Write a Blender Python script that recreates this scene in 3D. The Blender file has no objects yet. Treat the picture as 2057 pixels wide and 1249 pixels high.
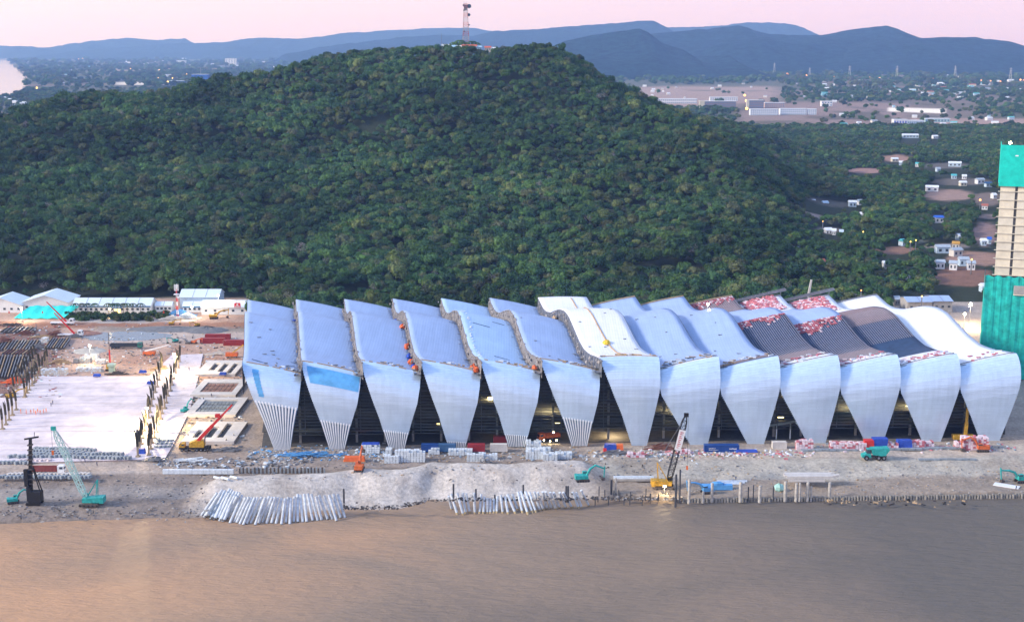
import bpy, math, random
import numpy as np
from mathutils import Vector, Matrix, noise as mnoise
rnd = random.Random(7)
npr = np.random.RandomState(7)
scene = bpy.context.scene
COL = scene.collection
R = math.radians
# ------------------------------------------------------------------ camera
F = 2700.0; PITCH = R(11.15); CAMH = 140.0
cam_d = bpy.data.cameras.new('camera'); cam = bpy.data.objects.new('camera', cam_d); COL.objects.link(cam)
cam_d.sensor_width = 36; cam_d.lens = F * 36 / 2057; cam_d.clip_start = 1; cam_d.clip_end = 60000
cam.location = (0, 0, CAMH); cam.rotation_euler = (R(90) - PITCH, 0, 0)
scene.camera = cam
# ------------------------------------------------------------------ world: dusk sky
SUN_AZ = R(-105)      # compass direction of the glow, from +Y, towards -X
SUN_EL = R(27)
w = bpy.data.worlds.new('World'); scene.world = w; w.use_nodes = True
nt = w.node_tree; nt.nodes.clear(); N = nt.nodes.new; Lk = nt.links.new
out = N('ShaderNodeOutputWorld')
sky = N('ShaderNodeTexSky'); sky.sky_type = 'NISHITA'; sky.sun_disc = False
sky.sun_elevation = SUN_EL; sky.sun_rotation = SUN_AZ; sky.altitude = 100
bg1 = N('ShaderNodeBackground'); bg1.inputs[1].default_value = 0.05
Lk(sky.outputs[0], bg1.inputs[0])
tc = N('ShaderNodeTexCoord'); sep = N('ShaderNodeSeparateXYZ'); Lk(tc.outputs['Generated'], sep.inputs[0])
rp = N('ShaderNodeValToRGB'); Lk(sep.outputs['Z'], rp.inputs[0])
cr = rp.color_ramp; cr.interpolation = 'EASE'
cr.elements[0].position = 0.0; cr.elements[0].color = (0.56, 0.34, 0.49, 1)
cr.elements[1].position = 1.0; cr.elements[1].color = (0.26, 0.42, 0.80, 1)
for p_, c_ in ((0.035, (0.52, 0.33, 0.53)), (0.12, (0.54, 0.43, 0.62)), (0.32, (0.44, 0.50, 0.76))):
    e = cr.elements.new(p_); e.color = c_ + (1,)
# the west side (towards -X) of a dusk sky is warmer and brighter low down
mx = N('ShaderNodeMapRange'); Lk(sep.outputs['X'], mx.inputs[0])
mx.inputs[1].default_value = 0.28; mx.inputs[2].default_value = -0.55; mx.inputs[3].default_value = 0; mx.inputs[4].default_value = 1
mz = N('ShaderNodeMapRange'); Lk(sep.outputs['Z'], mz.inputs[0])
mz.inputs[1].default_value = 0.45; mz.inputs[2].default_value = 0.0; mz.inputs[3].default_value = 0; mz.inputs[4].default_value = 1
mm = N('ShaderNodeMath'); mm.operation = 'MULTIPLY'; Lk(mx.outputs[0], mm.inputs[0]); Lk(mz.outputs[0], mm.inputs[1])
mix = N('ShaderNodeMixRGB'); Lk(mm.outputs[0], mix.inputs[0]); Lk(rp.outputs[0], mix.inputs[1]); mix.inputs[2].default_value = (0.80, 0.60, 0.58, 1)
bg2 = N('ShaderNodeBackground'); Lk(mix.outputs[0], bg2.inputs[0]); bg2.inputs[1].default_value = 0.88
ad = N('ShaderNodeAddShader'); Lk(bg1.outputs[0], ad.inputs[0]); Lk(bg2.outputs[0], ad.inputs[1]); Lk(ad.outputs[0], out.inputs[0])
# ------------------------------------------------------------------ sun: the low soft light from the left, behind the camera
sd = bpy.data.lights.new('sun', 'SUN'); sd.energy = 2.9; sd.angle = R(10); sd.color = (1.0, 0.90, 0.80)
so = bpy.data.objects.new('sun', sd); COL.objects.link(so)
sdir = Vector((math.sin(SUN_AZ) * math.cos(SUN_EL), math.cos(SUN_AZ) * math.cos(SUN_EL), math.sin(SUN_EL)))
so.rotation_euler = (-sdir).to_track_quat('-Z', 'Y').to_euler(); so.location = sdir * 300
# ------------------------------------------------------------------ exposure
vs = scene.view_settings; vs.view_transform = 'Standard'; vs.look = 'None'; vs.gamma = 1; vs.exposure = 0.53; vs.use_curve_mapping = False
scene.cycles.use_denoising = True
scene.cycles.max_bounces = 6; scene.cycles.transparent_max_bounces = 6; scene.cycles.volume_bounces = 1
# ------------------------------------------------------------------ geometry of the view (metres from pixels of a measured print)
def ray(x, y):
    a = (x - 1028.5) / F; b = -(y - 624.5) / F
    return (a, b * math.sin(PITCH) + math.cos(PITCH), b * math.cos(PITCH) - math.sin(PITCH))
def P(x, y, h=0.0):
    d = ray(x, y); t = (h - CAMH) / d[2]; return Vector((d[0] * t, d[1] * t, h))
def PD(x, y, Y):
    d = ray(x, y); t = Y / d[1]; return Vector((d[0] * t, Y, CAMH + d[2] * t))
def proj(X, Y, Z):
    dz = Z - CAMH
    dep = Y * math.cos(PITCH) - dz * math.sin(PITCH)
    up = Y * math.sin(PITCH) + dz * math.cos(PITCH)
    return 1028.5 + F * X / dep, 624.5 - F * up / dep
# ------------------------------------------------------------------ materials
MATS = {}
def M(name, col, rough=0.8, metal=0.0, var=0.18, scale=0.6, bump=0.0, emit=0.0, spec=0.3, coords='Object'):
    if name in MATS: return MATS[name]
    m = bpy.data.materials.new(name); m.use_nodes = True; t = m.node_tree; b = t.nodes['Principled BSDF']
    b.inputs['Roughness'].default_value = rough; b.inputs['Metallic'].default_value = metal
    b.inputs['Specular IOR Level'].default_value = spec
    if var > 0:
        tc = t.nodes.new('ShaderNodeTexCoord'); nz = t.nodes.new('ShaderNodeTexNoise'); nz.inputs['Scale'].default_value = scale
        nz.inputs['Detail'].default_value = 6; nz.inputs['Roughness'].default_value = 0.65
        t.links.new(tc.outputs[coords], nz.inputs['Vector'])
        r = t.nodes.new('ShaderNodeValToRGB'); r.color_ramp.elements[0].position = 0.3; r.color_ramp.elements[1].position = 0.7
        r.color_ramp.elements[0].color = tuple(max(0, c * (1 - var)) for c in col) + (1,)
        r.color_ramp.elements[1].color = tuple(min(1, c * (1 + var)) for c in col) + (1,)
        t.links.new(nz.outputs['Fac'], r.inputs[0]); t.links.new(r.outputs[0], b.inputs['Base Color'])
        if bump > 0:
            bp = t.nodes.new('ShaderNodeBump'); bp.inputs['Strength'].default_value = bump; bp.inputs['Distance'].default_value = 0.3
            t.links.new(nz.outputs['Fac'], bp.inputs['Height']); t.links.new(bp.outputs[0], b.inputs['Normal'])
    else:
        b.inputs['Base Color'].default_value = tuple(col) + (1,)
    if emit > 0:
        b.inputs['Emission Color'].default_value = tuple(col) + (1,); b.inputs['Emission Strength'].default_value = emit
    MATS[name] = m; return m
def leafmat(name, cols, hue=1.0):
    m = bpy.data.materials.new(name); m.use_nodes = True; t = m.node_tree; b = t.nodes['Principled BSDF']
    b.inputs['Roughness'].default_value = 0.75; b.inputs['Specular IOR Level'].default_value = 0.12
    oi = t.nodes.new('ShaderNodeObjectInfo'); r = t.nodes.new('ShaderNodeValToRGB'); r.color_ramp.interpolation = 'LINEAR'
    e = r.color_ramp.elements
    while len(e) > 1: e.remove(e[-1])
    for i, c in enumerate(cols):
        el = e[0] if i == 0 else e.new(i / (len(cols) - 1)); el.position = i / (len(cols) - 1); el.color = tuple(c) + (1,)
    t.links.new(oi.outputs['Random'], r.inputs[0])
    # broad drifts of species across the hill
    g = t.nodes.new('ShaderNodeNewGeometry'); nz = t.nodes.new('ShaderNodeTexNoise'); nz.inputs['Scale'].default_value = 0.012; nz.inputs['Detail'].default_value = 4
    t.links.new(g.outputs['Position'], nz.inputs['Vector'])
    mr = t.nodes.new('ShaderNodeMapRange'); mr.inputs[1].default_value = 0.35; mr.inputs[2].default_value = 0.68; mr.inputs[3].default_value = 0.62; mr.inputs[4].default_value = 1.5
    t.links.new(nz.outputs['Fac'], mr.inputs[0])
    n2 = t.nodes.new('ShaderNodeTexNoise'); n2.inputs['Scale'].default_value = 0.9; n2.inputs['Detail'].default_value = 3; t.links.new(g.outputs['Position'], n2.inputs['Vector'])
    m2 = t.nodes.new('ShaderNodeMapRange'); m2.inputs[1].default_value = 0.3; m2.inputs[2].default_value = 0.7; m2.inputs[3].default_value = 0.6; m2.inputs[4].default_value = 1.5
    t.links.new(n2.outputs['Fac'], m2.inputs[0])
    mu = t.nodes.new('ShaderNodeMath'); mu.operation = 'MULTIPLY'; t.links.new(mr.outputs[0], mu.inputs[0]); t.links.new(m2.outputs[0], mu.inputs[1])
    vm = t.nodes.new('ShaderNodeVectorMath'); vm.operation = 'SCALE'; t.links.new(r.outputs[0], vm.inputs[0]); t.links.new(mu.outputs[0], vm.inputs['Scale'])
    t.links.new(vm.outputs[0], b.inputs['Base Color'])
    MATS[name] = m; return m
# ------------------------------------------------------------------ mesh building
class MB:
    def __init__(s): s.v = []; s.f = []; s.mi = []; s.cur = 0
    def add(s, vs, fs):
        n = len(s.v); s.v += [tuple(v) for v in vs]; s.f += [tuple(i + n for i in f) for f in fs]; s.mi += [s.cur] * len(fs); return s
    def box(s, c, d, rz=0.0, ry=0.0, rx=0.0, taper=1.0):
        x, y, z = d[0] / 2, d[1] / 2, d[2] / 2
        pts = [(-x, -y, -z), (x, -y, -z), (x, y, -z), (-x, y, -z), (-x * taper, -y * taper, z), (x * taper, -y * taper, z), (x * taper, y * taper, z), (-x * taper, y * taper, z)]
        if rz or ry or rx:
            m = Matrix.Rotation(rz, 3, 'Z') @ Matrix.Rotation(ry, 3, 'Y') @ Matrix.Rotation(rx, 3, 'X')
            pts = [m @ Vector(p) for p in pts]
        return s.add([(p[0] + c[0], p[1] + c[1], p[2] + c[2]) for p in pts], [(0, 3, 2, 1), (4, 5, 6, 7), (0, 1, 5, 4), (1, 2, 6, 5), (2, 3, 7, 6), (3, 0, 4, 7)])
    def bx(s, x0, x1, y0, y1, z0, z1): return s.box(((x0 + x1) / 2, (y0 + y1) / 2, (z0 + z1) / 2), (x1 - x0, y1 - y0, z1 - z0))
    def bar(s, a, b, w, h=None, w2=None):
        a = Vector(a); b = Vector(b); h = h or w; d = (b - a)
        if d.length < 1e-6: return s
        d.normalize(); up = Vector((0, 0, 1)) if abs(d.z) < 0.95 else Vector((0, 1, 0))
        sx = d.cross(up).normalized(); sy = sx.cross(d).normalized(); k = (w2 / w) if w2 else 1
        v = []
        for p, q in ((a, 1), (b, k)):
            for i, j in ((-1, -1), (1, -1), (1, 1), (-1, 1)): v.append(p + sx * (i * w / 2 * q) + sy * (j * h / 2 * q))
        return s.add(v, [(0, 1, 2, 3), (7, 6, 5, 4), (0, 4, 5, 1), (1, 5, 6, 2), (2, 6, 7, 3), (3, 7, 4, 0)])
    def tube(s, a, b, r0, r1=None, n=8, caps=True):
        a = Vector(a); b = Vector(b); r1 = r0 if r1 is None else r1; d = (b - a).normalized()
        up = Vector((0, 0, 1)) if abs(d.z) < 0.95 else Vector((0, 1, 0)); sx = d.cross(up).normalized(); sy = sx.cross(d)
        v = []
        for p, r in ((a, r0), (b, r1)):
            for i in range(n):
                t = 2 * math.pi * i / n; v.append(p + sx * math.cos(t) * r + sy * math.sin(t) * r)
        f = [(i, (i + 1) % n, (i + 1) % n + n, i + n) for i in range(n)]
        if caps: f += [tuple(range(n - 1, -1, -1)), tuple(range(n, 2 * n))]
        return s.add(v, f)
    def path(s, pts, rs, n=7):
        pts = [Vector(p) for p in pts]; v = []; f = []
        for i, p in enumerate(pts):
            d = (pts[min(i + 1, len(pts) - 1)] - pts[max(i - 1, 0)]).normalized()
            up = Vector((0, 1, 0)) if abs(d.y) < 0.9 else Vector((1, 0, 0)); sx = d.cross(up).normalized(); sy = sx.cross(d)
            r = rs[i] if hasattr(rs, '__len__') else rs
            for j in range(n):
                t = 2 * math.pi * j / n; v.append(p + sx * math.cos(t) * r + sy * math.sin(t) * r)
        for i in range(len(pts) - 1):
            for j in range(n): f.append((i * n + j, i * n + (j + 1) % n, (i + 1) * n + (j + 1) % n, (i + 1) * n + j))
        f += [tuple(range(n - 1, -1, -1)), tuple(range((len(pts) - 1) * n, len(pts) * n))]
        return s.add(v, f)
    def prism(s, poly, z0, z1):
        n = len(poly); v = [(p[0], p[1], z0) for p in poly] + [(p[0], p[1], z1) for p in poly]
        return s.add(v, [tuple(range(n - 1, -1, -1)), tuple(range(n, 2 * n))] + [(i, (i + 1) % n, (i + 1) % n + n, i + n) for i in range(n)])
    def prism_y(s, poly, y0, y1):
        n = len(poly); v = [(p[0], y0, p[1]) for p in poly] + [(p[0], y1, p[1]) for p in poly]
        return s.add(v, [tuple(range(n)), tuple(range(2 * n - 1, n - 1, -1))] + [(i, i + n, (i + 1) % n + n, (i + 1) % n) for i in range(n)])
    def sheet(s, rows):
        nr = len(rows); nc = len(rows[0]); v = [p for r in rows for p in r]
        return s.add(v, [(i * nc + j, i * nc + j + 1, (i + 1) * nc + j + 1, (i + 1) * nc + j) for i in range(nr - 1) for j in range(nc - 1)])
    def blob(s, c, r, n=6, m=4, jit=0.15, rr=None):
        q = rr or rnd; v = []; r = r if hasattr(r, '__len__') else (r, r, r)
        for i in range(m + 1):
            ph = math.pi * i / m
            for j in range(n):
                th = 2 * math.pi * j / n; k = 1 + q.uniform(-jit, jit)
                v.append((c[0] + r[0] * k * math.sin(ph) * math.cos(th), c[1] + r[1] * k * math.sin(ph) * math.sin(th), c[2] + r[2] * k * math.cos(ph)))
        return s.add(v, [(i * n + j, (i + 1) * n + j, (i + 1) * n + (j + 1) % n, i * n + (j + 1) % n) for i in range(m) for j in range(n)])
    def mesh(s, name, mats):
        me = bpy.data.meshes.new(name); me.from_pydata(s.v, [], s.f)
        mats = mats if isinstance(mats, (list, tuple)) else [mats]
        for m in mats: me.materials.append(m)
        if len(mats) > 1: me.polygons.foreach_set('material_index', s.mi)
        me.update(); return me
def link(name, me, parent=None, loc=None):
    o = bpy.data.objects.new(name, me); COL.objects.link(o)
    if parent is not None: o.parent = parent
    if loc is not None: o.location = loc
    return o
def obj(name, mb, mat, parent=None, smooth=False, label=None):
    me = mb.mesh(name, mat)
    if smooth: me.polygons.foreach_set('use_smooth', [True] * len(me.polygons))
    o = link(name, me, parent)
    if label: o['label'] = label
    return o
def tag(o, label, cat, group=None, kind=None):
    if label: o['label'] = label
    if cat: o['category'] = cat
    if group: o['group'] = group
    if kind: o['kind'] = kind
    return o
def thing(name, label, cat, loc=(0, 0, 0), rz=0.0, group=None):
    o = bpy.data.objects.new(name, None); COL.objects.link(o); o.location = loc; o.rotation_euler = (0, 0, rz)
    o.empty_display_size = 1; return tag(o, label, cat, group)
def struct(name, mb, mat, smooth=False):
    o = obj(name, mb, mat, None, smooth); o['kind'] = 'structure'; return o
def dup(root, loc, rz, label=None, group=None, scale=None):
    r = root.copy(); COL.objects.link(r); r.location = loc; r.rotation_euler = (0, 0, rz)
    if scale: r.scale = scale
    if label: r['label'] = label
    if group: r['group'] = group
    for ch in list(root.children):
        c = ch.copy(); COL.objects.link(c); c.parent = r
        for g in ch.children:
            d = g.copy(); COL.objects.link(d); d.parent = c
    return r
def interp(x, xs, ys): return float(np.interp(x, xs, ys))
# ------------------------------------------------------------------ terrain heights
_NT = {}
def fbm(X, Y, sc, oct=4, seed=0):
    out = np.zeros_like(X, dtype=float); amp = 1.0; tot = 0
    if seed not in _NT:
        rs = np.random.RandomState(seed + 11); _NT[seed] = [rs.rand(64, 64) * 2 - 1 for _ in range(6)]
    for o in range(oct):
        n = 64; g = _NT[seed][o]
        u = X / sc * (2 ** o) + 17.3 * o + 1000; v = Y / sc * (2 ** o) + 9.1 * o + 1000
        iu = np.floor(u).astype(int); iv = np.floor(v).astype(int); fu = u - iu; fv = v - iv
        fu = fu * fu * (3 - 2 * fu); fv = fv * fv * (3 - 2 * fv)
        a = g[iu % n, iv % n]; b = g[(iu + 1) % n, iv % n]; c = g[iu % n, (iv + 1) % n]; d = g[(iu + 1) % n, (iv + 1) % n]
        out += amp * ((a * (1 - fu) + b * fu) * (1 - fv) + (c * (1 - fu) + d * fu) * fv); tot += amp; amp *= 0.5
    return out / tot
def sstep(a, b, x):
    t = np.clip((x - a) / (b - a), 0, 1); return t * t * (3 - 2 * t)
# hill ridges: (px, py, distance) of the crest line, converted to ground coordinates and heights (minus the trees' own height)
def RP(px, py, Y, tree=8.5):
    p = PD(px, py, Y); return (p.x, p.y, max(2.0, p.z - tree))
RIDGES = [
 ([RP(650, 108, 1450), RP(700, 99, 1440), RP(760, 93, 1430), RP(850, 95, 1420), RP(930, 97, 1410), RP(1040, 92, 1400), RP(1115, 90, 1390)], 670, 480, 1.0, 2.3),
 ([RP(-420, 330, 1150), RP(-200, 280, 1150), RP(0, 240, 1200), RP(70, 212, 1260), RP(150, 190, 1300), RP(220, 188, 1330), RP(300, 187, 1370), RP(400, 166, 1420), RP(480, 157, 1450), RP(560, 143, 1470), RP(600, 130, 1460), RP(650, 108, 1450)], 560, 420, 1, 1),
 ([RP(1115, 90, 1390), RP(1160, 112, 1430), RP(1200, 148, 1460), RP(1250, 175, 1500), RP(1300, 200, 1560), RP(1350, 215, 1620), RP(1420, 229, 1700), RP(1500, 242, 1780)], 420, 330, 1, 1.9),
 ([RP(1115, 90, 1390), RP(1170, 190, 1240), RP(1235, 280, 1120), RP(1300, 350, 1020), RP(1370, 430, 925), RP(1440, 500, 850)], 340, 260, 0.75, 2.7),
 ([RP(700, 99, 1440), RP(640, 210, 1250), RP(560, 330, 1080), RP(480, 450, 930)], 300, 300, 1, 1.6),
 ([RP(930, 97, 1410), RP(960, 220, 1210), RP(980, 350, 1040), RP(960, 470, 900)], 260, 260, 1, 1.6),
 ([RP(150, 190, 1300), RP(190, 300, 1130), RP(170, 400, 990), RP(140, 480, 900)], 260, 260, 1, 1.6),
]
SILX = [-800, 0, 60, 150, 210, 300, 400, 470, 550, 600, 650, 700, 760, 850, 900, 980, 1040, 1100, 1125, 1160, 1200, 1250, 1300, 1350, 1420, 1480, 1560, 1650, 1720, 2600]
SILY = [330, 240, 213, 188, 184, 188, 165, 154, 144, 130, 105, 97, 92, 94, 96, 95, 91, 87, 92, 114, 148, 175, 200, 214, 228, 238, 246, 252, 262, 300]
def hill_h(X, Y):
    acc = np.zeros_like(X, dtype=float)
    wob = 1 + 0.22 * fbm(X, Y, 170, 3, 5)
    for pts, Wf, Wb, AL, AR in RIDGES:
        best = np.zeros_like(X, dtype=float)
        for (x0, y0, z0), (x1, y1, z1) in zip(pts[:-1], pts[1:]):
            dx, dy = x1 - x0, y1 - y0; L2 = dx * dx + dy * dy
            t = np.clip(((X - x0) * dx + (Y - y0) * dy) / L2, 0, 1)
            cx, cy = x0 + t * dx, y0 + t * dy
            dxx = X - cx; dxx = np.where(dxx > 0, dxx * AR, dxx * AL)
            d = np.hypot(dxx, Y - cy); W = np.where(Y < cy, Wf, Wb)
            q = np.clip(1 - d * wob / W, 0, 1)
            z = (z0 + t * (z1 - z0)) * (0.75 * q ** 1.12 + 0.25 * q * q)
            best = np.maximum(best, z)
        acc = acc + best ** 22
    h = acc ** (1 / 22.)
    h = h + fbm(X, Y, 85, 4, 9) * np.clip(h / 40, 0, 1) * 12.0
    px = 1028.5 + F * X / (Y * math.cos(PITCH) + CAMH * math.sin(PITCH))
    h = h * (1 - sstep(1450, 1720, px + 25 * fbm(X, Y, 90, 2, 6)))
    sl = np.interp(px, SILX, SILY); bb = -(sl - 624.5) / F
    cap = CAMH + (bb * math.cos(PITCH) - math.sin(PITCH)) / (bb * math.sin(PITCH) + math.cos(PITCH)) * Y - 11.5
    cap = np.where((sl - 0) > 0, np.maximum(cap, 1.0), h)
    h = np.minimum(h, cap + 1.5 * fbm(X, Y, 30, 2, 12))
    edge = sstep(748, 800, Y + 14 * fbm(X, Y, 60, 2, 3))
    return h * edge
SHX = [-400, 0, 200, 400, 690, 800, 860, 1000, 1180, 1300, 1372, 1700, 2057, 2500]
SHY = [1062, 1052, 1046, 1040, 1026, 1024, 1010, 1012, 1004, 1004, 1008, 1004, 997, 990]
_sp = [P(a, b, -4) for a, b in zip(SHX, SHY)]
SX = np.array([p.x for p in _sp]); SY = np.array([p.y for p in _sp])
XA = P(395, 1000).x; XB = P(1190, 1000).x; XC = P(1372, 1000).x
BAY = [P(-600, 98, -4), P(-200, 100, -4), P(-30, 112, -4), P(12, 119, -4), P(28, 135, -4), P(50, 148, -4), P(56, 165, -4), P(50, 182, -4), P(32, 194, -4), P(0, 197, -4), P(-100, 205, -4), P(-700, 222, -4), P(-1500, 222, -4), P(-1500, 98, -4)]
def inside(X, Y, poly):
    c = np.zeros(X.shape, bool); n = len(poly)
    for i in range(n):
        x0, y0 = poly[i][0], poly[i][1]; x1, y1 = poly[(i + 1) % n][0], poly[(i + 1) % n][1]
        if y0 == y1: continue
        cond = ((y0 > Y) != (y1 > Y)) & (X < (x1 - x0) * (Y - y0) / (y1 - y0) + x0); c ^= cond
    return c
def ground_h(X, Y):
    X = np.asarray(X, float); Y = np.asarray(Y, float)
    ys = np.interp(X, SX, SY); t = Y - ys
    n1 = fbm(X, Y, 14, 4, 1); n2 = fbm(X, Y, 5, 3, 2)
    A = np.interp(t, [-12, 0, 3, 10, 22, 30, 36, 46], [-8, -4.2, -2.9, -2.3, -1.9, -1.2, -0.3, 0])
    wv = 3.0 * fbm(X, X * 0, 16, 3, 4)
    B = np.interp(t + wv, [-12, 0, 3, 8, 15, 20, 25, 31, 38, 52], [-8, -4.4, -3.6, -2.4, 2.2, 3.0, 1.2, -0.5, -0.9, 0])
    C = np.interp(t, [-12, -1, 0.2, 2, 16, 22, 31, 38], [-8, -6, -3.2, -2.9, -2.5, -1.9, -0.4, 0])
    wa = sstep(XA + 6, XA - 6, X); wc = sstep(XB - 3, XB + 8, X)
    # the wooden faces differ along the mound
    site = A * wa + (1 - wa) * (B * (1 - wc) + C * wc)
    rough = np.interp(t, [-2, 2, 20, 38, 50, 60], [0.0, 0.7, 0.85, 0.55, 0.15, 0.06]) * np.clip((60 - t) / 20, 0.12, 1)
    site = site + rough * (n1 * 1.1 + n2 * 0.55)
    h = np.where(Y < 745, site, 0.0)
    h = np.where(Y >= 745, hill_h(X, Y) + fbm(X, Y, 250, 3, 8) * 2.0 * sstep(1500, 2500, Y), h)
    h = np.where(inside(X, Y, BAY), -8.0, h)
    # shallow drop past the far plain keeps the horizon natural
    return h
_gx = np.arange(-230, 230.1, 0.8); _gy = np.arange(376, 745, 0.8); _GG, _GY = np.meshgrid(_gx, _gy)
_GT = ground_h(_GG, _GY)
def gz(x, y):
    if -229 < x < 229 and 377 < y < 743:
        u = (x + 230) / .8; v = (y - 376) / .8; i = int(u); j = int(v); a = u - i; b = v - j
        return float((_GT[j, i] * (1 - a) + _GT[j, i + 1] * a) * (1 - b) + (_GT[j + 1, i] * (1 - a) + _GT[j + 1, i + 1] * a) * b)
    return float(ground_h(np.array([x]), np.array([y]))[0])
def G(px, py):
    """ground point seen at that pixel"""
    p = P(px, py, 0)
    for _ in range(4): p = P(px, py, gz(p.x, p.y))
    return p
# ================================================================== GROUND
def ground_mesh():
    ys = list(np.arange(372, 640, 1.25)); y = 640.0
    while y < 1700: ys.append(y); y *= 1.0042
    while y < 18000: ys.append(y); y *= 1.011
    ys.append(18200)
    Yr = np.array(ys)
    r = np.concatenate([np.linspace(-1.2, -0.5, 30)[:-1], np.linspace(-0.5, 0.5, 420), np.linspace(0.5, 1.2, 30)[1:]])
    YY, RR = np.meshgrid(Yr, r, indexing='ij'); XX = RR * YY
    XX = XX[:, :]; H = ground_h(XX, YY)
    px, py = proj(XX, YY, np.zeros_like(XX))
    # ---- base colours of the ground by zone (albedo only)
    def C(*c): return np.array(c)
    col = np.zeros(XX.shape + (3,)); col[:] = (0.37, 0.335, 0.32)
    n1 = fbm(XX, YY, 22, 4, 21); n2 = fbm(XX, YY, 7, 4, 22); n3 = fbm(XX, YY, 3, 3, 23)
    def put(mask, c, a=1.0):
        m = np.clip(mask, 0, 1)[..., None] * a; col[:] = col * (1 - m) + C(*c) * m
    nx = px + 9 * n2; ny = py + 5 * n2
    def band(v, a, b, s=3): return sstep(a - s, a + s, v) * (1 - sstep(b - s, b + s, v))
    tt = YY - np.interp(XX, SX, SY)
    left = 1 - sstep(488, 500, px)
    put(left * band(ny, 600, 770), (0.47, 0.345, 0.29))
    put(left * band(ny, 768, 960), (0.42, 0.36, 0.32))
    put(left * band(ny, 646, 659, 2), (0.30, 0.17, 0.125))                 # red-brown haul road
    put(left * band(ny, 600, 645) * sstep(330, 380, nx), (0.33, 0.24, 0.21), 0.8)
    put(left * band(ny, 640, 648, 2) * band(nx, 130, 380, 8), (0.42, 0.41, 0.42))
    put(left * band(ny, 658, 668, 3) * sstep(150, 240, nx), (0.21, 0.22, 0.22), 0.8)  # grey gravel
    put(left * band(ny, 668, 690, 4) * sstep(160, 200, nx), (0.46, 0.42, 0.41), 0.8)
    put(left * band(ny, 675, 760, 5) * band(nx, 130, 165, 12), (0.44, 0.33, 0.29))
    put(left * band(ny, 658, 800, 5) * (1 - sstep(110, 135, nx)), (0.24, 0.16, 0.145))
    put(left * band(ny, 655, 760, 5) * sstep(0.1, 0.5, n1), (0.36, 0.22, 0.17), 0.7)
    put(band(ny, 895, 935, 6) * sstep(488, 520, px), (0.33, 0.31, 0.31))
    put(band(ny, 905, 975, 6), (0.28, 0.25, 0.24), 0.8)
    put(band(ny, 928, 945, 3) * (1 - sstep(330, 420, px)), (0.42, 0.37, 0.34))
    put(sstep(0.1, 0.6, n1) * band(ny, 900, 960), (0.40, 0.36, 0.33), 0.7)
    put(sstep(-0.1, -0.6, n1) * band(ny, 900, 1000), (0.20, 0.18, 0.17), 0.6)
    # the bank
    wa = sstep(XA + 6, XA - 6, XX); wc = sstep(XB - 3, XB + 8, XX); wb = (1 - wa) * (1 - wc)
    put(wa * band(tt, -5, 34, 3), (0.24, 0.215, 0.205))
    put(wa * band(tt + 3 * n1, 16, 26, 2), (0.31, 0.30, 0.305), 0.8)
    put(wa * band(tt, 36, 39, 0.8), (0.44, 0.41, 0.40), 0.7)
    put(wb * band(tt + 2 * n2, 2, 24, 2), (0.50, 0.495, 0.50))
    put(wb * band(tt + 2 * n2, 2, 24, 2) * sstep(0.05, 0.45, n2), (0.37, 0.345, 0.33), 0.7)
    put(wb * band(tt, 24, 33, 1.5), (0.23, 0.20, 0.18))
    put(wb * band(tt + 1.5 * n1, 27.5, 29, 0.5), (0.42, 0.38, 0.35), 0.8)
    put(wc * band(tt, -2, 18, 2), (0.29, 0.26, 0.235))
    put(wc * band(tt + 2 * n2, 17, 33, 2), (0.40, 0.40, 0.385))
    put(wc * band(tt + 2 * n2, 17, 33, 2) * sstep(0.0, 0.5, n1), (0.28, 0.265, 0.25), 0.8)
    put(wc * band(tt, 33, 45, 1.5), (0.44, 0.41, 0.385))
    put(1 - sstep(-1.0, 1.6, tt + 0.6 * n2), (0.13, 0.115, 0.10), 0.75)   # wet edge
    # forest floor and hill
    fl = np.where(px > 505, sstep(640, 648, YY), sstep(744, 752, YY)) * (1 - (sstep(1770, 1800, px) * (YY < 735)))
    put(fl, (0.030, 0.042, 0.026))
    put(sstep(2150, 2500, YY + 150 * n1) * (YY > 1500), (0.10, 0.115, 0.085))
    # far plain: pale cleared land, fields, dark woods
    f1 = fbm(XX, YY, 420, 4, 31); f2 = fbm(XX, YY / 3, 160, 4, 32)
    far = sstep(2300, 2900, YY)
    put(far * sstep(0.0, 0.35, f1), (0.20, 0.165, 0.15), 0.8)
    put(far * sstep(0.05, 0.3, f2), (0.06, 0.075, 0.06), 0.8)
    put(band(px + 12 * n1, 1270, 1560, 25) * band(py + 3 * f2, 173, 216, 3), (0.34, 0.265, 0.25), 0.9)
    put(band(px, 1270, 1560, 25) * band(py, 173, 216, 3) * sstep(0.05, .4, f2), (0.13, 0.13, 0.10), 0.8)
    put(band(px + 12 * n1, 1480, 1830, 25) * band(py + 3 * f2, 206, 262, 4), (0.27, 0.21, 0.205), 0.85)
    put(band(px, 1480, 1830, 25) * band(py, 206, 262, 4) * sstep(0.0, .35, fbm(XX, YY / 2, 90, 4, 52)), (0.10, 0.10, 0.08), 0.8)
    put(band(px, 1784, 1898, 5) * band(py, 216 + (px - 1784) * 0.02, 224 + (px - 1784) * 0.035, 1), (0.85, 0.80, 0.76))
    put(band(px, 1830, 2500, 12) * band(py + 3 * f2, 238, 262, 3), (0.38, 0.28, 0.27), 0.8)
    put(band(px, 200, 470, 40) * band(py + 2 * f2, 138, 150, 2), (0.45, 0.36, 0.32), 0.6)
    put(band(px, 230, 350, 20) * band(py, 165, 171, 1), (0.75, 0.72, 0.72), 0.8)
    for cx, cy, rx, ry, c in CLEARINGS:
        m = 1 - sstep(0.8, 1.15, np.hypot((px - cx) / rx, (py - cy) / ry) + 0.25 * n2)
        put(m * fl, c)
    col = np.clip(col * np.array([1.10, 1.0, 0.86]), 0, .9)
    me = bpy.data.meshes.new('ground'); nr, nc = XX.shape
    V = np.stack([XX, YY, H], -1).reshape(-1, 3)
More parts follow.
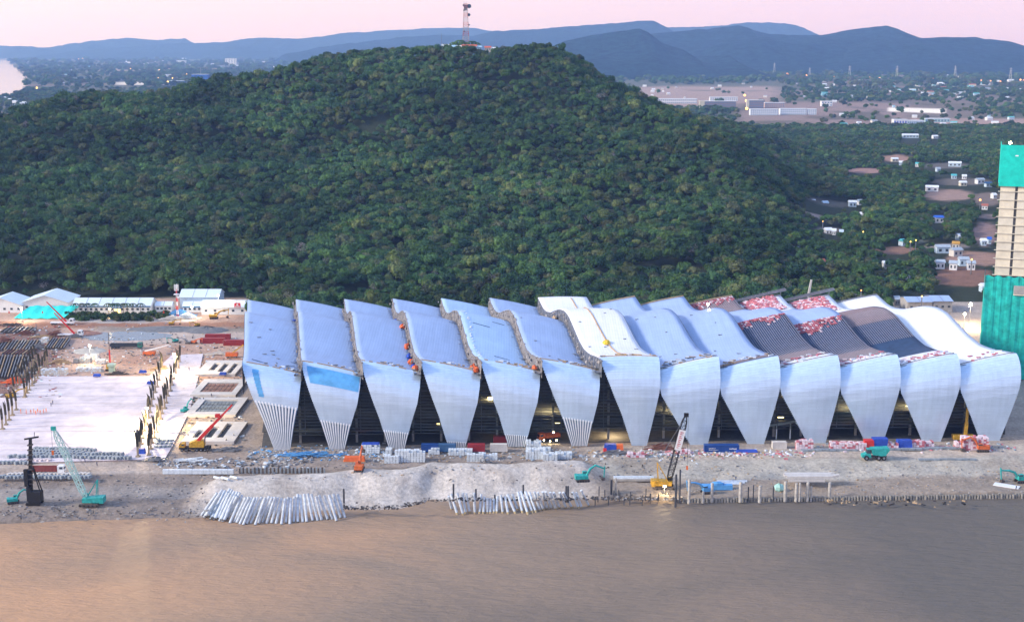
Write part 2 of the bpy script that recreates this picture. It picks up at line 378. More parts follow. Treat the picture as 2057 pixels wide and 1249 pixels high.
    idx = np.arange(nr * nc).reshape(nr, nc)
    Fq = np.stack([idx[:-1, :-1], idx[:-1, 1:], idx[1:, 1:], idx[1:, :-1]], -1).reshape(-1, 4)
    me.vertices.add(len(V)); me.vertices.foreach_set('co', V.ravel())
    me.loops.add(Fq.size); me.loops.foreach_set('vertex_index', Fq.ravel())
    me.polygons.add(len(Fq)); me.polygons.foreach_set('loop_start', np.arange(0, Fq.size, 4)); me.polygons.foreach_set('use_smooth', np.ones(len(Fq), bool))
    me.update(calc_edges=True)
    at = me.color_attributes.new('soil', 'FLOAT_COLOR', 'POINT')
    at.data.foreach_set('color', np.concatenate([col, np.ones(XX.shape + (1,))], -1).ravel())
    m = bpy.data.materials.new('soil'); m.use_nodes = True; t = m.node_tree; b = t.nodes['Principled BSDF']
    b.inputs['Roughness'].default_value = 0.95; b.inputs['Specular IOR Level'].default_value = 0.1
    a = t.nodes.new('ShaderNodeAttribute'); a.attribute_name = 'soil'
    g = t.nodes.new('ShaderNodeNewGeometry')
    def nzn(sc, lo, hi, det=8):
        nz = t.nodes.new('ShaderNodeTexNoise'); nz.inputs['Scale'].default_value = sc; nz.inputs['Detail'].default_value = det; nz.inputs['Roughness'].default_value = 0.7
        t.links.new(g.outputs['Position'], nz.inputs['Vector'])
        r = t.nodes.new('ShaderNodeMapRange'); r.inputs[1].default_value = 0.3; r.inputs[2].default_value = 0.7; r.inputs[3].default_value = lo; r.inputs[4].default_value = hi
        t.links.new(nz.outputs['Fac'], r.inputs[0]); return r, nz
    r1, z1 = nzn(0.9, 0.66, 1.34); r2, z2 = nzn(0.13, 0.8, 1.2)
    mu = t.nodes.new('ShaderNodeMath'); mu.operation = 'MULTIPLY'; t.links.new(r1.outputs[0], mu.inputs[0]); t.links.new(r2.outputs[0], mu.inputs[1])
    vm = t.nodes.new('ShaderNodeVectorMath'); vm.operation = 'SCALE'; t.links.new(a.outputs['Color'], vm.inputs[0]); t.links.new(mu.outputs[0], vm.inputs['Scale'])
    t.links.new(vm.outputs[0], b.inputs['Base Color'])
    bp = t.nodes.new('ShaderNodeBump'); bp.inputs['Strength'].default_value = 0.7; bp.inputs['Distance'].default_value = 0.7
    t.links.new(z1.outputs['Fac'], bp.inputs['Height']); t.links.new(bp.outputs[0], b.inputs['Normal'])
    me.materials.append(m)
    o = link('ground', me); o['kind'] = 'structure'; return o
# clearings in the forest: px centre, half size, soil colour
CLEARINGS = [
 (1935, 556, 62, 20, (0.21, 0.125, 0.10)), (1960, 520, 60, 14, (0.30, 0.20, 0.17)), (1800, 503, 42, 8, (0.24, 0.15, 0.12)),
 (1905, 392, 52, 12, (0.30, 0.22, 0.20)), (1740, 343, 42, 5, (0.30, 0.20, 0.19)), (1800, 318, 32, 7, (0.30, 0.20, 0.17)),
 (1660, 412, 50, 8, (0.10, 0.10, 0.09)), (1930, 365, 60, 8, (0.14, 0.13, 0.12)), (1670, 466, 30, 7, (0.15, 0.14, 0.14)),
 (1640, 443, 24, 4, (0.3, 0.25, 0.25)), (1900, 333, 50, 6, (0.12, 0.12, 0.12)), (1980, 470, 26, 24, (0.25, 0.18, 0.18)), (1985, 400, 30, 14, (0.18, 0.15, 0.14)),
 (1900, 495, 46, 7, (0.2, 0.18, 0.17)), (1885, 440, 16, 6, (0.1, 0.1, 0.1)), (1985, 435, 20, 5, (0.22, 0.18, 0.17)), (1840, 485, 26, 5, (0.1, 0.12, 0.1)),
 (1830, 272, 20, 3, (0.15, 0.14, 0.13)),
 (935, 97, 62, 9, (0.15, 0.12, 0.10)),
]
ground = ground_mesh()
# ------------------------------------------------------------------ water
def water():
    mb = MB(); mb.add([(-19000, -900, -4), (19000, -900, -4), (19000, 18400, -4), (-19000, 18400, -4)], [(0, 1, 2, 3)])
    m = bpy.data.materials.new('muddy_water'); m.use_nodes = True; t = m.node_tree; b = t.nodes['Principled BSDF']
    b.inputs['Roughness'].default_value = 0.5; b.inputs['Specular IOR Level'].default_value = 0.12; b.inputs['IOR'].default_value = 1.33
    g = t.nodes.new('ShaderNodeNewGeometry')
    nz = t.nodes.new('ShaderNodeTexNoise'); nz.inputs['Scale'].default_value = 0.018; nz.inputs['Detail'].default_value = 5; nz.inputs['Distortion'].default_value = 0.6
    mp = t.nodes.new('ShaderNodeMapping'); mp.inputs['Scale'].default_value = (0.55, 1, 1); t.links.new(g.outputs['Position'], mp.inputs['Vector']); t.links.new(mp.outputs[0], nz.inputs['Vector'])
    # warm reflection on the left (west) painted into the colour; noise varies the silt
    sx = t.nodes.new('ShaderNodeSeparateXYZ'); t.links.new(g.outputs['Position'], sx.inputs[0])
    mr = t.nodes.new('ShaderNodeMapRange'); mr.inputs[1].default_value = -150; mr.inputs[2].default_value = 130; mr.inputs[3].default_value = 0.85; mr.inputs[4].default_value = -0.05; t.links.new(sx.outputs['X'], mr.inputs[0])
    ad = t.nodes.new('ShaderNodeMath'); ad.operation = 'ADD'; t.links.new(mr.outputs[0], ad.inputs[0])
    m1 = t.nodes.new('ShaderNodeMapRange'); m1.inputs[1].default_value = 0.3; m1.inputs[2].default_value = 0.7; m1.inputs[3].default_value = -0.18; m1.inputs[4].default_value = 0.18; t.links.new(nz.outputs['Fac'], m1.inputs[0]); t.links.new(m1.outputs[0], ad.inputs[1])
    r = t.nodes.new('ShaderNodeValToRGB'); r.color_ramp.elements[0].color = (0.15, 0.13, 0.105, 1); r.color_ramp.elements[1].color = (0.62, 0.35, 0.185, 1)
    el = r.color_ramp.elements.new(0.45); el.color = (0.31, 0.225, 0.155, 1)
    t.links.new(ad.outputs[0], r.inputs[0]); t.links.new(r.outputs[0], b.inputs['Base Color'])
    n2 = t.nodes.new('ShaderNodeTexNoise'); n2.inputs['Scale'].default_value = 0.34; n2.inputs['Detail'].default_value = 7; n2.inputs['Roughness'].default_value = 0.62
    mp2 = t.nodes.new('ShaderNodeMapping'); mp2.inputs['Rotation'].default_value = (0, 0, R(14)); mp2.inputs['Scale'].default_value = (0.45, 1.2, 1); t.links.new(g.outputs['Position'], mp2.inputs['Vector']); t.links.new(mp2.outputs[0], n2.inputs['Vector'])
    bp = t.nodes.new('ShaderNodeBump'); bp.inputs['Strength'].default_value = 1.0; bp.inputs['Distance'].default_value = 1.2
    t.links.new(n2.outputs['Fac'], bp.inputs['Height']); t.links.new(bp.outputs[0], b.inputs['Normal'])
    return struct('water', mb, m)
water()
mb = MB(); mb.prism([(p.x * 1.0, p.y) for p in BAY], -3.95, -3.9)
struct('sea', mb, M('sea_water', (0.30, 0.22, 0.17), 0.12, 0, 0.1, 0.002, spec=0.6))
# ------------------------------------------------------------------ far hills
def hillmat(name, col):
    m = bpy.data.materials.new(name); m.use_nodes = True; t = m.node_tree; b = t.nodes['Principled BSDF']
    b.inputs['Roughness'].default_value = 0.95; b.inputs['Specular IOR Level'].default_value = 0.05
    g = t.nodes.new('ShaderNodeNewGeometry'); nz = t.nodes.new('ShaderNodeTexNoise'); nz.inputs['Scale'].default_value = 0.02; nz.inputs['Detail'].default_value = 8; nz.inputs['Roughness'].default_value = 0.8
    t.links.new(g.outputs['Position'], nz.inputs['Vector'])
    r = t.nodes.new('ShaderNodeValToRGB'); r.color_ramp.elements[0].position = 0.35; r.color_ramp.elements[1].position = 0.7
    r.color_ramp.elements[0].color = tuple(c * 0.3 for c in col) + (1,); r.color_ramp.elements[1].color = tuple(c * 2.4 for c in col) + (1,)
    t.links.new(nz.outputs['Fac'], r.inputs[0]); t.links.new(r.outputs[0], b.inputs['Base Color'])
    bp = t.nodes.new('ShaderNodeBump'); bp.inputs['Strength'].default_value = 1.0; bp.inputs['Distance'].default_value = 25
    t.links.new(nz.outputs['Fac'], bp.inputs['Height']); t.links.new(bp.outputs[0], b.inputs['Normal'])
    return m
HM = hillmat('far_forest', (0.012, 0.034, 0.036))
def ridge(name, pts, D, front, back, seed, base=-2, n=220):
    xs = [p[0] for p in pts]; ys = [p[1] for p in pts]
    X0 = PD(xs[0], 100, D).x; X1 = PD(xs[-1], 100, D).x
    rows = []
    m = 26; XX = np.linspace(X0, X1, n)
    hz = np.array([PD(interp(PXc, xs, ys), interp(PXc, xs, ys), D).z if 0 else 0 for PXc in [0]])
    top = []
    for X in XX:
        lo = F * X / D + 1028.5
        k = lo
        for _ in range(3):
            yy = interp(k, xs, ys); z = PD(k, yy, D).z; k = float(proj(X, D, z)[0])
        top.append(PD(k, interp(k, xs, ys), D).z)
    top = np.array(top)
    e = np.minimum(1, np.minimum(np.arange(n), np.arange(n)[::-1]) / 6.0)
    jag = fbm(XX, XX * 0 + seed * 91, 70, 3, seed) * (D / 2700) * 2.0
    for i in range(m + 1):
        q = i / m
        if q < 0.7: u = q / 0.7; Y = D - front * (1 - u)
        else: u = 1 - (q - 0.7) / 0.3; Y = D + back * (1 - u)
        g = fbm(XX, XX * 0 + Y, 420, 4, seed + 3)
        prof = np.clip(u ** (1.0 + 0.35 * g), 0, 1) if u > 0 else np.zeros(n)
        H = base + (top + jag - base) * prof + 75 * g * (4 * u * (1 - u)) * np.clip(top / 150, 0.2, 1.5)
        rows.append([(x, Y + 60 * gg * 4 * u * (1 - u), h) for x, h, gg in zip(XX, H * e + base * (1 - e), g)])
    mb = MB(); mb.sheet(rows); return struct(name, mb, HM, True)
ridge('hills', [(1040, 128), (1080, 104), (1130, 84), (1180, 71), (1240, 62), (1285, 57), (1302, 64), (1330, 86), (1370, 99), (1395, 113), (1440, 112), (1460, 108), (1490, 130), (1530, 156)], 6900, 1100, 900, 1)
ridge('hills', [(1270, 95), (1300, 70), (1360, 62), (1420, 58), (1480, 50), (1500, 55), (1540, 68), (1600, 70), (1650, 70), (1700, 60), (1780, 51), (1800, 57), (1830, 72), (1850, 77), (1900, 74), (1960, 75), (2000, 82), (2057, 98), (2120, 112), (2200, 140)], 8300, 1500, 1200, 2)
ridge('hills', [(1500, 140), (1580, 122), (1680, 98), (1760, 84), (1850, 78), (1900, 76), (1960, 77), (2000, 84), (2057, 100), (2120, 128)], 7700, 1000, 700, 3)
ridge('hills', [(560, 112), (640, 96), (760, 80), (850, 71), (950, 71), (990, 63), (1050, 60), (1150, 52), (1230, 47), (1280, 42), (1312, 42), (1340, 56), (1400, 90), (1500, 120)], 11800, 1500, 1200, 4)
ridge('hills', [(1250, 80), (1340, 55), (1440, 52), (1500, 45), (1580, 46), (1615, 55), (1645, 72), (1720, 100)], 14300, 1500, 1200, 5)
ridge('hills', [(380, 96), (480, 84), (560, 80), (620, 76), (700, 66), (850, 57), (950, 55), (985, 61), (1060, 80), (1200, 100)], 16200, 1500, 1200, 6)
ridge('hills', [(-160, 96), (0, 91), (60, 95), (90, 96), (130, 90), (200, 80), (250, 76), (310, 81), (370, 76), (388, 86), (430, 97)], 17100, 1300, 700, 7)
ridge('hills', [(90, 112), (150, 103), (300, 90), (400, 86), (450, 84), (520, 75), (590, 78), (620, 90), (650, 97), (720, 118)], 15800, 1500, 1000, 8)
ridge('hills', [(-260, 118), (-60, 103), (30, 92), (60, 93), (120, 104), (200, 118)], 16600, 1000, 800, 9)
# ================================================================== TREES
LEAF = leafmat('leaves', [(0.018, 0.050, 0.028), (0.032, 0.078, 0.032), (0.058, 0.118, 0.034), (0.036, 0.088, 0.040), (0.070, 0.125, 0.034), (0.060, 0.128, 0.036), (0.030, 0.072, 0.036), (0.115, 0.150, 0.045), (0.085, 0.095, 0.050), (0.034, 0.084, 0.034)])
BARE = leafmat('bare_twigs', [(0.16, 0.15, 0.15), (0.20, 0.185, 0.17), (0.12, 0.12, 0.11)])
BARK = M('bark', (0.22, 0.20, 0.17), 0.9)
def crown_mesh(name, seed, R0=4.6, Hc=6.2, lobes=12, n=330, leaf=0.95, mat=None, core=True, z0=6.5):
    q = np.random.RandomState(seed); vs = []; fs = []
    L = []
    for i in range(lobes):
        a = q.rand() * 6.283; rr = R0 * (0.1 + 0.62 * math.sqrt(q.rand())); zz = Hc * (0.15 + 0.75 * q.rand() * (1 - (rr / R0) * 0.5))
        L.append((rr * math.cos(a), rr * math.sin(a), z0 + zz, R0 * (0.27 + 0.2 * q.rand())))
    L.append((0, 0, z0 + Hc * 0.55, R0 * 0.55))
    for i in range(n):
        l = L[q.randint(len(L))]
        d = q.randn(3); d[2] = d[2] * 0.8 + 0.35; d /= np.linalg.norm(d)
        c = np.array(l[:3]) + d * l[3] * (0.8 + 0.3 * q.rand())
        nrm = d + q.randn(3) * 0.45; nrm /= np.linalg.norm(nrm)
        t1 = np.cross(nrm, q.randn(3)); t1 /= np.linalg.norm(t1) + 1e-9; t2 = np.cross(nrm, t1)
        s = leaf * (0.55 + 0.9 * q.rand()); k = len(vs)
        vs += [tuple(c + t1 * s * 0.6), tuple(c + t2 * s * 0.45), tuple(c - t1 * s * 0.6), tuple(c - t2 * s * 0.45 + nrm * s * 0.2)]
        fs.append((k, k + 1, k + 2, k + 3))
    mb = MB(); mb.v = vs; mb.f = fs; mb.mi = [0] * len(fs)
    if core:
        for l in L[::2]: mb.blob(l[:3], l[3] * 0.78, 6, 4, 0.2)
        mb.blob((0, 0, z0 + Hc * 0.35), (R0 * 0.6, R0 * 0.6, Hc * 0.4), 7, 4, 0.2)
    return mb.mesh(name, mat or LEAF)
CROWNS = [crown_mesh('crown', 100 + i, R0=4.3 + 0.5 * (i % 3), Hc=5.4 + 0.8 * (i % 2), lobes=11 + i, n=560, leaf=0.72) for i in range(6)]
CROWN_BARE = crown_mesh('crown', 300, R0=4.0, Hc=6, lobes=9, n=170, leaf=0.5, mat=BARE, core=False)
def trunk_mesh(seed, h=8.0, r=0.26, pale=False):
    q = random.Random(seed); mb = MB(); pts = [(0, 0, -1.5)]; x = y = 0
    for i in range(1, 5): x += q.uniform(-.25, .25); y += q.uniform(-.25, .25); pts.append((x, y, h * i / 4))
    mb.path(pts, [r * 1.3, r, r * .85, r * .7, r * .5], 6)
    for i in range(4):
        a = q.uniform(0, 6.28); b = Vector((x, y, h * 0.75)); mb.bar(b, b + Vector((math.cos(a) * 2.4, math.sin(a) * 2.4, 2.6)), r * 0.8, None, r * 0.3)
    return mb.mesh('trunk', BARK)
TRUNKS = [trunk_mesh(i, 8 + i % 3, 0.2 + 0.04 * (i % 3)) for i in range(5)]
HOUSE_SPOTS = [(1627, 409, 22), (1657, 411, 12), (1712, 411, 16), (1727, 408, 9), (1731, 434, 7), (1663, 466, 14), (1675, 468, 8), (1690, 470, 7), (1651, 530, 9), (1776, 534, 5), (1824, 556, 10), (1598, 505, 12), (1885, 442, 18), (1872, 380, 26), (1918, 331, 26), (1797, 322, 14), (1810, 329, 8), (1843, 332, 8), (1884, 342, 8), (1916, 356, 10), (1937, 357, 8), (1934, 370, 14), (1968, 365, 18), (1985, 372, 14), (1978, 417, 12), (1996, 395, 8), (1893, 502, 30), (1920, 508, 24), (1920, 494, 14), (1888, 533, 18), (1915, 535, 16), (1950, 535, 16), (1935, 527, 20), (1975, 488, 10), (1987, 485, 6), (1926, 478, 8), (1812, 489, 8), (1975, 580, 12), (1828, 274, 34), (1878, 276, 12), (1800, 606, 10)]
def scatter():
    """tree positions: hill forest, the plain behind it and the right-hand settlement woods"""
    pts = []
    def fill(y0, y1, sp, xlim0, xlim1, clear=True, dens=None, scl=(0.75, 1.25), seed=1):
        q = np.random.RandomState(seed); y = y0; rowsX = []; rowsY = []
        while y < y1:
            xs = np.arange(xlim0 * y, xlim1 * y, sp); rowsX.append(xs + q.uniform(-sp * .48, sp * .48, len(xs))); rowsY.append(y + q.uniform(-sp * .48, sp * .48, len(xs))); y += sp * 0.9
        X = np.concatenate(rowsX); Y = np.concatenate(rowsY)
        px, py = proj(X, Y, np.zeros_like(X)); n2 = fbm(X, Y, 7, 4, 22); TH = ground_h(X, Y); keep = np.ones(len(X), bool)
        for cx, cy, rx, ry, c in CLEARINGS:
            if cy < 110: continue
            for hh in (0, 5, 10):
                qx, qy = proj(X, Y, TH + hh); keep &= np.hypot((qx - cx) / rx, (qy - cy) / ry) + 0.25 * n2 > 1.0
        for hx, hy, hw in HOUSE_SPOTS:
            for hh in (0, 4, 8, 11):
                qx, qy = proj(X, Y, TH + hh); keep &= ~((np.abs(qx - hx) < hw * .5 + 3) & (qy > hy - 5) & (qy < hy + 5))
        keep &= ~((px < 500) & (Y < 748)) & ~((px > 1790) & (Y < 742))
        if dens is not None: keep &= q.rand(len(X)) < dens(X, Y, px, py)
        keep &= ~inside(X, Y, BAY)
        keep &= (fbm(X, Y, 18, 3, 45) > -0.42) | (Y > 2400)
        px = px[keep]; py = py[keep]; X = X[keep]; Y = Y[keep]; H = ground_h(X, Y); S = q.uniform(scl[0], scl[1], len(X)) * (1 + 0.38 * fbm(X, Y, 26, 3, 44)) * np.where(q.rand(len(X)) < .07, 1.25, 0.94) * np.where((px > 1560) & (py > 262), 0.8, 1)
        return np.stack([X, Y, H, S], 1)
    a = fill(655, 1180, 5.2, -0.43, 0.43, scl=(0.50, 1.0), seed=1)
    b = fill(1180, 1560, 6.6, -0.43, 0.43, scl=(0.66, 1.1), seed=2)
    top = np.array([proj(r[0], r[1], r[2]) for r in b])
    b = b[~((np.abs(top[:, 0] - 935) < 54) & (b[:, 1] > 1385) & (b[:, 1] < 1440))]
    c = fill(1560, 2400, 10, -0.43, 0.43, scl=(0.9, 1.35), seed=3)
    def dn(X, Y, px, py):
        f2 = fbm(X, Y / 3, 160, 4, 32); f1 = fbm(X, Y, 420, 4, 31)
        d = 0.25 + 0.75 * sstep(-0.05, 0.25, f2) * (1 - 0.6 * sstep(0.0, 0.4, f1))
        d = np.where((px < 720) & (Y > 2900), d * .62, d)
        d = np.where((px > 1270) & (px < 1570) & (py > 171) & (py < 218), 0.004, d)
        d = np.where((px > 1480) & (px < 1960) & (py > 204) & (py < 262), 0.05, d)
        d = np.where((px > 1490) & (px < 1650) & (py > 212) & (py < 250), 0.0, d)
        d = np.where((px > 1830) & (py > 236) & (py < 262), 0.05, d)
        return d
    d = fill(2400, 4600, 19, -0.42, 0.42, scl=(1.1, 1.8), dens=dn, seed=4)
    e = fill(4600, 8800, 42, -0.42, 0.42, scl=(2.0, 3.4), dens=dn, seed=5)
    f = fill(8800, 13500, 90, -0.42, 0.1, scl=(3, 5), dens=dn, seed=6)
    return a, b, c, d, e, f
TA, TB, TC, TD, TE, TF = scatter()
# hidden trees (behind the ridge) cost nothing to leave in; the 300 that show largest become things of their own
_pa = proj(TA[:, 0], TA[:, 1], TA[:, 2] + 12); order = np.argsort(TA[:, 1] + np.where((_pa[0] > 500) & (_pa[0] < 1790) & (_pa[1] > 604), 500, 0)); inview = np.abs(TA[order, 0] / TA[order, 1]) < 0.372
near_idx = order[inview][:296]
mask = np.ones(len(TA), bool); mask[near_idx] = False
kinds = {}
WHERE = [(330, 'behind the white site sheds'), (500, 'behind the telecom mast'), (700, 'behind the two leftmost roof strips'), (900, 'behind roof strips three and four'),
         (1100, 'behind roof strips five and six'), (1300, 'behind the white roof strip'), (1500, 'behind the blue-grey roof strips'), (1700, 'behind the pink tile heaps'), (1880, 'behind the right end of the roof'), (3000, 'beside the green netted tower')]
for n_, i in enumerate(near_idx):
    x, y, z, s = TA[i]; bare = rnd.random() < 0.05; k = rnd.randrange(6)
    pxx = float(proj(x, y, 6)[0]); where = next(t for l, t in WHERE if pxx < l)
    kind = 'bare grey' if bare else ['tall', 'broad', 'slender', 'dense', 'uneven', 'rounded'][k]
    lab = f'{kind} {"leafless" if bare else "green"} forest-edge tree {where}'
    z -= 0.0; t = thing('forest_tree', lab, 'tree', (x, y, z), rnd.uniform(0, 6.28), f'{kind} trees along the forest edge {where}')
    s2 = s * (1.05 if pxx < 500 else 1.0)
    c = link('crown', CROWN_BARE if bare else CROWNS[k], t); c.scale = (s2 * 0.85, s2 * 0.85, s2 * 1.05)
    tr = link('trunk', TRUNKS[k % 5], t); tr.scale = (1, 1, s2)
def forest(name, P4, protos, zs=1.0, seed=3):
    q = np.random.RandomState(seed); me = bpy.data.meshes.new(name); n = len(P4)
    me.vertices.add(n); me.vertices.foreach_set('co', P4[:, :3].astype(float).ravel())
    for nm, ty, val in (('scl', 'FLOAT', np.clip(P4[:, 3], .45, 9)), ('rot', 'FLOAT', q.rand(n) * 6.283), ('var', 'INT', np.where(q.rand(n) < 0.012, len(protos) - 1, q.randint(0, max(1, len(protos) - 1), n)))):
        at = me.attributes.new(nm, ty, 'POINT'); at.data.foreach_set('value', val)
    o = link(name, me); o['kind'] = 'stuff'; o['label'] = None or ''
    col = bpy.data.collections.new(name + '_kinds')
    for i, pm in enumerate(protos):
        po = bpy.data.objects.new('%02d_tree' % i, pm); col.objects.link(po)
    g = bpy.data.node_groups.new(name, 'GeometryNodeTree'); g.interface.new_socket('Geometry', in_out='INPUT', socket_type='NodeSocketGeometry'); g.interface.new_socket('Geometry', in_out='OUTPUT', socket_type='NodeSocketGeometry')
    gi = g.nodes.new('NodeGroupInput'); go = g.nodes.new('NodeGroupOutput'); ip = g.nodes.new('GeometryNodeInstanceOnPoints'); ci = g.nodes.new('GeometryNodeCollectionInfo')
    ci.inputs[0].default_value = col; ci.inputs['Separate Children'].default_value = True; ci.inputs['Reset Children'].default_value = True; ip.inputs['Pick Instance'].default_value = True
    def na(nm, ty):
        a = g.nodes.new('GeometryNodeInputNamedAttribute'); a.data_type = ty; a.inputs[0].default_value = nm; return [s for s in a.outputs if s.enabled][0]
    g.links.new(gi.outputs[0], ip.inputs['Points']); g.links.new(ci.outputs[0], ip.inputs['Instance']); g.links.new(na('var', 'INT'), ip.inputs['Instance Index'])
    cx = g.nodes.new('ShaderNodeCombineXYZ'); g.links.new(na('rot', 'FLOAT'), cx.inputs[2]); g.links.new(cx.outputs[0], ip.inputs['Rotation'])
    c2 = g.nodes.new('ShaderNodeCombineXYZ'); sc = na('scl', 'FLOAT'); g.links.new(sc, c2.inputs[0]); g.links.new(sc, c2.inputs[1])
    mz = g.nodes.new('ShaderNodeMath'); mz.operation = 'MULTIPLY'; mz.inputs[1].default_value = zs; g.links.new(sc, mz.inputs[0]); g.links.new(mz.outputs[0], c2.inputs[2]); g.links.new(c2.outputs[0], ip.inputs['Scale'])
    g.links.new(ip.outputs[0], go.inputs[0])
    mod = o.modifiers.new('trees', 'NODES'); mod.node_group = g
    o['label'] = {'hill_forest': 'dense green broadleaf forest covering the whole hill', 'plain_forest': 'dark woods and scattered trees on the plain behind the hill'}[name]; o['category'] = 'forest'
    return o
LOWS = [crown_mesh('crown', 200 + i, R0=5, Hc=4.5, lobes=8, n=120, leaf=1.6, z0=1.5) for i in range(3)]
forest('hill_forest', np.concatenate([TA[mask], TB]), CROWNS + [CROWN_BARE], 0.92)
forest('plain_forest', np.concatenate([TC, TD, TE, TF]), LOWS + [LOWS[0]], 0.85)
# ================================================================== CONVENTION HALL
def hall_edges():
    out = []
    for k in range(14):
        B = P(1028, 905 - 21 * k / 13, 0).y; Yf = B - 2; Yr = B + 150
        out.append(((PD(487 + 120.5 * k, 735, Yf).x, Yf), (PD(497 + 97.3 * k, 595, Yr).x, Yr)))
    return out
ED = hall_edges()
PS = [0.0, 0.03, 0.07, 0.15, 0.23, 0.30, 0.38, 0.45, 0.52, 0.60, 0.66, 0.75, 0.84, 0.90, 1.0]
PH = [31.9, 31.6, 30.9, 28.9, 28.0, 29.1, 31.6, 33.8, 34.1, 32.4, 30.2, 26.5, 24.3, 24.1, 25.9]
_ss = np.linspace(0, 1, 101); _hh = np.interp(_ss, PS, PH)
for _ in range(3): _hh[1:-1] = (_hh[:-2] + 2 * _hh[1:-1] + _hh[2:]) / 4
def prof(s): return float(np.interp(s, _ss, _hh))
def epos(k, s):
    (xf, yf), (xr, yr) = ED[k]; return xf + s * (xr - xf), yf + s * (yr - yf)
TILT = 4.8
def drops(i): return (0.0, TILT) if i <= 6 else ((0.0, 0.0) if i == 7 else (TILT, 0.0))
def roofpt(i, s, u, dz=0.0):
    xl, yl = epos(i - 1, s); xr, yr = epos(i, s); dl, dr = drops(i)
    # a slight sag across the strip
    z = prof(s) - (dl + (dr - dl) * u) + 0.35 * math.sin(math.pi * u)
    return Vector((xl + (xr - xl) * u, yl + (yr - yl) * u, z + dz))
hall_c = P(1250, 895, 0)
hall = thing('convention_hall', 'long convention hall under construction with thirteen wavy roof strips and pointed pale blue facade shells', 'hall', (hall_c.x, 460, 0))
HO = Vector((hall_c.x, 460, 0))
def hobj(name, mb, mat, parent=None, smooth=False, label=None):
    mb.v = [(v[0] - HO.x, v[1] - HO.y, v[2]) for v in mb.v]
    o = obj(name, mb, mat, parent or hall, smooth, label)
    if len(mb.f) > 4000: pass
    return o
def seamed(name, col, rough, metal, period, axis_u=True, var=0.10):
    """metal sheet with fine standing seams and slight panel to panel tone"""
    m = M(name, col, rough, metal, var, 0.08); t = m.node_tree; b = t.nodes['Principled BSDF']
    g = t.nodes.new('ShaderNodeTexCoord'); wv = t.nodes.new('ShaderNodeTexWave'); wv.bands_direction = 'Z' if not axis_u else 'X'; wv.inputs['Scale'].default_value = 1 / period; wv.inputs['Distortion'].default_value = 0
    t.links.new(g.outputs['Object'], wv.inputs['Vector'])
    bk = t.nodes.new('ShaderNodeTexBrick'); bk.inputs['Scale'].default_value = 1.0; bk.inputs['Brick Width'].default_value = 6.0; bk.inputs['Row Height'].default_value = 0.7; bk.inputs['Mortar Size'].default_value = 0.03
    bk.inputs['Color1'].default_value = (.965, .965, .965, 1); bk.inputs['Color2'].default_value = (1.02, 1.02, 1.02, 1); bk.inputs['Mortar'].default_value = (.80, .83, .87, 1)
    mpv = t.nodes.new('ShaderNodeMapping'); mpv.inputs['Rotation'].default_value = (R(90), 0, 0) if not axis_u else (0, 0, R(8)); t.links.new(g.outputs['Object'], mpv.inputs[0]); t.links.new(mpv.outputs[0], bk.inputs[0])
    src = b.inputs['Base Color'].links[0].from_socket; mlt = t.nodes.new('ShaderNodeMixRGB'); mlt.blend_type = 'MULTIPLY'; mlt.inputs[0].default_value = 1; t.links.new(src, mlt.inputs[1]); t.links.new(bk.outputs[0], mlt.inputs[2]); t.links.new(mlt.outputs[0], b.inputs['Base Color'])
    st = t.nodes.new('ShaderNodeTexNoise'); st.inputs['Scale'].default_value = .5; st.inputs['Detail'].default_value = 5; ms = t.nodes.new('ShaderNodeMapping'); ms.inputs['Scale'].default_value = (1.4, 1.4, .12) if not axis_u else (1.4, .1, .1)
    t.links.new(g.outputs['Object'], ms.inputs[0]); t.links.new(ms.outputs[0], st.inputs[0]); mr = t.nodes.new('ShaderNodeMapRange'); mr.inputs[1].default_value = .35; mr.inputs[2].default_value = .65; mr.inputs[3].default_value = .94; mr.inputs[4].default_value = 1.03; t.links.new(st.outputs['Fac'], mr.inputs[0])
    vs_ = t.nodes.new('ShaderNodeVectorMath'); vs_.operation = 'SCALE'; t.links.new(mlt.outputs[0], vs_.inputs[0]); t.links.new(mr.outputs[0], vs_.inputs['Scale']); t.links.new(vs_.outputs[0], b.inputs['Base Color'])
    bp = t.nodes.new('ShaderNodeBump'); bp.inputs['Strength'].default_value = 0.25; bp.inputs['Distance'].default_value = 0.08
    t.links.new(wv.outputs['Fac'], bp.inputs['Height']); t.links.new(bp.outputs[0], b.inputs['Normal']); return m
M_MEMB = seamed('roof_membrane', (0.34, 0.455, 0.67), 0.5, 0.0, 3.2, True, 0.07)
M_MEMB2 = seamed('roof_membrane_fresh', (0.38, 0.55, 0.78), 0.5, 0.0, 3.2, True, 0.07)
M_WHITE = seamed('roof_white_sheet', (0.80, 0.81, 0.84), 0.5, 0.0, 3.2, True, 0.04)
M_SHELL = seamed('shell_cladding', (0.64, 0.80, 0.98), 0.27, 0.38, 1.6, False, 0.05)
M_BLUE = M('blue_film', (0.13, 0.42, 0.75), 0.4, 0, 0.25, 0.25)
M_RIB = M('white_rib', (0.90, 0.93, 0.95), 0.4, 0, 0.05)
M_BACK = M('shell_backing', (0.10, 0.20, 0.33), 0.5, 0, 0.15)
M_DECK = M('brown_deck', (0.24, 0.17, 0.17), 0.7, 0.0, 0.2, 0.4)
M_NAVY = M('dark_deck', (0.022, 0.05, 0.11), 0.6, 0.0, 0.3, 0.4)
M_BATT = M('deck_batten', (0.24, 0.24, 0.30), 0.6)
M_PINK = M('pink_pack', (0.52, 0.17, 0.20), 0.7, 0, 0.4, 0.8)
M_PALEPK = M('pale_pack', (0.72, 0.60, 0.64), 0.7, 0, 0.3, 0.8)
M_FASC = M('rough_hoarding', (0.23, 0.215, 0.21), 0.9, 0, 0.55, 1.1, 0.8)
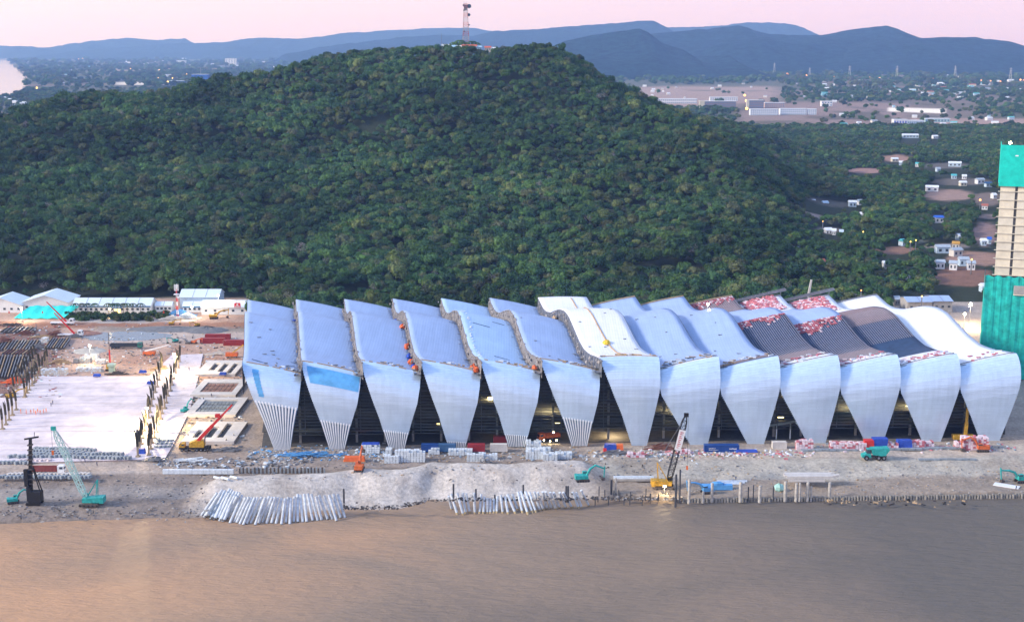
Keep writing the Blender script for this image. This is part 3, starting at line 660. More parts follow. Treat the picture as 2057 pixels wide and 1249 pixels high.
M_CONC = M('concrete', (0.36, 0.345, 0.325), 0.9, 0, 0.22, 0.5, 0.2)
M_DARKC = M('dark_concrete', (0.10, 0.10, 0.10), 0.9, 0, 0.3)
M_STEEL = M('grey_steel', (0.22, 0.23, 0.25), 0.5, 0.4, 0.2)
M_ORANGE = M('orange_tarp', (0.75, 0.15, 0.04), 0.7)
M_BTARP = M('blue_tarp', (0.03, 0.08, 0.42), 0.7, 0, 0.3)
M_TAN = M('tan_timber', (0.42, 0.30, 0.18), 0.8, 0, 0.3)
M_WRAP = M('white_wrap', (0.66, 0.72, 0.76), 0.6, 0, 0.18, 1.2)
M_YEL = M('machine_yellow', (0.52, 0.30, 0.03), 0.6, 0.1, 0.4, 1.1)
M_RED = M('machine_red', (0.62, 0.04, 0.035), 0.5, 0.1, 0.15)
M_BLACK = M('black_rubber', (0.018, 0.018, 0.020), 0.8, 0, 0.2)
M_WHT = M('white_paint', (0.75, 0.76, 0.77), 0.5, 0, 0.08)
def roof_piece(name, i, s0, s1, mat, parent=None, dz=0.0, u0=0.0, u1=1.0, thick=0.5, label=None):
    n = max(2, int((s1 - s0) * 70)); m = 10; mb = MB()
    rows = [[roofpt(i, s0 + (s1 - s0) * a / n, u0 + (u1 - u0) * b / m, dz) for b in range(m + 1)] for a in range(n + 1)]
    mb.sheet([[tuple(p) for p in r] for r in rows])
    nv = len(mb.v)
    low = [[(p[0], p[1], p[2] - thick) for p in r] for r in rows]
    mb.sheet(low)
    nc = m + 1
    for a in range(n):
        for c in (0, m):
            q = [a * nc + c, (a + 1) * nc + c, (a + 1) * nc + c + nv, a * nc + c + nv]; mb.f.append(tuple(q) if c == 0 else tuple(q[::-1])); mb.mi.append(0)
    for c in range(m):
        for a in (0, n):
            q = [a * nc + c, a * nc + c + 1, a * nc + c + 1 + nv, a * nc + c + nv]; mb.f.append(tuple(q)); mb.mi.append(0)
    return hobj(name, mb, mat, parent, True, label)
# facade shells -----------------------------------------------------
ZR = [0, 6, 12, 18, 22, 25, 27.5, 29.3, 30.7, 31.5]
YO = [0, -1.0, -1.9, -2.5, -2.5, -2.1, -1.3, -0.1, 1.6, 3.6]
LOWF = ([0, .38, .58, .8, 1], [0, .33, .55, .78, 1])
FL = {'low': LOWF, 'R_left': ([0, .37, .65, .85, 1], [0, .44, .83, .97, 1]), 'L_right': ([0, .36, .70, .80, 1], [0, .48, .94, 1, 1]), 'R_right': ([0, .32, .64, .74, 1], [0, .47, .93, 1, 1.0])}
BOTX = [567, 677, 797, 918, 1038, 1164, 1284, 1404, 1518, 1640, 1756, 1871, 1988]
BOTW = [32, 31, 32, 34, 34, 32, 31, 36, 34, 37, 37, 38, 40]
def shell_xy(i, v, u):
    """v 0..1 up the shell, u 0..1 across"""
    yb = 905 - 21 * (i - .5) / 13; B = P(1028, yb, 0)
    bx = P(BOTX[i - 1], yb, 0).x; hw = BOTW[i - 1] / 5.75 / 2
    fl, fr = (('low', 'R_left') if i <= 6 else (('low', 'R_right') if i == 7 else ('L_right', 'R_right')))
    dl, dr = drops(i)
    # the eave joins the roof at s = 0.035
    exl, eyl = epos(i - 1, 0.035); exr, eyr = epos(i, 0.035)
    a = float(np.interp(v, *FL[fl])); b = float(np.interp(v, *FL[fr]))
    xl = (bx - hw) * (1 - a) + exl * a; xr = (bx + hw) * (1 - b) + exr * b
    zt = 31.5 - (dl + (dr - dl) * u) + 0.35 * math.sin(math.pi * u)
    z = 31.5 * v; yo = float(np.interp(z, ZR, YO))
    Yb = B.y; Ye = eyl + (eyr - eyl) * u
    return Vector((xl + (xr - xl) * u, Yb + yo + (Ye - (Yb + 3.6)) * v ** 3 - 0.35 * math.sin(math.pi * u) * math.sin(math.pi * v), zt * v))
RIBV = {1: .60, 2: .36, 3: .23, 4: .08, 5: .16, 6: .36}
def shell(i):
    v0 = RIBV.get(i, 0.0); rows = 38; m = 12; mb = MB()
    root = None
    def quadrow(mb, va, vb, out0=0.0, out1=0.06, u0=0., u1=1., widthv=None):
        k = len(mb.v); vm = (va + vb) / 2 if widthv is None else widthv
        for vv, o in ((va, out1), (vb, out0)):
            for b in range(m + 1):
                u = u0 + (u1 - u0) * b / m
                pm = shell_xy(i, vm, u); p = shell_xy(i, vv, u); x = pm.x if vv < 0.93 else pm.x * (1 - (vv - .93) / .07) + p.x * (vv - .93) / .07
                mb.v.append((x, p.y - o, p.z))
        for b in range(m): mb.f.append((k + b, k + b + 1, k + m + 1 + b + 1, k + m + 1 + b)); mb.mi.append(0)
    for r in range(rows):
        va, vb = r / rows, (r + 1) / rows
        if vb <= v0 + 1e-6: continue
        quadrow(mb, va, vb + 0.002)
    sh = hobj('facade_shell', mb, M_SHELL, None, False, {1: 'pale facade shell with long bare white ribs over its lower half', 2: 'pale facade shell with a bright blue band under the eave'}.get(i))
    if v0:
        mb = MB()
        for r in range(rows):
            va, vb = r / rows, (r + 1) / rows
            if va > v0 + 0.02: continue
            quadrow(mb, va, vb, -0.55, -0.5)
        hobj('backing_sheet', mb, M_BACK)
        n = 13 if i == 1 else 11
        for a in range(n):
            u = (a + 0.5) / n; mb = MB()
            lo = shell_xy(i, 0.0, u); pts = [shell_xy(i, v0 * q / 5 + 0.004, u) for q in range(6)]
            for p, q in zip(pts[:-1], pts[1:]):
                wd = [(shell_xy(i, v, 1).x - shell_xy(i, v, 0).x) / n * 0.52 for v in (v0 * pts.index(p) / 5, v0 * pts.index(q) / 5)]
                k = len(mb.v)
                for c, ww in ((p, wd[0]), (q, wd[1])):
                    for sx, sy in ((-1, -.12), (1, -.12), (1, .5), (-1, .5)): mb.v.append((c.x + sx * ww / 2, c.y + sy, c.z))
                mb.f += [(k, k + 1, k + 5, k + 4), (k + 1, k + 2, k + 6, k + 5), (k + 3, k, k + 4, k + 7), (k, k + 3, k + 2, k + 1), (k + 4, k + 5, k + 6, k + 7)]; mb.mi += [0] * 5
            hobj('rib', mb, M_RIB)
    if i == 1:
        mb = MB(); m = 4
        for r in range(8): quadrow(mb, 0.66 + r * .037, 0.66 + (r + 1) * .037, 0.12, 0.12, 0.16, 0.27)
        hobj('blue_film', mb, M_BLUE)
    if i == 2:
        mb = MB(); m = 12
        for r in range(8): quadrow(mb, 0.80 + r * .021, 0.80 + (r + 1) * .021 + .001, 0.12, 0.13, 0.08, 0.98)
        hobj('blue_film', mb, M_BLUE)
    return sh
for i in range(1, 14): shell(i)
# roof strips --------------------------------------------------------
def battens(i, s0, s1, n, mat, w=0.11):
    for a in range(n):
        u = (a + 0.5) / n; mb = MB(); k = max(3, int((s1 - s0) * 40)); pts = [roofpt(i, s0 + (s1 - s0) * q / k, u, 0.12) for q in range(k + 1)]
        for p, q in zip(pts[:-1], pts[1:]): mb.bar(p, q, w, 0.22)
        hobj('roof_batten', mb, mat)
def pack_courses(i, s_top, n_u, label=None):
    mb = MB(); ms = [M_PINK, M_PINK, M_PALEPK, M_PINKD]
    for a in range(n_u):
        u = (a + .5) / n_u; depth = 7 + 5 * math.sin(u * 5 + i) * (1 - u) + rnd.uniform(-2, 2) - 5 * u + (3 if u < .35 else 0)
        for j in range(int(max(1, depth))):
            if rnd.random() < .08: continue
            mb.cur = rnd.randrange(4); p = roofpt(i, s_top - (j + .5) * .0098, u, .3); mb.box(p, (21 / n_u * .78, 1.15, .4), rz=.14)
    o = hobj('tile_packs', mb, ms, None, False, label); o['kind'] = 'stuff'; return o
M_PINKD = M('pink_pack_dark', (0.36, 0.09, 0.11), .7, 0, .3)
def packs(i, s0, s1, n, mats, name, heap=False, u0=.02, u1=.98, big=1.0, ragged=True, label=None):
    mb = MB()
    for a in range(n):
        u = rnd.uniform(u0, u1); s = rnd.uniform(s0, s1)
        if ragged and not heap and (s - s0) / (s1 - s0) < 0.45 * (0.5 + 0.5 * math.sin(u * 19 + i)) : continue
        p = roofpt(i, s, u, 0.25 + (rnd.uniform(0, .5) if heap else 0)); mb.cur = rnd.choice(range(len(mats)))
        mb.box(p, (rnd.uniform(.6, 1.0) * big, rnd.uniform(1.0, 1.8) * big, .45 * big), rz=rnd.uniform(-3, 3) if heap else 0.14, ry=rnd.uniform(-.3, .3) if heap else 0)
    o = hobj(name, mb, mats, None, False, label); o['kind'] = 'stuff'; return o
for i in range(1, 14):
    if i in (1, 2, 3, 4, 6, 8, 9): roof_piece('roof_membrane', i, 0.035, 1, M_MEMB)
    elif i == 5: roof_piece('roof_membrane', i, 0.035, 1, M_MEMB2, label='brighter cyan roof membrane')
    elif i in (7, 13): roof_piece('roof_cladding', i, 0.035, 1, M_WHITE)
    elif i in (10, 11):
        c = (0.46, 0.44)[i - 10]
        roof_piece('roof_cladding', i, 0.035, 0.09, M_WHITE); roof_piece('brown_deck', i, 0.09, 0.20, M_DECK); roof_piece('dark_deck', i, 0.20, c, M_NAVY)
        roof_piece('roof_membrane', i, c, 0.84, M_MEMB)
        if i == 10:
            roof_piece('brown_deck', i, 0.84, 1, M_DECK); pack_courses(i, .99, 24); battens(i, .84, 1, 24, M_BATT)
        else:
            roof_piece('roof_cladding', i, 0.84, 1, M_WHITE); packs(i, .86, 1.0, 520, [M_PINK, M_PINK, M_PALEPK], 'tile_heap', True, .2, .84, 1.15)
        battens(i, .10, c, 26, M_BATT)
        pack_courses(i, c, 24)
    elif i == 12:
        roof_piece('roof_cladding', i, 0.035, 0.15, M_WHITE); roof_piece('dark_deck', i, 0.15, 0.42, M_NAVY); roof_piece('brown_deck', i, 0.42, 0.66, M_DECK); roof_piece('roof_cladding', i, 0.66, 1, M_WHITE)
        battens(i, .30, .52, 26, M_BATT)
        packs(i, .83, .99, 560, [M_PINK, M_PINK, M_PALEPK], 'tile_heap', True, .2, .85, 1.15)
# beams standing on the far edge of strips 11 and 12, thin red-brown rims on the far edges
for i in range(8, 14):
    mb = MB(); n = 10
    for a in range(n):
        p, q = roofpt(i, 1, a / n, .15), roofpt(i, 1, (a + 1) / n, .15)
        mb.bar(p, q, .5, .6)
    hobj('eave_rim', mb, M_TAN if i < 11 else M_STEEL)
    if i in (11, 12):
        mb = MB(); p = roofpt(i, 1, -.02, 1.6); q = roofpt(i, 1, 1.12, 2.2)
        mb.bar(p, q, .5, .8); mb.bar(p + Vector((0, 2.6, 0)), q + Vector((0, 2.6, 0)), .5, .8)
        for a in range(14): mb.bar(p.lerp(q, a / 13), p.lerp(q, a / 13) + Vector((0, 2.6, 0)), .25)
        for a in (0.1, 0.5, 0.9): mb.bar(p.lerp(q, a), p.lerp(q, a) - Vector((0, 0, 2)), .3)
        hobj('roof_truss', mb, M_STEEL)
# fascias along the steps between strips ---------------------------------
def fascia(k, label=None):
    mb = MB(); n = 70; right = k >= 7
    i_hi = k if right else k + 1
    rough = random.Random(k)
    top = []; bot = []; nx = 0.25 if right else -0.25
    for a in range(n + 1):
        s = (0.07 + .93 * a / n) if k >= 7 else a / n
        x, y = epos(k, s); z = prof(s)
        wob = rough.uniform(-.45, .45) if not right and k < 6 else 0
        top.append((x + nx * .3 + wob * .3, y, z - .35 + wob * .5)); bot.append((x + nx + wob, y, z - TILT - 1.6))
    mid = [tuple((np.array(t_) * .5 + np.array(b_) * .5) + np.array([rough.uniform(-.35, .2) if k < 6 else 0, 0, 0])) for t_, b_ in zip(top, bot)]
    mb.sheet([bot, mid, top]); o = hobj('step_fascia', mb, M_FASC if k < 6 else M_STEEL, label=label)
    mb = MB()
    # coping along the top, a gutter along the bottom
    for a in range(n): mb.bar(top[a], top[a + 1], .45, .35)
    if 0:
     for a in range(n): mb.bar((bot[a][0] - (1.4 if not right else -.6), bot[a][1], bot[a][2] + 1.8), (bot[a + 1][0] - (1.4 if not right else -.6), bot[a + 1][1], bot[a + 1][2] + 1.8), 2.2, .3)
    sg = -1 if not right else 1
    gl_ = [[(b_[0] + sg * w_, b_[1], b_[2] + z_) for b_ in bot] for w_, z_ in ((0, 2.3), (.05, 1.9), (2.4, 1.75), (2.5, 2.4))]
    mb2 = MB(); mb2.sheet(gl_); hobj('step_gutter', mb2, M_FASC if k < 6 else M_STEEL); hobj('coping', mb, M_FASC if k < 6 else M_STEEL)
    for a in range(2, n, 2 if k == 6 else 5):
        mb = MB(); mb.bar(bot[a], top[a], .35 if k == 6 else .3, .5); hobj('post', mb, M_STEEL if k == 6 else M_CONC)
for k in range(0, 13): 
    if k == 0:
        mb = MB(); rows = [[(epos(0, a / 50)[0] - .15, epos(0, a / 50)[1], prof(a / 50) - z) for a in range(51)] for z in (12, 0.15)]
        mb.sheet(rows); hobj('end_wall', mb, M_STEEL)
    else: fascia(k)
# right end wall under strip 13
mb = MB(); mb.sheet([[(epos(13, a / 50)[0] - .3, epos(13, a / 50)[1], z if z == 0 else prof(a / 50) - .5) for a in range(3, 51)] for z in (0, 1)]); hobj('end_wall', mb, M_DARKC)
# frilly scaffolding and sheets in the steps, debris along the eaves ---------------
for k, i in ((1, 1), (2, 2), (3, 3), (4, 4), (5, 5), (6, 6)):
    mb = MB(); mb2 = MB()
    for a in range(46):
        s = rnd.uniform(.03, .98); x, y = epos(k, s); p = roofpt(i, s, 1 - rnd.uniform(.015, .09), .2)
        mb.bar(p, p + Vector((-rnd.uniform(.6, 2.4), rnd.uniform(-.4, .4), .1)), .14, .1)
    o = hobj('loose_battens', mb, M_STEEL); o['kind'] = 'stuff'
    for a in range(60):
        s = rnd.uniform(.0, 1); x, y = epos(k, s); z = prof(s)
        mb2.box((x - rnd.uniform(.2, 1.5), y, z - rnd.uniform(.5, 3.8)), (rnd.uniform(.2, .5), rnd.uniform(.4, 2), rnd.uniform(.2, 1.2)), ry=rnd.uniform(-.5, .5))
    o = hobj('scaffold_boards', mb2, M.__call__('pale_board', (0.42, 0.38, 0.34), .9, 0, .4)) ; o['kind'] = 'stuff'
for k, ss, m_ in ((3, (.07, .20, .33, .46), M_ORANGE), (4, (.03,), M_ORANGE), (3, (.13, .26, .72), M_BTARP), (1, (.72, .8), M_BTARP), (5, (.05,), M_ORANGE), (4, (.09,), M_ORANGE), (6, (.62,), M_TAN)):
    for s in ss:
        x, y = epos(k, s); z = prof(s); mb = MB(); mb.blob((x - 1.6, y, z - TILT + 1.0), (1.1, 2.6, 1.0), 8, 5, .3); hobj('tarpaulin', mb, m_)
for i in range(1, 14):
    mb = MB()
    if i < 7:
        for a in range(16): 
            if rnd.random() < .25: continue
            mb.bar(roofpt(i, .035, a / 16, .12), roofpt(i, .035, (a + 1) / 16, .12), .5, .25)
    else:
        for a in range(16): mb.bar(roofpt(i, .05, a / 16, .12), roofpt(i, .05, (a + 1) / 16, .12), .35, .2)
    hobj('eave_gutter', mb, M_STEEL if i > 7 else M_TAN)
    mb = MB(); mm_ = [M_WRAP, M_STEEL, M_TAN] if i < 10 else [M_PINK, M_PALEPK, M_WRAP]
    n = {1: 16, 2: 10, 3: 14, 4: 14, 5: 16, 6: 26, 7: 14, 8: 46, 9: 30, 10: 30, 11: 50, 12: 60, 13: 14}[i]
    for a in range(n):
        u = rnd.uniform(.03, .97) if i > 6 else rnd.uniform(.35, .98); mb.cur = rnd.randrange(3)
        mb.box(roofpt(i, rnd.uniform(.045, .075 + (.04 if i > 7 else 0)), u, .3), (rnd.uniform(.4, 2.0), rnd.uniform(.3, .7), rnd.uniform(.2, .5)), rz=rnd.uniform(-.4, .4))
    o = hobj('roof_debris', mb, mm_); o['kind'] = 'stuff'
# strip 9 eave: exposed brown boards ; strip 8-9
roof_piece('brown_deck', 9, 0.045, 0.085, M_DECK, dz=.03, u0=.02, u1=.98, thick=.02)
roof_piece('roof_cladding', 8, 0.036, 0.05, M_WHITE, dz=.03, thick=.02)
# cable track and yellow cover on strip 7
mb = MB(); pts = [roofpt(7, s, .63 - .28 * (1 - s) + .06 * math.sin(s * 9), .15) for s in np.linspace(.98, .12, 44)] + [roofpt(7, s, u, .15) for s, u in ((.09, .45), (.07, .6), (.06, .75))]
mb.path(pts, .3, 5); hobj('cable_track', mb, M_TAN)
mb = MB(); p = roofpt(7, .265, .44, .3); mb.blob(p, (1.6, 2.4, 1.0), 9, 5, .12); hobj('tarp_cover', mb, M('cover_yellow', (.70, .48, .04), .6))
for i, n in ((1, 10), (5, 40), (6, 5), (8, 5), (9, 5), (7, 8)):
    mb = MB()
    for a in range(n):
        s = rnd.uniform(.1, .55) if i != 5 else rnd.uniform(.12, .6); u = rnd.uniform(.1, .9) if i != 5 else .06 + .10 * (s - .1) + rnd.uniform(0, .06)
        mb.box(roofpt(i, s, u, .15), (rnd.uniform(.4, 1.8 if i != 5 else .7), rnd.uniform(.3, .6), .2), rz=rnd.uniform(-.5, .5))
    o = hobj('roof_debris', mb, M_STEEL if i != 5 else M_WRAP); o['kind'] = 'stuff'
# dark long shallow ponds and stains on strip 1-2: bitumen patches
for i, s, u, lx, ly, rz in ((1, .09, .3, 7, .6, -.25), (1, .12, .72, 3.5, .5, .9), (1, .16, .82, 3, .5, .9), (1, .22, .86, 2, .4, .5), (4, .5, .9, 4, .4, 0), (5, .42, .35, 7, .35, -.2), (5, .18, .5, 6, .35, -.2), (5, .46, .7, 5, .3, -.2)):
    mb = MB(); mb.box(roofpt(i, s, u, .1), (lx, ly, .08), rz=rz, ry=math.atan2(TILT, 21)); hobj('seam_patch', mb, M_NAVY)
# inside: slabs, columns, glazing -----------------------------------------------
M_GLASS = bpy.data.materials.new('dark_glass'); M_GLASS.use_nodes = True; t = M_GLASS.node_tree; t.nodes.clear()
o_ = t.nodes.new('ShaderNodeOutputMaterial'); mxs = t.nodes.new('ShaderNodeMixShader'); gl = t.nodes.new('ShaderNodeBsdfGlossy'); tr = t.nodes.new('ShaderNodeBsdfTransparent'); fr = t.nodes.new('ShaderNodeFresnel')
fr.inputs[0].default_value = 1.45; gl.inputs['Roughness'].default_value = .05; tr.inputs[0].default_value = (.55, .62, .60, 1); gl.inputs[0].default_value = (.7, .75, .8, 1)
t.links.new(fr.outputs[0], mxs.inputs[0]); t.links.new(tr.outputs[0], mxs.inputs[1]); t.links.new(gl.outputs[0], mxs.inputs[2]); t.links.new(mxs.outputs[0], o_.inputs[0])
M_DIRTYBAR = M('dark_bar', (0.07, 0.085, 0.09), .6)
M_WARM = M('warm_lamp', (1.0, 0.72, 0.30), emit=9, var=0)
M_WIN = M('warm_ceiling', (0.34, 0.31, 0.25), .9)
bl = P(487, 905, 0); brr = P(2050, 884, 0)
def fy(x): return bl.y + (x - bl.x) / (brr.x - bl.x) * (brr.y - bl.y)
xl, xr = bl.x + 6, brr.x - 5
for lev, z in enumerate((0.12, 5.2, 10.0, 14.8, 19.6)):
    mb = MB(); y0 = 6 + (0 if lev else -2)
    mb.prism([(xl, fy(xl) + y0), (xr, fy(xr) + y0), (xr - 8, fy(xr) + 130), (xl - 18, fy(xl) + 130)], z - .35, z)
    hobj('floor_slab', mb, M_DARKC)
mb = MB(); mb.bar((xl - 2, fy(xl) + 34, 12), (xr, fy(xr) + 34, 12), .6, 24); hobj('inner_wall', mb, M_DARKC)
for a in range(27):
    x = xl + 3 + a * (xr - xl - 6) / 26; mb = MB(); mb.box((x, fy(x) + 8.5, 12), (.8, .8, 24)); hobj('column', mb, M_CONC)
for i in range(0, 14):
    mb = MB(); fr_ = MB()
    x0 = P(BOTX[i - 1], 895, 0).x + 1.5 if i > 0 else xl; x1 = P(BOTX[i], 895, 0).x - 1.5 if i < 13 else xr
    if i in (0, 13): continue
    y = fy((x0 + x1) / 2) + 3.4
    mb.add([(x0 - 1, y, 4.5), (x1 + 1, y, 4.5), (x1 + 1, y, 27.5), (x0 - 1, y, 27.5)], [(0, 1, 2, 3)]); gp = hobj('glazing', mb, M_GLASS)
    for z in np.arange(4.5, 27.6, 1.15): fr_.bx(x0 - 1, x1 + 1, y - .22, y - .04, z, z + .14)
    for x in np.arange(x0, x1 + .1, 7.2): fr_.bx(x - .07, x + .07, y - .02, y + .2, 4.5, 27.5)
    hobj('glazing_bars', fr_, M_DIRTYBAR)
    # a few lit ceilings in the hall
for (px, py, n) in ((1105, 802, 3), (1225, 850, 2), (1352, 796, 3), (1350, 852, 2), (1580, 790, 3), (1568, 838, 1), (1828, 815, 2), (1830, 792, 1), (1705, 820, 1), (1713, 797, 1), (1120, 850, 2), (988, 855, 1), (882, 851, 1), (1345, 832, 1), (985, 798, 1)):
    for a in range(n):
        q = PD(px + rnd.uniform(-12, 12) * (a > 0), py + rnd.uniform(-5, 5) * (a > 0), fy(P(px, 895, 0).x) + 12 + 2 * a)
        mb = MB(); mb.box(q, (rnd.uniform(1.2, 3.2), .3, .28)); hobj('ceiling_light', mb, M_WARM)
def lamp_point(loc, power, col=(1, .72, .38), r=.4, name='lamp_light'):
    l = bpy.data.lights.new(name, 'POINT'); l.energy = power; l.color = col; l.shadow_soft_size = r
    o = bpy.data.objects.new(name, l); COL.objects.link(o); o.location = loc; return o
for px, py in ((1105, 806), (1230, 855), (1350, 800), (1580, 795), (1830, 800), (1710, 800), (985, 800)):
    q = PD(px, py, fy(P(px, 895, 0).x) + 11); o = lamp_point(q, 4200); o.parent = hall; o.location = q - HO
# ================================================================== SITE: slab, basins, columns
M_SLAB = M('pale_slab', (0.66, 0.58, 0.58), 0.8, 0, 0.26, 0.10); M_JOINT = M('joint_sand', (0.34, 0.22, 0.21), .9)
def gp(px, py, h=0.0): p = P(px, py, h); return p
slab_poly = [(0, 932), (-60, 925), (-60, 800), (10, 800), (40, 775), (75, 757), (300, 757), (345, 715), (408, 712), (398, 760), (380, 830), (345, 900), (330, 925), (262, 925)]
SP = [gp(*q) for q in slab_poly]
sb = thing('concrete_slab', None, None, (0, 0, 0)); sb['kind'] = 'structure'
def clip_band(poly, y0, y1):
    def cl(pl, f):
        o = []
        for i in range(len(pl)):
            a, b = pl[i], pl[(i + 1) % len(pl)]; fa, fb = f(a), f(b)
            if fa >= 0: o.append(a)
            if (fa >= 0) != (fb >= 0): t = fa / (fa - fb); o.append((a[0] + (b[0] - a[0]) * t, a[1] + (b[1] - a[1]) * t))
        return o
    return cl(cl([(p[0], p[1]) for p in poly], lambda p: p[1] - y0), lambda p: y1 - p[1])
ymin = min(p.y for p in SP); ymax = max(p.y for p in SP)
cuts = [ymin - 1] + [gp(100, y).y for y in (905, 893, 868, 858, 831, 818, 812, 806, 797, 782, 772, 757, 738)] + [ymax + 1]
for a, b in zip(cuts[:-1], cuts[1:]):
    pl = clip_band(SP, a + .22, b - .22)
    if len(pl) >= 3: mb = MB(); mb.prism(pl, 0.02, 0.42); obj('slab_bay', mb, M_SLAB, sb)
mb = MB(); mb.prism([(p.x, p.y) for p in SP], -0.4, 0.24); obj('slab_base', mb, M_JOINT, sb)
# basins ---------------------------------------------------------------
M_PIT = M('dark_pit', (0.09, 0.085, 0.08), .9); M_FORM = M('timber_form', (0.34, 0.20, 0.15), .8, 0, .3); M_GRID = M('grey_form', (0.25, 0.29, 0.32), .8, 0, .3); M_LCONC = M('pale_concrete', (0.60, 0.57, 0.53), .85, 0, .15, .4)
def basin(label, x0, y0, x1, y1, holes, hmat, h=1.1, floor=0.25, cells=None):
    c = gp((x0 + x1) / 2, (y0 + y1) / 2); t = thing('concrete_basin', label, 'basin', c, 0, 'concrete basins between the slab and the hall')
    a = gp(x0, y1) - c; b = gp(x1, y0) - c; aw = gp(x1, y1) - c; sk = (gp(x0, y0) - c).x - a.x
    ylo, yhi = a.y, b.y; mb = MB()
    hs = sorted(holes)
    def X(px): return gp(px, (y0 + y1) / 2).x - c.x
    def Y(py): return gp((x0 + x1) / 2, py).y - c.y
    edges = [X(x0)]
    for (hx0, hy0, hx1, hy1) in hs:
        mb.bx(edges[-1], X(hx0), ylo, yhi, 0, h); edges.append(X(hx1))
        mb.bx(X(hx0) + .002, X(hx1) - .002, ylo, Y(hy1), 0, h - .003); mb.bx(X(hx0) + .002, X(hx1) - .002, Y(hy0), yhi, 0, h - .003)
    mb.bx(edges[-1], X(x1), ylo, yhi, 0, h)
    obj('rim', mb, M_LCONC, t)
    for (hx0, hy0, hx1, hy1) in hs:
        mb = MB(); mb.bx(X(hx0), X(hx1), Y(hy1), Y(hy0), .01, floor); obj('pit_floor', mb, M_PIT, t)
        if cells:
            nx, ny = cells; x_0, x_1, y_0, y_1 = X(hx0), X(hx1), Y(hy1), Y(hy0)
            for i in range(nx):
                for j in range(ny):
                    cx = x_0 + (i + .5) * (x_1 - x_0) / nx; cy = y_0 + (j + .5) * (y_1 - y_0) / ny; w = (x_1 - x_0) / nx * .82; d = (y_1 - y_0) / ny * .8
                    mb = MB()
                    for q in range(3): mb.box((cx, cy + (q - 1) * d / 3, floor + .4 + .05 * (q % 2)), (w, d / 3 * .62, .28))
                    obj('formwork_panel', mb, hmat, t)
    return t
basin('farthest concrete basin with three dark rectangular pits beside the first roof strip', 405, 728, 484, 756, [(424, 734, 436, 748), (444, 734, 455, 751), (464, 734, 474, 754)], M_PIT)
basin('concrete basin filled with brown timber formwork in a chequer grid', 396, 766, 486, 798, [(410, 773, 474, 792)], M_FORM, cells=(7, 3))
basin('concrete basin filled with blue-grey formwork panels behind the red crane boom', 386, 803, 486, 838, [(402, 808, 470, 832)], M_GRID, cells=(9, 3))
basin('nearest concrete basin with three long dark pits behind the yellow crane carrier', 380, 852, 484, 892, [(396, 869, 407, 884), (419, 862, 434, 884), (444, 855, 457, 884)], M_PIT)
# precast columns -----------------------------------------------------
M_CTAN = M('column_tan', (0.30, 0.24, 0.16), .85, 0, .2); M_TUSK = M('rusty_bar_sleeve', (0.05, 0.045, 0.03), .8, 0, .3)
def column_protos():
    out = []
    for k in range(5):
        q = random.Random(k + 40); h = 3.2 + q.random() * 1.0; sh = MB(); sh.box((0, 0, h / 2), (.5, .5, h)); sh.box((0, 0, .2), (1.3, 1.3, .4))
        tk = MB(); ln = (-.35 - q.random() * .75) * (1 if k != 3 else -.6); H = 4.8 + q.random() * 1.8
        for dx, dy in ((-.16, 0), (.18, .1), (0, -.2)):
            tk.path([(dx, dy, h - .1), (dx * 1.2 + ln * .12, dy, h + H * .35), (dx * 1.6 + ln * .42, dy, h + H * .7), (dx * 2 + ln * q.uniform(.8, 1.1), dy, h + H * q.uniform(.86, 1.0))], [.26, .27, .20, .05], 5)
        out.append((sh.mesh('shaft', M_CTAN), tk.mesh('bar_sleeve', M_TUSK)))
    return out
CP = column_protos()
def column_row(pts, where, grp):
    n = len(pts)
    for j, (x, y) in enumerate(pts):
        c = gp(x, y); c.z = 0.43 if y > 757 else 0.05
        pos = 'nearest' if j == 0 else ('farthest' if j == n - 1 else None)
        nm = ['second', 'third', 'fourth', 'fifth', 'sixth', 'seventh', 'eighth', 'ninth', 'tenth', 'eleventh', 'twelfth', 'thirteenth', 'fourteenth', 'fifteenth', 'sixteenth', 'seventeenth']
        lab = f'{pos or nm[j - 1]} tan column with dark curved bar tips, {where}' + ('' if pos else ', counting from the water')
        t = thing('precast_column', lab, 'column', c, rnd.uniform(-.25, .25), grp); sh, tk = CP[rnd.randrange(5)]
        s = rnd.uniform(.9, 1.12); t.scale = (s, s, s)
        link('shaft', sh, t); o = link('bar_sleeve', tk, t)
        if rnd.random() < .35: o.rotation_euler = (0, 0, rnd.uniform(-.6, .6))
def lin(a, b, n, j=1.2):
    return [(a[0] + (b[0] - a[0]) * i / (n - 1) + rnd.uniform(-j, j) * .5, a[1] + (b[1] - a[1]) * i / (n - 1) + rnd.uniform(-j, j)) for i in range(n)]
column_row(lin((277, 920), (327, 740), 15), 'left row along the slab edge', 'columns along the right edge of the slab')
column_row(lin((299, 916), (362, 728), 17), 'right row along the slab edge', 'columns along the right edge of the slab')
column_row(lin((5, 864), (33, 826), 5), 'outer near row at left', 'columns along the left edge of the slab')
column_row(lin((50, 800), (96, 732), 10), 'outer far row at left', 'columns along the left edge of the slab')
column_row(lin((29, 792), (72, 728), 9), 'inner row at left', 'columns along the left edge of the slab')
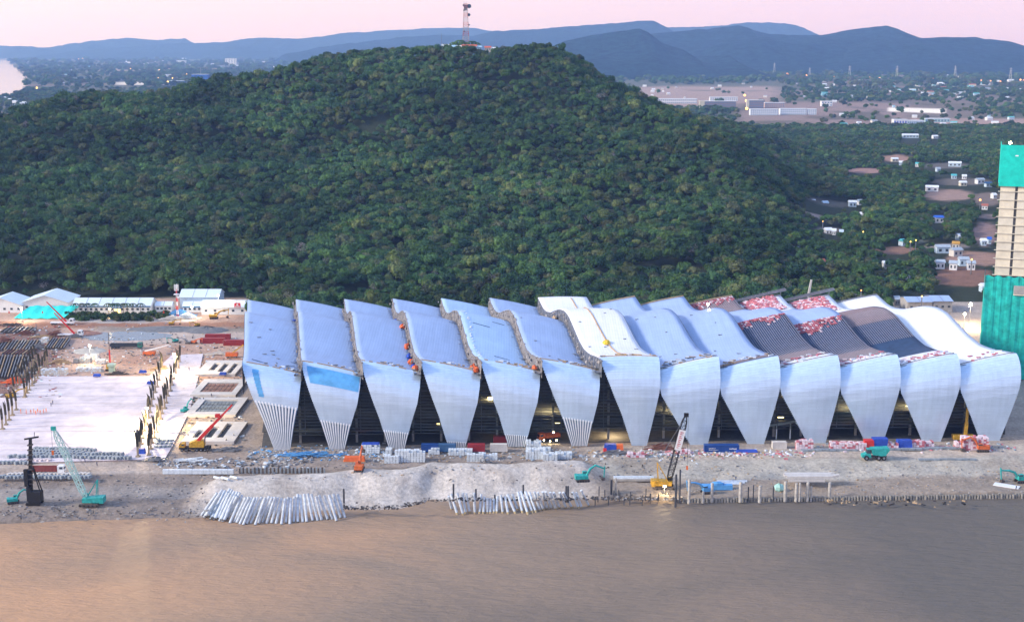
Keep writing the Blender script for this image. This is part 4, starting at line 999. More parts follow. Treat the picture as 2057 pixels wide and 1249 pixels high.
# lamps ---------------------------------------------------------------------
M_LAMP = M('lamp_glass', (1.0, 0.80, 0.42), emit=60, var=0); M_LAMPW = M('lamp_glass_white', (1.0, 0.93, 0.78), emit=60, var=0)
def floodlight(px, py, h, label, power, base=None, r=.45, mat=None, aim=None, zb=0.0, Y=None):
    """px, py is the lamp head in the photograph, h its height above the ground"""
    top = P(px, py, h + zb); b = Vector((top.x, top.y, zb)); t = thing('floodlight', label, 'floodlight', b, 0, 'lit site floodlights')
    mb = MB(); mb.tube((0, 0, 0), (0, .25, h), .12, .08, 6); obj('pole', mb, M_STEEL, t)
    mb = MB(); mb.box((0, .15, h + .15), (1.0, .35, .7)); obj('housing', mb, M_STEEL, t)
    mb = MB(); mb.blob((0, -.12, h + .1), (r, .12, r * .8), 8, 6, 0); obj('lamp', mb, mat or M_LAMP, t)
    if power:
        o = lamp_point((0, -1.0, h), power, (1, .76, .42) if mat is None else (1, .9, .72), .4); o.parent = t
    return t
floodlight(295, 820, 9, 'lit yellow floodlight among the columns at the slab edge', 42000)
floodlight(180, 695, 8, 'lit white floodlight beside the dirt road behind the slab', 5500, mat=M_LAMPW)
floodlight(350, 712, 9, 'lit yellow floodlight at the far end of the column rows', 20000)
floodlight(240, 870, 11, 'lit white floodlight over the middle of the pale slab', 30000, mat=M_LAMPW) if False else None
floodlight(43, 620, 7, 'lit white floodlight in front of the leftmost white shed', 6000, mat=M_LAMPW)
floodlight(385, 617, 6, 'lit white floodlight left of the low gate shed', 5000, mat=M_LAMPW)
floodlight(438, 594, 10, 'lit white floodlight on the roof line of the pale annexe', 5000, mat=M_LAMPW)
floodlight(220, 621, 4, 'small lit yellow lamp over the door of the long white shed', 1200)
floodlight(1950, 612, 10, 'topmost of three lit floodlights between the hall and the netted tower', 14000, r=.8)
floodlight(1938, 631, 8, 'left of three lit floodlights between the hall and the netted tower', 9000, r=.7)
floodlight(1976, 631, 8, 'right of three lit floodlights between the hall and the netted tower', 9000, r=.7)
q = PD(1713, 797, fy(P(1713, 895, 0).x) + 1.5); tt = floodlight(1713, 797, 1.0, 'brightest lit floodlight hanging in the gap left of the eleventh shell', 900, r=.6, mat=M_LAMPW); tt.location = (q.x, q.y, q.z - 1)
q = roofpt(9, .66, .93, 0)
t = floodlight(1482, 623, 2.2, 'lit white floodlight standing on the blue-grey roof', 600, mat=M_LAMPW); t.location = (q.x, q.y, q.z)
# ================================================================== VEHICLES AND MACHINES
M_TEAL = M('machine_teal', (0.03, 0.36, 0.33), .6, .05, .4, 1.1); M_ORG = M('machine_orange', (0.60, 0.14, 0.04), .6, .05, .35, 1.1); M_DIRTY = M('dirty_steel', (0.10, 0.085, 0.075), .8, .1, .35); M_CABG = M('cab_glass', (0.05, 0.07, 0.09), .12, 0, 0, spec=.6)
M_CBLUE = M('container_blue', (0.02, 0.075, 0.28), .5, 0, .15); M_CRED = M('container_red', (0.33, 0.035, 0.04), .6, 0, .15); M_SKY = M('panel_blue', (0.10, 0.32, 0.62), .6, 0, .2)
def tracks(t, w=3.0, l=4.6, mat=None):
    for s in (-1, 1):
        mb = MB(); y = s * (w / 2 - .35); pl = [(-l / 2, .45), (-l / 2 + .35, .02), (l / 2 - .35, .02), (l / 2, .45), (l / 2 - .3, .92), (-l / 2 + .3, .92)]
        mb.prism_y(pl, y - .32, y + .32); tr_ = obj('track', mb, mat or M_DIRTY, t)
        for k in range(5): mb = MB(); mb.tube((-l / 2 + .6 + k * (l - 1.2) / 4, y - .36, .42), (-l / 2 + .6 + k * (l - 1.2) / 4, y + .36, .42), .3, n=8); obj('roller', mb, M_BLACK, tr_)
def excavator(loc, rz, label, mat, pose=0, sc=1.0):
    t = thing('excavator', label, 'excavator', loc, rz); t.scale = (sc, sc, sc); tracks(t)
    mb = MB(); mb.prism_y([(-2.2, 1.05), (1.7, 1.05), (1.7, 2.0), (.3, 2.15), (-2.2, 2.15)], -1.35, 1.35); obj('house', mb, mat, t)
    mb = MB(); mb.box((-1.95, 0, 1.62), (.9, 2.66, 1.3)); obj('counterweight', mb, mat, t)
    mb = MB(); mb.prism_y([(.1, 2.0), (1.75, 2.0), (1.6, 3.05), (.2, 3.1)], .35, 1.33); cb = obj('cab', mb, mat, t)
    mb = MB(); mb.box((1.0, .84, 2.72), (1.5, 1.02, .42)); obj('window', mb, M_CABG, cb)
    P0 = Vector((1.3, -.1, 1.9))
    P1, P2, P3 = {0: (Vector((4.2, -.1, 5.2)), Vector((7.2, -.1, 3.9)), Vector((7.0, -.1, .8))), 1: (Vector((4.6, -.1, 4.2)), Vector((7.6, -.1, 4.4)), Vector((7.2, -.1, 1.0))), 2: (Vector((3.0, -.1, 5.6)), Vector((5.2, -.1, 6.6)), Vector((7.4, -.1, 4.8)))}[pose]
    mb = MB(); mb.path([P0, P0.lerp(P1, .5) + Vector((-.3, 0, .45)), P1, P2], [.34, .42, .34, .26], 6); obj('boom', mb, mat, t)
    mb = MB(); mb.bar(P2 + (P2 - P3).normalized() * .8, P3, .4, .46, .25); obj('stick', mb, mat, t)
    mb = MB(); mb.prism_y([(P3.x - .9, P3.z + .1), (P3.x + .2, P3.z + .3), (P3.x + .3, P3.z - .7), (P3.x - .5, P3.z - .8), (P3.x - 1.0, P3.z - .4)], -.75, .55); obj('bucket', mb, M_DIRTY, t)
    mb = MB(); mb.tube(P0 + Vector((.4, 0, -.2)), P0.lerp(P1, .5) + Vector((.1, 0, -.1)), .1); obj('cylinder', mb, M_STEEL, t)
    return t
def wheel(t, x, y, r=.52, w=.35):
    mb = MB(); mb.tube((x, y - w / 2, r), (x, y + w / 2, r), r, n=12); o = obj('wheel', mb, M_BLACK, t); mb = MB(); mb.tube((x, y - w / 2 - .02, r), (x, y + w / 2 + .02, r), r * .5, n=8); obj('rim', mb, M_STEEL, o)
def dump_truck(loc, rz, label, cabm, bedm, L=9.0, load=None):
    t = thing('dump_truck', label, 'truck', loc, rz)
    mb = MB(); mb.box((0, 0, .95), (L, .9, .3)); obj('chassis', mb, M_DIRTY, t)
    mb = MB(); x = L / 2; mb.prism_y([(x - 2.2, .8), (x, .8), (x, 1.8), (x - .25, 2.95), (x - 2.2, 2.95)], -1.2, 1.2); cb = obj('cab', mb, cabm, t)
    mb = MB(); mb.add([(x + .02, -1.05, 1.85), (x + .02, 1.05, 1.85), (x - .22, 1.05, 2.75), (x - .22, -1.05, 2.75)], [(0, 1, 2, 3)]); obj('windscreen', mb, M_CABG, cb)
    for s in (-1, 1): mb = MB(); mb.box((x - .95, s * 1.21, 2.3), (1.1, .03, .75)); obj('side_window', mb, M_CABG, cb)
    mb = MB(); x0, x1 = -L / 2 - .2, x - 2.4
    mb.bx(x0, x1, -1.22, 1.22, 1.12, 1.25); mb.bx(x0, x1, -1.22, -1.1, 1.25, 2.5); mb.bx(x0, x1, 1.1, 1.22, 1.25, 2.5); mb.bx(x1 - .12, x1, -1.1, 1.1, 1.25, 2.8); mb.bx(x0, x0 + .12, -1.1, 1.1, 1.25, 2.4)
    for k in range(8): xx = x0 + .5 + k * (x1 - x0 - 1) / 7; mb.bx(xx - .06, xx + .06, -1.3, -1.221, 1.15, 2.45)
    obj('bed', mb, bedm, t)
    if load: mb = MB(); mb.blob(((x0 + x1) / 2, 0, 2.0), ((x1 - x0) / 2.2, 1.0, .8), 10, 5, .1); obj('load', mb, load, t)
    for wx in (x - 1.2, x0 + 1.0, x0 + 2.3, x0 + 3.8):
        for s in (-1, 1): wheel(t, wx, s * 1.0)
    return t
def lattice(mb, a, b, w0, w1, n, ch=.12, br=.07):
    a = Vector(a); b = Vector(b); d = (b - a).normalized(); up = Vector((0, 1, 0)); sx = d.cross(up).normalized(); sy = up
    def c(t):
        w = (w0 if t > .08 else w0 * (.35 + 8 * t)) if False else None
        ww = w0 * min(1, .3 + t * 7, .3 + (1 - t) * 7) if w1 is None else w0 + (w1 - w0) * t
        p = a.lerp(b, t); return [p + sx * (i * ww / 2) + sy * (j * ww / 2) for i, j in ((-1, -1), (1, -1), (1, 1), (-1, 1))]
    prev = c(0)
    for k in range(1, n + 1):
        cur = c(k / n)
        for i in range(4):
            mb.bar(prev[i], cur[i], ch); mb.bar(prev[i], cur[(i + 1) % 4], br); mb.bar(cur[i], cur[(i + 1) % 4], br)
        prev = cur
def crawler_crane(loc, label, mat, tip, flip=1, bmat=None, sign=None, boomw=1.3, mast=5, hook=12, headmat=None):
    """tip: boom tip in the plane of the machine, relative to its base"""
    t = thing('crawler_crane', label, 'crane', loc, 0); tracks(t, 4.4, 6.4)
    mb = MB(); mb.prism_y([(-3.6 * flip, 1.2), (2.2 * flip, 1.2), (2.2 * flip, 2.5), (-3.6 * flip, 3.0)], -1.5, 1.5); obj('house', mb, mat, t)
    mb = MB(); mb.box((-3.9 * flip, 0, 2.0), (1.2, 3.4, 1.9)); obj('counterweight', mb, mat, t)
    mb = MB(); mb.box((2.0 * flip, 1.7, 2.3), (1.5, 1.0, 2.0)); cb = obj('cab', mb, mat, t); mb = MB(); mb.box((2.05 * flip, 1.2, 2.7), (1.45, .05, 1.0)); mb.box((2.77 * flip, 1.7, 2.7), (.05, .8, 1.0)); obj('window', mb, M_CABG, cb)
    foot = Vector((1.2 * flip, 0, 2.0)); tip = Vector(tip); mb = MB(); lattice(mb, foot, tip, boomw, None, max(8, int((tip - foot).length / 1.6)), .2, .11); bo = obj('boom', mb, bmat or mat, t)
    if sign:
        a, b, m_ = sign; mb = MB(); p = foot.lerp(tip, a); q = foot.lerp(tip, b); mb.bar(p + Vector((0, -boomw * .55, 0)), q + Vector((0, -boomw * .55, 0)), .12, boomw * 1.15) if False else None
        d = (q - p).normalized(); sx = Vector((d.z, 0, -d.x)); w_ = boomw * .62; y = -boomw * .56
        mb.add([p + sx * w_ + Vector((0, y, 0)), p - sx * w_ + Vector((0, y, 0)), q - sx * w_ + Vector((0, y, 0)), q + sx * w_ + Vector((0, y, 0)), p + sx * w_ + Vector((0, y + .08, 0)), p - sx * w_ + Vector((0, y + .08, 0)), q - sx * w_ + Vector((0, y + .08, 0)), q + sx * w_ + Vector((0, y + .08, 0))], [(0, 1, 2, 3), (7, 6, 5, 4), (0, 4, 5, 1), (2, 6, 7, 3), (1, 5, 6, 2), (3, 7, 4, 0)])
        sg = obj('boom_sign', mb, M_WHT, bo)
        mb = MB()   # a column of red strokes as on the banner
        for k in range(9):
            c = p.lerp(q, .12 + k * .095) + Vector((0, y - .03, 0)); mb.bar(c - sx * w_ * .5, c + sx * w_ * (.1 + .4 * ((k * 7) % 3) / 2), .05, .18)
            if k % 2: mb.bar(c - sx * w_ * .3, c - sx * w_ * .3 + d * .7, .05, .18)
        obj('red_lettering', mb, m_, bo)
    for s in (-.5, .5):
        mb = MB(); mb.bar((-2.2 * flip, s * 2, 2.8), (-2.6 * flip, s * .8, 2.8 + mast), .22); mb.bar((1.0 * flip, s * 2, 2.6), (-2.6 * flip, s * .8, 2.8 + mast), .18); obj('gantry', mb, mat, t)
    mb = MB(); top = Vector((-2.6 * flip, 0, 2.8 + mast))
    for s in (-.4, .4): mb.bar(top + Vector((0, s, 0)), tip + Vector((0, s * .5, 0)), .07)
    obj('pendant_line', mb, M_STEEL, t)
    mb = MB(); mb.box(tip + Vector((.1 * flip, 0, .3)), (1.5, .8, 1.2)); obj('boom_head', mb, headmat or mat, t)
    mb = MB(); mb.bar(tip + Vector((.8 * flip, 0, 0)), tip + Vector((.8 * flip, 0, -hook)), .07); o = obj('hoist_line', mb, M_BLACK, t); mb = MB(); mb.box(tip + Vector((.8 * flip, 0, -hook - .6)), (.6, .5, 1.3)); obj('hook_block', mb, M_ORG, o)
    return t
def rel(px, py, base, dy=0): p = PD(px, py, base.y + dy); return (p.x - base.x, dy, p.z - base.z)
# teal crawler crane on the shore
b = G(182, 1014); crawler_crane(b, 'teal crawler crane with long lattice boom leaning left on the shore', M_TEAL, rel(108, 862, b), -1, M('boom_mint', (0.42, 0.62, 0.58), .6), None, 1.5, 5.5, 7, M_TEAL)
# yellow crawler crane with black boom
b = G(1335, 980); crawler_crane(b, 'yellow crawler crane with black lattice boom and white boom sign at the shore', M_YEL, rel(1378, 835, b), 1, M_BLACK, (.50, .80, M_RED), 1.7, 6, 17, M_BLACK)
floodlight(1335, 977, 2.0, 'small lit yellow work lamp on the shore beside the yellow crane', 1500, r=.3, zb=-2)
# black piling rig
b = G(70, 1012); t = thing('piling_rig', 'tall black piling rig standing on the shore at far left', 'piling rig', b, 0); tracks(t, 3.6, 4.8, M_BLACK)
mb = MB(); mb.box((.7, 0, 2.7), (3.4, 3.0, 3.2)); mb.box((-1.3, 0, 3.6), (1.4, 2.4, 4.6)); obj('house', mb, M_BLACK, t)
tp = rel(61, 880, b); mb = MB(); mb.bar((-1.3, 0, .6), (tp[0], 0, tp[2]), 1.15, 1.15, .8); obj('leader_mast', mb, M_BLACK, t)
mb = MB(); mb.bar((tp[0] - 1.9, 0, tp[2] - .3), (tp[0] + 2.6, 0, tp[2] + .5), .35, .5); mb.bar((tp[0] + 1.2, 0, tp[2]), (tp[0] + 1.4, 0, tp[2] + 2.0), .15); obj('mast_head', mb, M_BLACK, t)
for s in (-.9, .9): mb = MB(); mb.bar((2.3, s, 4.1), (tp[0] * .45 + .2, s * .3, tp[2] * .56), .28); obj('backstay', mb, M_BLACK, t)
mb = MB(); mb.box((-1.7, -1.0, 9), (1.2, 1.2, 5.5)); obj('hammer', mb, M_BLACK, t)
for k in range(9): mb = MB(); q = Vector((-1.3, 0, .6)).lerp(Vector((tp[0], 0, tp[2])), .3 + k * .075); mb.box(q + Vector((0, -.2, 0)), (1.45, 1.4, .35)); obj('clamp', mb, M_DIRTY, t)
# red and yellow telescopic crane by the basins
b = G(392, 905); t = thing('mobile_crane', 'yellow truck crane with red telescopic boom beside the nearest concrete basin', 'crane', b, 0)
mb = MB(); mb.box((0, 0, 1.2), (10.6, 2.5, .6)); mb.box((4.7, 0, 1.35), (1.6, 2.7, .8)); obj('chassis', mb, M_BLACK, t)
for x in (-4.3, -2.9, .9, 2.3, 3.7):
    for s in (-1, 1): wheel(t, x, s * 1.05, .58)
mb = MB(); mb.prism_y([(-5.5, .9), (-3.4, .9), (-3.4, 2.9), (-4.6, 3.0), (-5.4, 2.0)], -1.2, 1.2); cb = obj('cab', mb, M_YEL, t); mb = MB(); mb.box((-4.0, -1.22, 2.4), (.9, .04, .6)); mb.box((-5.1, 0, 2.45), (.35, 2.0, .5), ry=-.5); obj('window', mb, M_CABG, cb)
mb = MB(); mb.prism_y([(-1.8, 1.55), (3.4, 1.55), (3.4, 3.7), (.5, 4.0), (-1.8, 3.1)], -1.25, 1.25); obj('house', mb, M_YEL, t); mb = MB(); mb.box((2.6, 0, 3.0), (1.8, 2.7, 2.0)); obj('counterweight', mb, M_YEL, t)
ft = Vector((1.4, -.6, 4.0)); tp = Vector(rel(467, 812, b)); tp.y = -.6
for k, (a, c, w_) in enumerate(((0, .42, 1.05), (.40, .72, .8), (.70, 1, .55))): mb = MB(); mb.bar(ft.lerp(tp, a), ft.lerp(tp, c), w_, w_ * 1.1); obj('boom_section', mb, M_RED, t)
mb = MB(); mb.box(ft.lerp(tp, .62) + Vector((-.5, 0, 1.0)), (1.6, 1.2, 1.2)); obj('winch', mb, M_RED, t)
mb = MB(); mb.tube((3.2, -.6, 2.6), ft.lerp(tp, .25), .22); obj('lift_cylinder', mb, M_STEEL, t)
for x in (-2.2, 4.9):
    mb = MB(); mb.box((x, 0, .95), (.35, 5.4, .3)); mb.box((x, 2.6, .5), (.3, .3, 1)); mb.box((x, -2.6, .5), (.3, .3, 1)); obj('outrigger', mb, M_DIRTY, t)
# excavators
e = G(722, 945); excavator(e, R(86), 'orange excavator facing the hall on the dirt bank in front of the third shell', M_ORG, 2)
e = G(1170, 966); excavator(e, R(8), 'teal excavator digging above the pale sand face', M_TEAL, 0)
e = G(1972, 906); excavator(e, R(180), 'orange excavator with folded arm beside the pink packs at right', M_ORG, 0)
e = G(430, 640); excavator(e, R(10), 'yellow excavator in front of the low pale annexe', M_YEL, 1)
e = G(2052, 968); excavator(e, R(188), 'teal excavator cut by the right edge of the view', M_TEAL, 1)
e = G(27, 1010); excavator(e, R(20), 'small teal excavator left of the black piling rig', M_TEAL, 0, .8)
e = G(22, 800); excavator(e, R(30), 'yellow excavator under the left columns', M_YEL, 1, .8)
e = G(372, 828); excavator(e, R(60), 'small teal excavator beside the blue-grey formwork basin', M_TEAL, 2, .7)
e = G(1420, 990); excavator(e, R(190), 'blue excavator behind the row of pile heads', M_SKY, 1, .9)
# teal dumper (wheel loader with raised body) on the road
b = G(1757, 922); t = thing('site_dumper', 'teal articulated dumper with tipped body on the pale road', 'dumper', b, 0)
mb = MB(); mb.box((0, 0, 1.1), (8, 1.2, .5)); obj('chassis', mb, M_DIRTY, t)
mb = MB(); mb.prism_y([(-4.6, .9), (-1.5, .9), (-1.7, 2.3), (-3.0, 2.4), (-4.6, 1.8)], -1.2, 1.2); obj('bonnet', mb, M_TEAL, t)
mb = MB(); mb.prism_y([(-3.1, 2.2), (-1.5, 2.2), (-1.6, 3.7), (-2.9, 3.7)], -1.0, 1.0); cb = obj('cab', mb, M_CABG, t); mb = MB(); mb.box((-2.25, 0, 3.8), (1.6, 2.2, .14)); obj('cab_roof', mb, M_TEAL, cb)
mb = MB(); mb.prism_y([(-1.0, 2.0), (3.2, 1.4), (4.7, 3.6), (4.4, 4.4), (-1.6, 4.1)], -1.5, 1.5); obj('tipping_body', mb, M_TEAL, t)
for x in (-3.2, 1.0, 2.8):
    for s in (-1, 1): wheel(t, x, s * 1.3, .85, .6)
# trucks
b = G(98, 951); dump_truck(b, 0, 'red dump truck with white cab between the rows of concrete blocks', M_WHT, M('bed_red', (.28, .07, .06), .7), 11)
b = G(255, 700); dump_truck(b, 0, 'long dark stake truck with green cab behind the slab', M('cab_green', (.03, .16, .13), .5), M('bed_dark', (.035, .045, .06), .7), 15)
b = gp(1103, 895); dump_truck(b + Vector((0, 7, 0)), R(200), 'orange truck with lit lamps under the hall between the fifth and sixth shells', M_ORG, M_ORG, 8)
for px in (1092, 1104, 1118): pass
for px, py in ((1093, 884), (1105, 886), (1118, 884), (1112, 868)):
    q = PD(px, py, b.y + 3.0); tt = thing('work_lamp', f'small lit amber lamp on the orange truck under the hall, {["leftmost", "second", "rightmost", "topmost"][((1093,884),(1105,886),(1118,884),(1112,868)).index((px,py))]}', 'lamp', q); mb = MB(); mb.blob((0, 0, 0), .22, 7, 5, 0); obj('bulb', mb, M_LAMP, tt); mb = MB(); mb.box((0, .2, 0), (.5, .2, .5)); obj('housing', mb, M_STEEL, tt)
# containers
def container(c, rz, L, label, mat, group=None, marks=False):
    t = thing('shipping_container', label, 'container', c, rz, group); W, H = 2.44, 2.6
    mb = MB(); mb.bx(-L / 2 + .1, L / 2 - .1, -W / 2 + .12, W / 2 - .12, .12, H - .08); n = int(L / .55)
    for k in range(n):
        x = -L / 2 + .35 + k * (L - .7) / max(1, n - 1)
        for s in (-1, 1): mb.box((x, s * (W / 2 - .1), H / 2), (.26, .08, H - .35))
    for x in (-L / 2 + .1, L / 2 - .1): mb.bx(x - .08, x + .08, -W / 2, -W / 2 + .16, 0, H); mb.bx(x - .08, x + .08, W / 2 - .16, W / 2, 0, H)
    mb.bx(-L / 2 + .18, L / 2 - .18, -W / 2, -W / 2 + .11, H - .16, H); mb.bx(-L / 2 + .18, L / 2 - .18, -W / 2, -W / 2 + .11, 0, .16)
    obj('body', mb, mat, t)
    for s in (-1, 1): mb = MB(); mb.box((-L / 2 - .03, s * .55, H / 2), (.06, 1.02, H - .35)); d = obj('door', mb, M_WHT if mat is M_CRED and L > 8 else mat, t)
    if marks:
        # small white lettering strips as on the photographed container
        def word(x0, n_, w_, h_, z): 
            m_ = MB(); q = random.Random(int(x0 * 10))
            for k in range(n_):
                x = x0 + k * w_ * 1.35; m_.bx(x, x + w_ * .3, -W / 2 - .03, -W / 2 - .005, z, z + h_)
                m_.bx(x + w_ * .31, x + w_, -W / 2 - .03, -W / 2 - .005, z + h_ * q.choice((0, .4, .75)), z + h_ * q.choice((.25, .55, 1.0)) + .02)
            o = obj('white_lettering', m_, M_WHT, t)
        word(-4.6, 8, .22, .28, 1.25); word(-4.6, 16, .16, .2, .75); word(2.6, 6, .32, .5, 1.0)
    return t
b = gp(1449, 906); container(b, 0, 12.2, 'long blue shipping container with small white lettering under the ninth shell gap', M_CBLUE, None, True)
b = gp(428, 689); container(b, 0, 12.2, 'red shipping container, left one of the front pair beside the first roof strip', M_CRED, 'red containers behind the basins')
b = gp(475, 693); container(b, 0, 12.2, 'red shipping container, right one partly behind the first roof strip', M_CRED, 'red containers behind the basins')
b = gp(438, 681); container(b, 0, 12.2, 'red shipping container standing behind the front pair', M_CRED, 'red containers behind the basins')
b = gp(957, 905); container(b, 0, 6.1, 'short red container with pale roof between the fourth and fifth shells', M_CRED)
b = gp(1002, 905); container(b, 0, 6.1, 'grey site container left of the fifth shell', M_LCONC)
b = gp(1005, 893); container(b + Vector((0, 2.5, 0)), 0, 5, 'small dark red container behind the grey site container', M_CRED)
b = gp(864, 905); container(b, 0, 6.1, 'blue container right of the third shell', M_CBLUE)
b = gp(898, 905); container(b, 0, 6.1, 'blue container left of the fourth shell', M('container_blue_grey', (.05, .13, .26), .6))
b = gp(1540 + 15, 905); 
b = gp(1625, 895) ; container(gp(1565, 900), 0, 5, 'pale grey site container under the tenth shell gap', M_LCONC)
# site boxes with blue sheets near third shell
def bundle(px, py, w, d, h, label, mat, cover=None, group=None, rows=3, name='material_stack', cat='stack', rz=0.0):
    """a stack of packs: separate boxes with gaps, an optional sheet on top"""
    c = G(px, py); t = thing(name, label, cat, c, rz, group); q = random.Random(int(px * 3 + py)); nx = max(2, int(w / .9)); nz = max(1, int(h / .65)); k = 0
    n_tot = nx * nz * rows
    if n_tot <= 60:
        for i in range(nx):
            for j in range(rows):
                for z in range(nz):
                    if z == nz - 1 and q.random() < .25: continue
                    mb = MB(); mb.box((-w / 2 + (i + .5) * w / nx + q.uniform(-.05, .05), (j - rows / 2 + .5) * d / rows, (z + .5) * h / nz), (w / nx * q.uniform(.82, .95), d / rows * q.uniform(.82, .95), h / nz * .9), rz=q.uniform(-.05, .05)); obj('pack', mb, mat[(i + z) % len(mat)] if isinstance(mat, list) else mat, t)
    else:
        mb = MB(); mm_ = mat if isinstance(mat, list) else [mat]
        for i in range(nx):
            for j in range(rows):
                for z in range(nz):
                    if z == nz - 1 and q.random() < .3: continue
                    mb.cur = q.randrange(len(mm_)); mb.box((-w / 2 + (i + .5) * w / nx, (j - rows / 2 + .5) * d / rows, (z + .5) * h / nz), (w / nx * q.uniform(.8, .95), d / rows * .9, h / nz * .88), rz=q.uniform(-.06, .06))
        o = obj('packs', mb, mm_, t); o['kind'] = 'stuff'
    if cover: mb = MB(); mb.box((0, 0, h + .12), (w * .96, d * .96, .25), taper=.85); obj('sheet_cover', mb, cover, t)
    return t
WG = 'stacks of white wrapped panels in front of the shells'
for a in [(745, 908, 6.5, 3, 3.2, 'white wrapped stack under a blue sheet left of the third shell', M_WRAP, M_BTARP), (781, 912, 2.2, 3, 2.2, 'small white wrapped stack at the foot of the third shell, left', M_WRAP, None), (787, 928, 5, 3, 2.6, 'white wrapped stack right of the orange sheet by the excavator', M_WRAP, None),
          (808, 926, 5, 2.5, 4.2, 'tall white wrapped stack in the middle row, left half of the pair', M_WRAP, None), (837, 926, 6, 2.5, 4.2, 'tall white wrapped stack in the middle row, right half of the pair', M_WRAP, None), (872, 910, 4, 3, 2.2, 'low white wrapped stack on grey frames', M_WRAP, None),
          (925, 912, 8.5, 3, 2.0, 'long white wrapped stack at the foot of the fourth shell', M_WRAP, None), (955, 925, 6, 3, 2.8, 'tumbled white wrapped stack above the two concrete rings', M_WRAP, None), (985, 922, 5, 3, 2.0, 'low tumbled white stack right of the concrete rings', M_WRAP, None),
          (1072, 904, 5.4, 4, 3.6, 'tall white wrapped stack between the fifth and sixth shells, back', M_WRAP, None), (1076, 920, 7, 3, 3.6, 'tall white wrapped stack between the fifth and sixth shells, front', M_WRAP, None), (1105, 924, 5, 3, 2.6, 'white wrapped stack below the sixth shell', M_WRAP, None), (1132, 920, 6, 3, 2.2, 'white wrapped stack right below the sixth shell', M_WRAP, None), (1095, 912, 4, 3, 2.5, 'white wrapped stack behind the grey drums', M_WRAP, None)]:
    bundle(*a[:7], cover=a[7], group=WG)
PG = 'stacks of pink and white packs along the right shells'; PK = [M_PINK, M_PALEPK, M_PALEPK]
for a in [(1277, 917, 6, 2.5, 1.6, 'low scatter stack of pale pink packs beside the black crane boom'), (1372, 910, 5, 2.5, 1.4, 'low pink pack stack right of the black crane boom'), (1615, 902, 6, 3, 3.6, 'tall pink and white pack stack left of the tenth shell'), (1689, 902, 8, 3, 2.8, 'long pink and white pack stack right of the tenth shell'), (1719, 902, 7, 3, 2.6, 'pink and white pack stack left of the red sheet'),
          (1790, 901, 4.5, 3, 2.4, 'pink pack stack right of the blue sheeted stack'), (1838, 899, 6, 3, 2.8, 'pink and white pack stack left of the twelfth shell'), (1860, 898, 5, 3, 2.4, 'pale pink pack stack at the foot of the twelfth shell'), (1956, 901, 9, 4, 4.6, 'largest pale pink pack stack under the last shell gap'), (1927, 899, 3.4, 3, 2.4, 'small pale pack stack left of the largest one')]:
    bundle(*a[:6], PK, group=PG)
for px, py, w_, h_, m_, lab in ((1744, 902, 3.6, 3.6, M_RED, 'bright red sheeted stack between pink packs'), (1766, 902, 4.6, 4.2, M_BTARP, 'blue sheeted stack flared at the top beside the red one'), (1815, 901, 5.6, 3.4, M_BTARP, 'dark blue sheeted stack behind pink packs'), (1226, 903, 4.4, 2.2, M_BTARP, 'slanted blue sheet at the foot of the seventh shell'), (1245, 903, 2.4, 2.0, M_ORANGE, 'small orange and white sheet at the foot of the seventh shell'), (1500, 908, 8, .8, M_BTARP, 'low blue sheet in front of the long blue container'), (712, 926, 7.5, 1.7, M_ORANGE, 'orange sheet over materials behind the orange excavator'), (1215, 908, 1.2, 1.2, M_RED, 'small red sheeted box by the seventh shell')):
    c = G(px, py); t = thing('sheeted_stack', lab, 'stack', c, 0); mb = MB(); mb.box((0, 0, h_ / 2), (w_, 2.6, h_), taper=1.15 if 'flared' in lab else .88); obj('sheet', mb, m_, t); mb = MB(); mb.box((0, 0, .12), (w_ * 1.05, 2.9, .24)); obj('pallet', mb, M_TAN, t)
# rings
for k, (px, lab) in enumerate(((969, 'left concrete ring below the tumbled white stack'), (980, 'right concrete ring below the tumbled white stack'))):
    c = G(px, 929); mb = MB(); n = 12; vs = []
    for y in (-.6, .6):
        for r in (.95, .7):
            vs += [(r * math.cos(6.283 * a / n), y, .95 + r * math.sin(6.283 * a / n)) for a in range(n)]
    fs = []
    for a in range(n):
        b_ = (a + 1) % n; fs += [(a, b_, n + b_, n + a), (2 * n + a, 3 * n + a, 3 * n + b_, 2 * n + b_), (a, 2 * n + a, 2 * n + b_, b_), (n + a, n + b_, 3 * n + b_, 3 * n + a)]
    mb.add(vs, fs); o = obj('concrete_ring', mb, M_CONC); o.location = c; tag(o, lab, 'pipe', 'concrete rings')
for k in range(5):
    c = G(1068 + k * 9, 908); mb = MB(); mb.tube((0, 0, 0), (0, 0, 2.0), .65, n=10); mb.tube((0, 0, 2.0), (0, 0, 2.1), .55, n=10); o = obj('steel_drum', mb, M_STEEL); o.location = c; tag(o, 'grey upright drum in the row below the orange truck', 'drum', 'grey drums in a row below the orange truck')
M_REDD = M('red_scrap', (.30, .07, .05), .8, 0, .3)
M_BLK0 = M('blue_grey_scrap', (.26, .33, .40), .8, 0, .3)
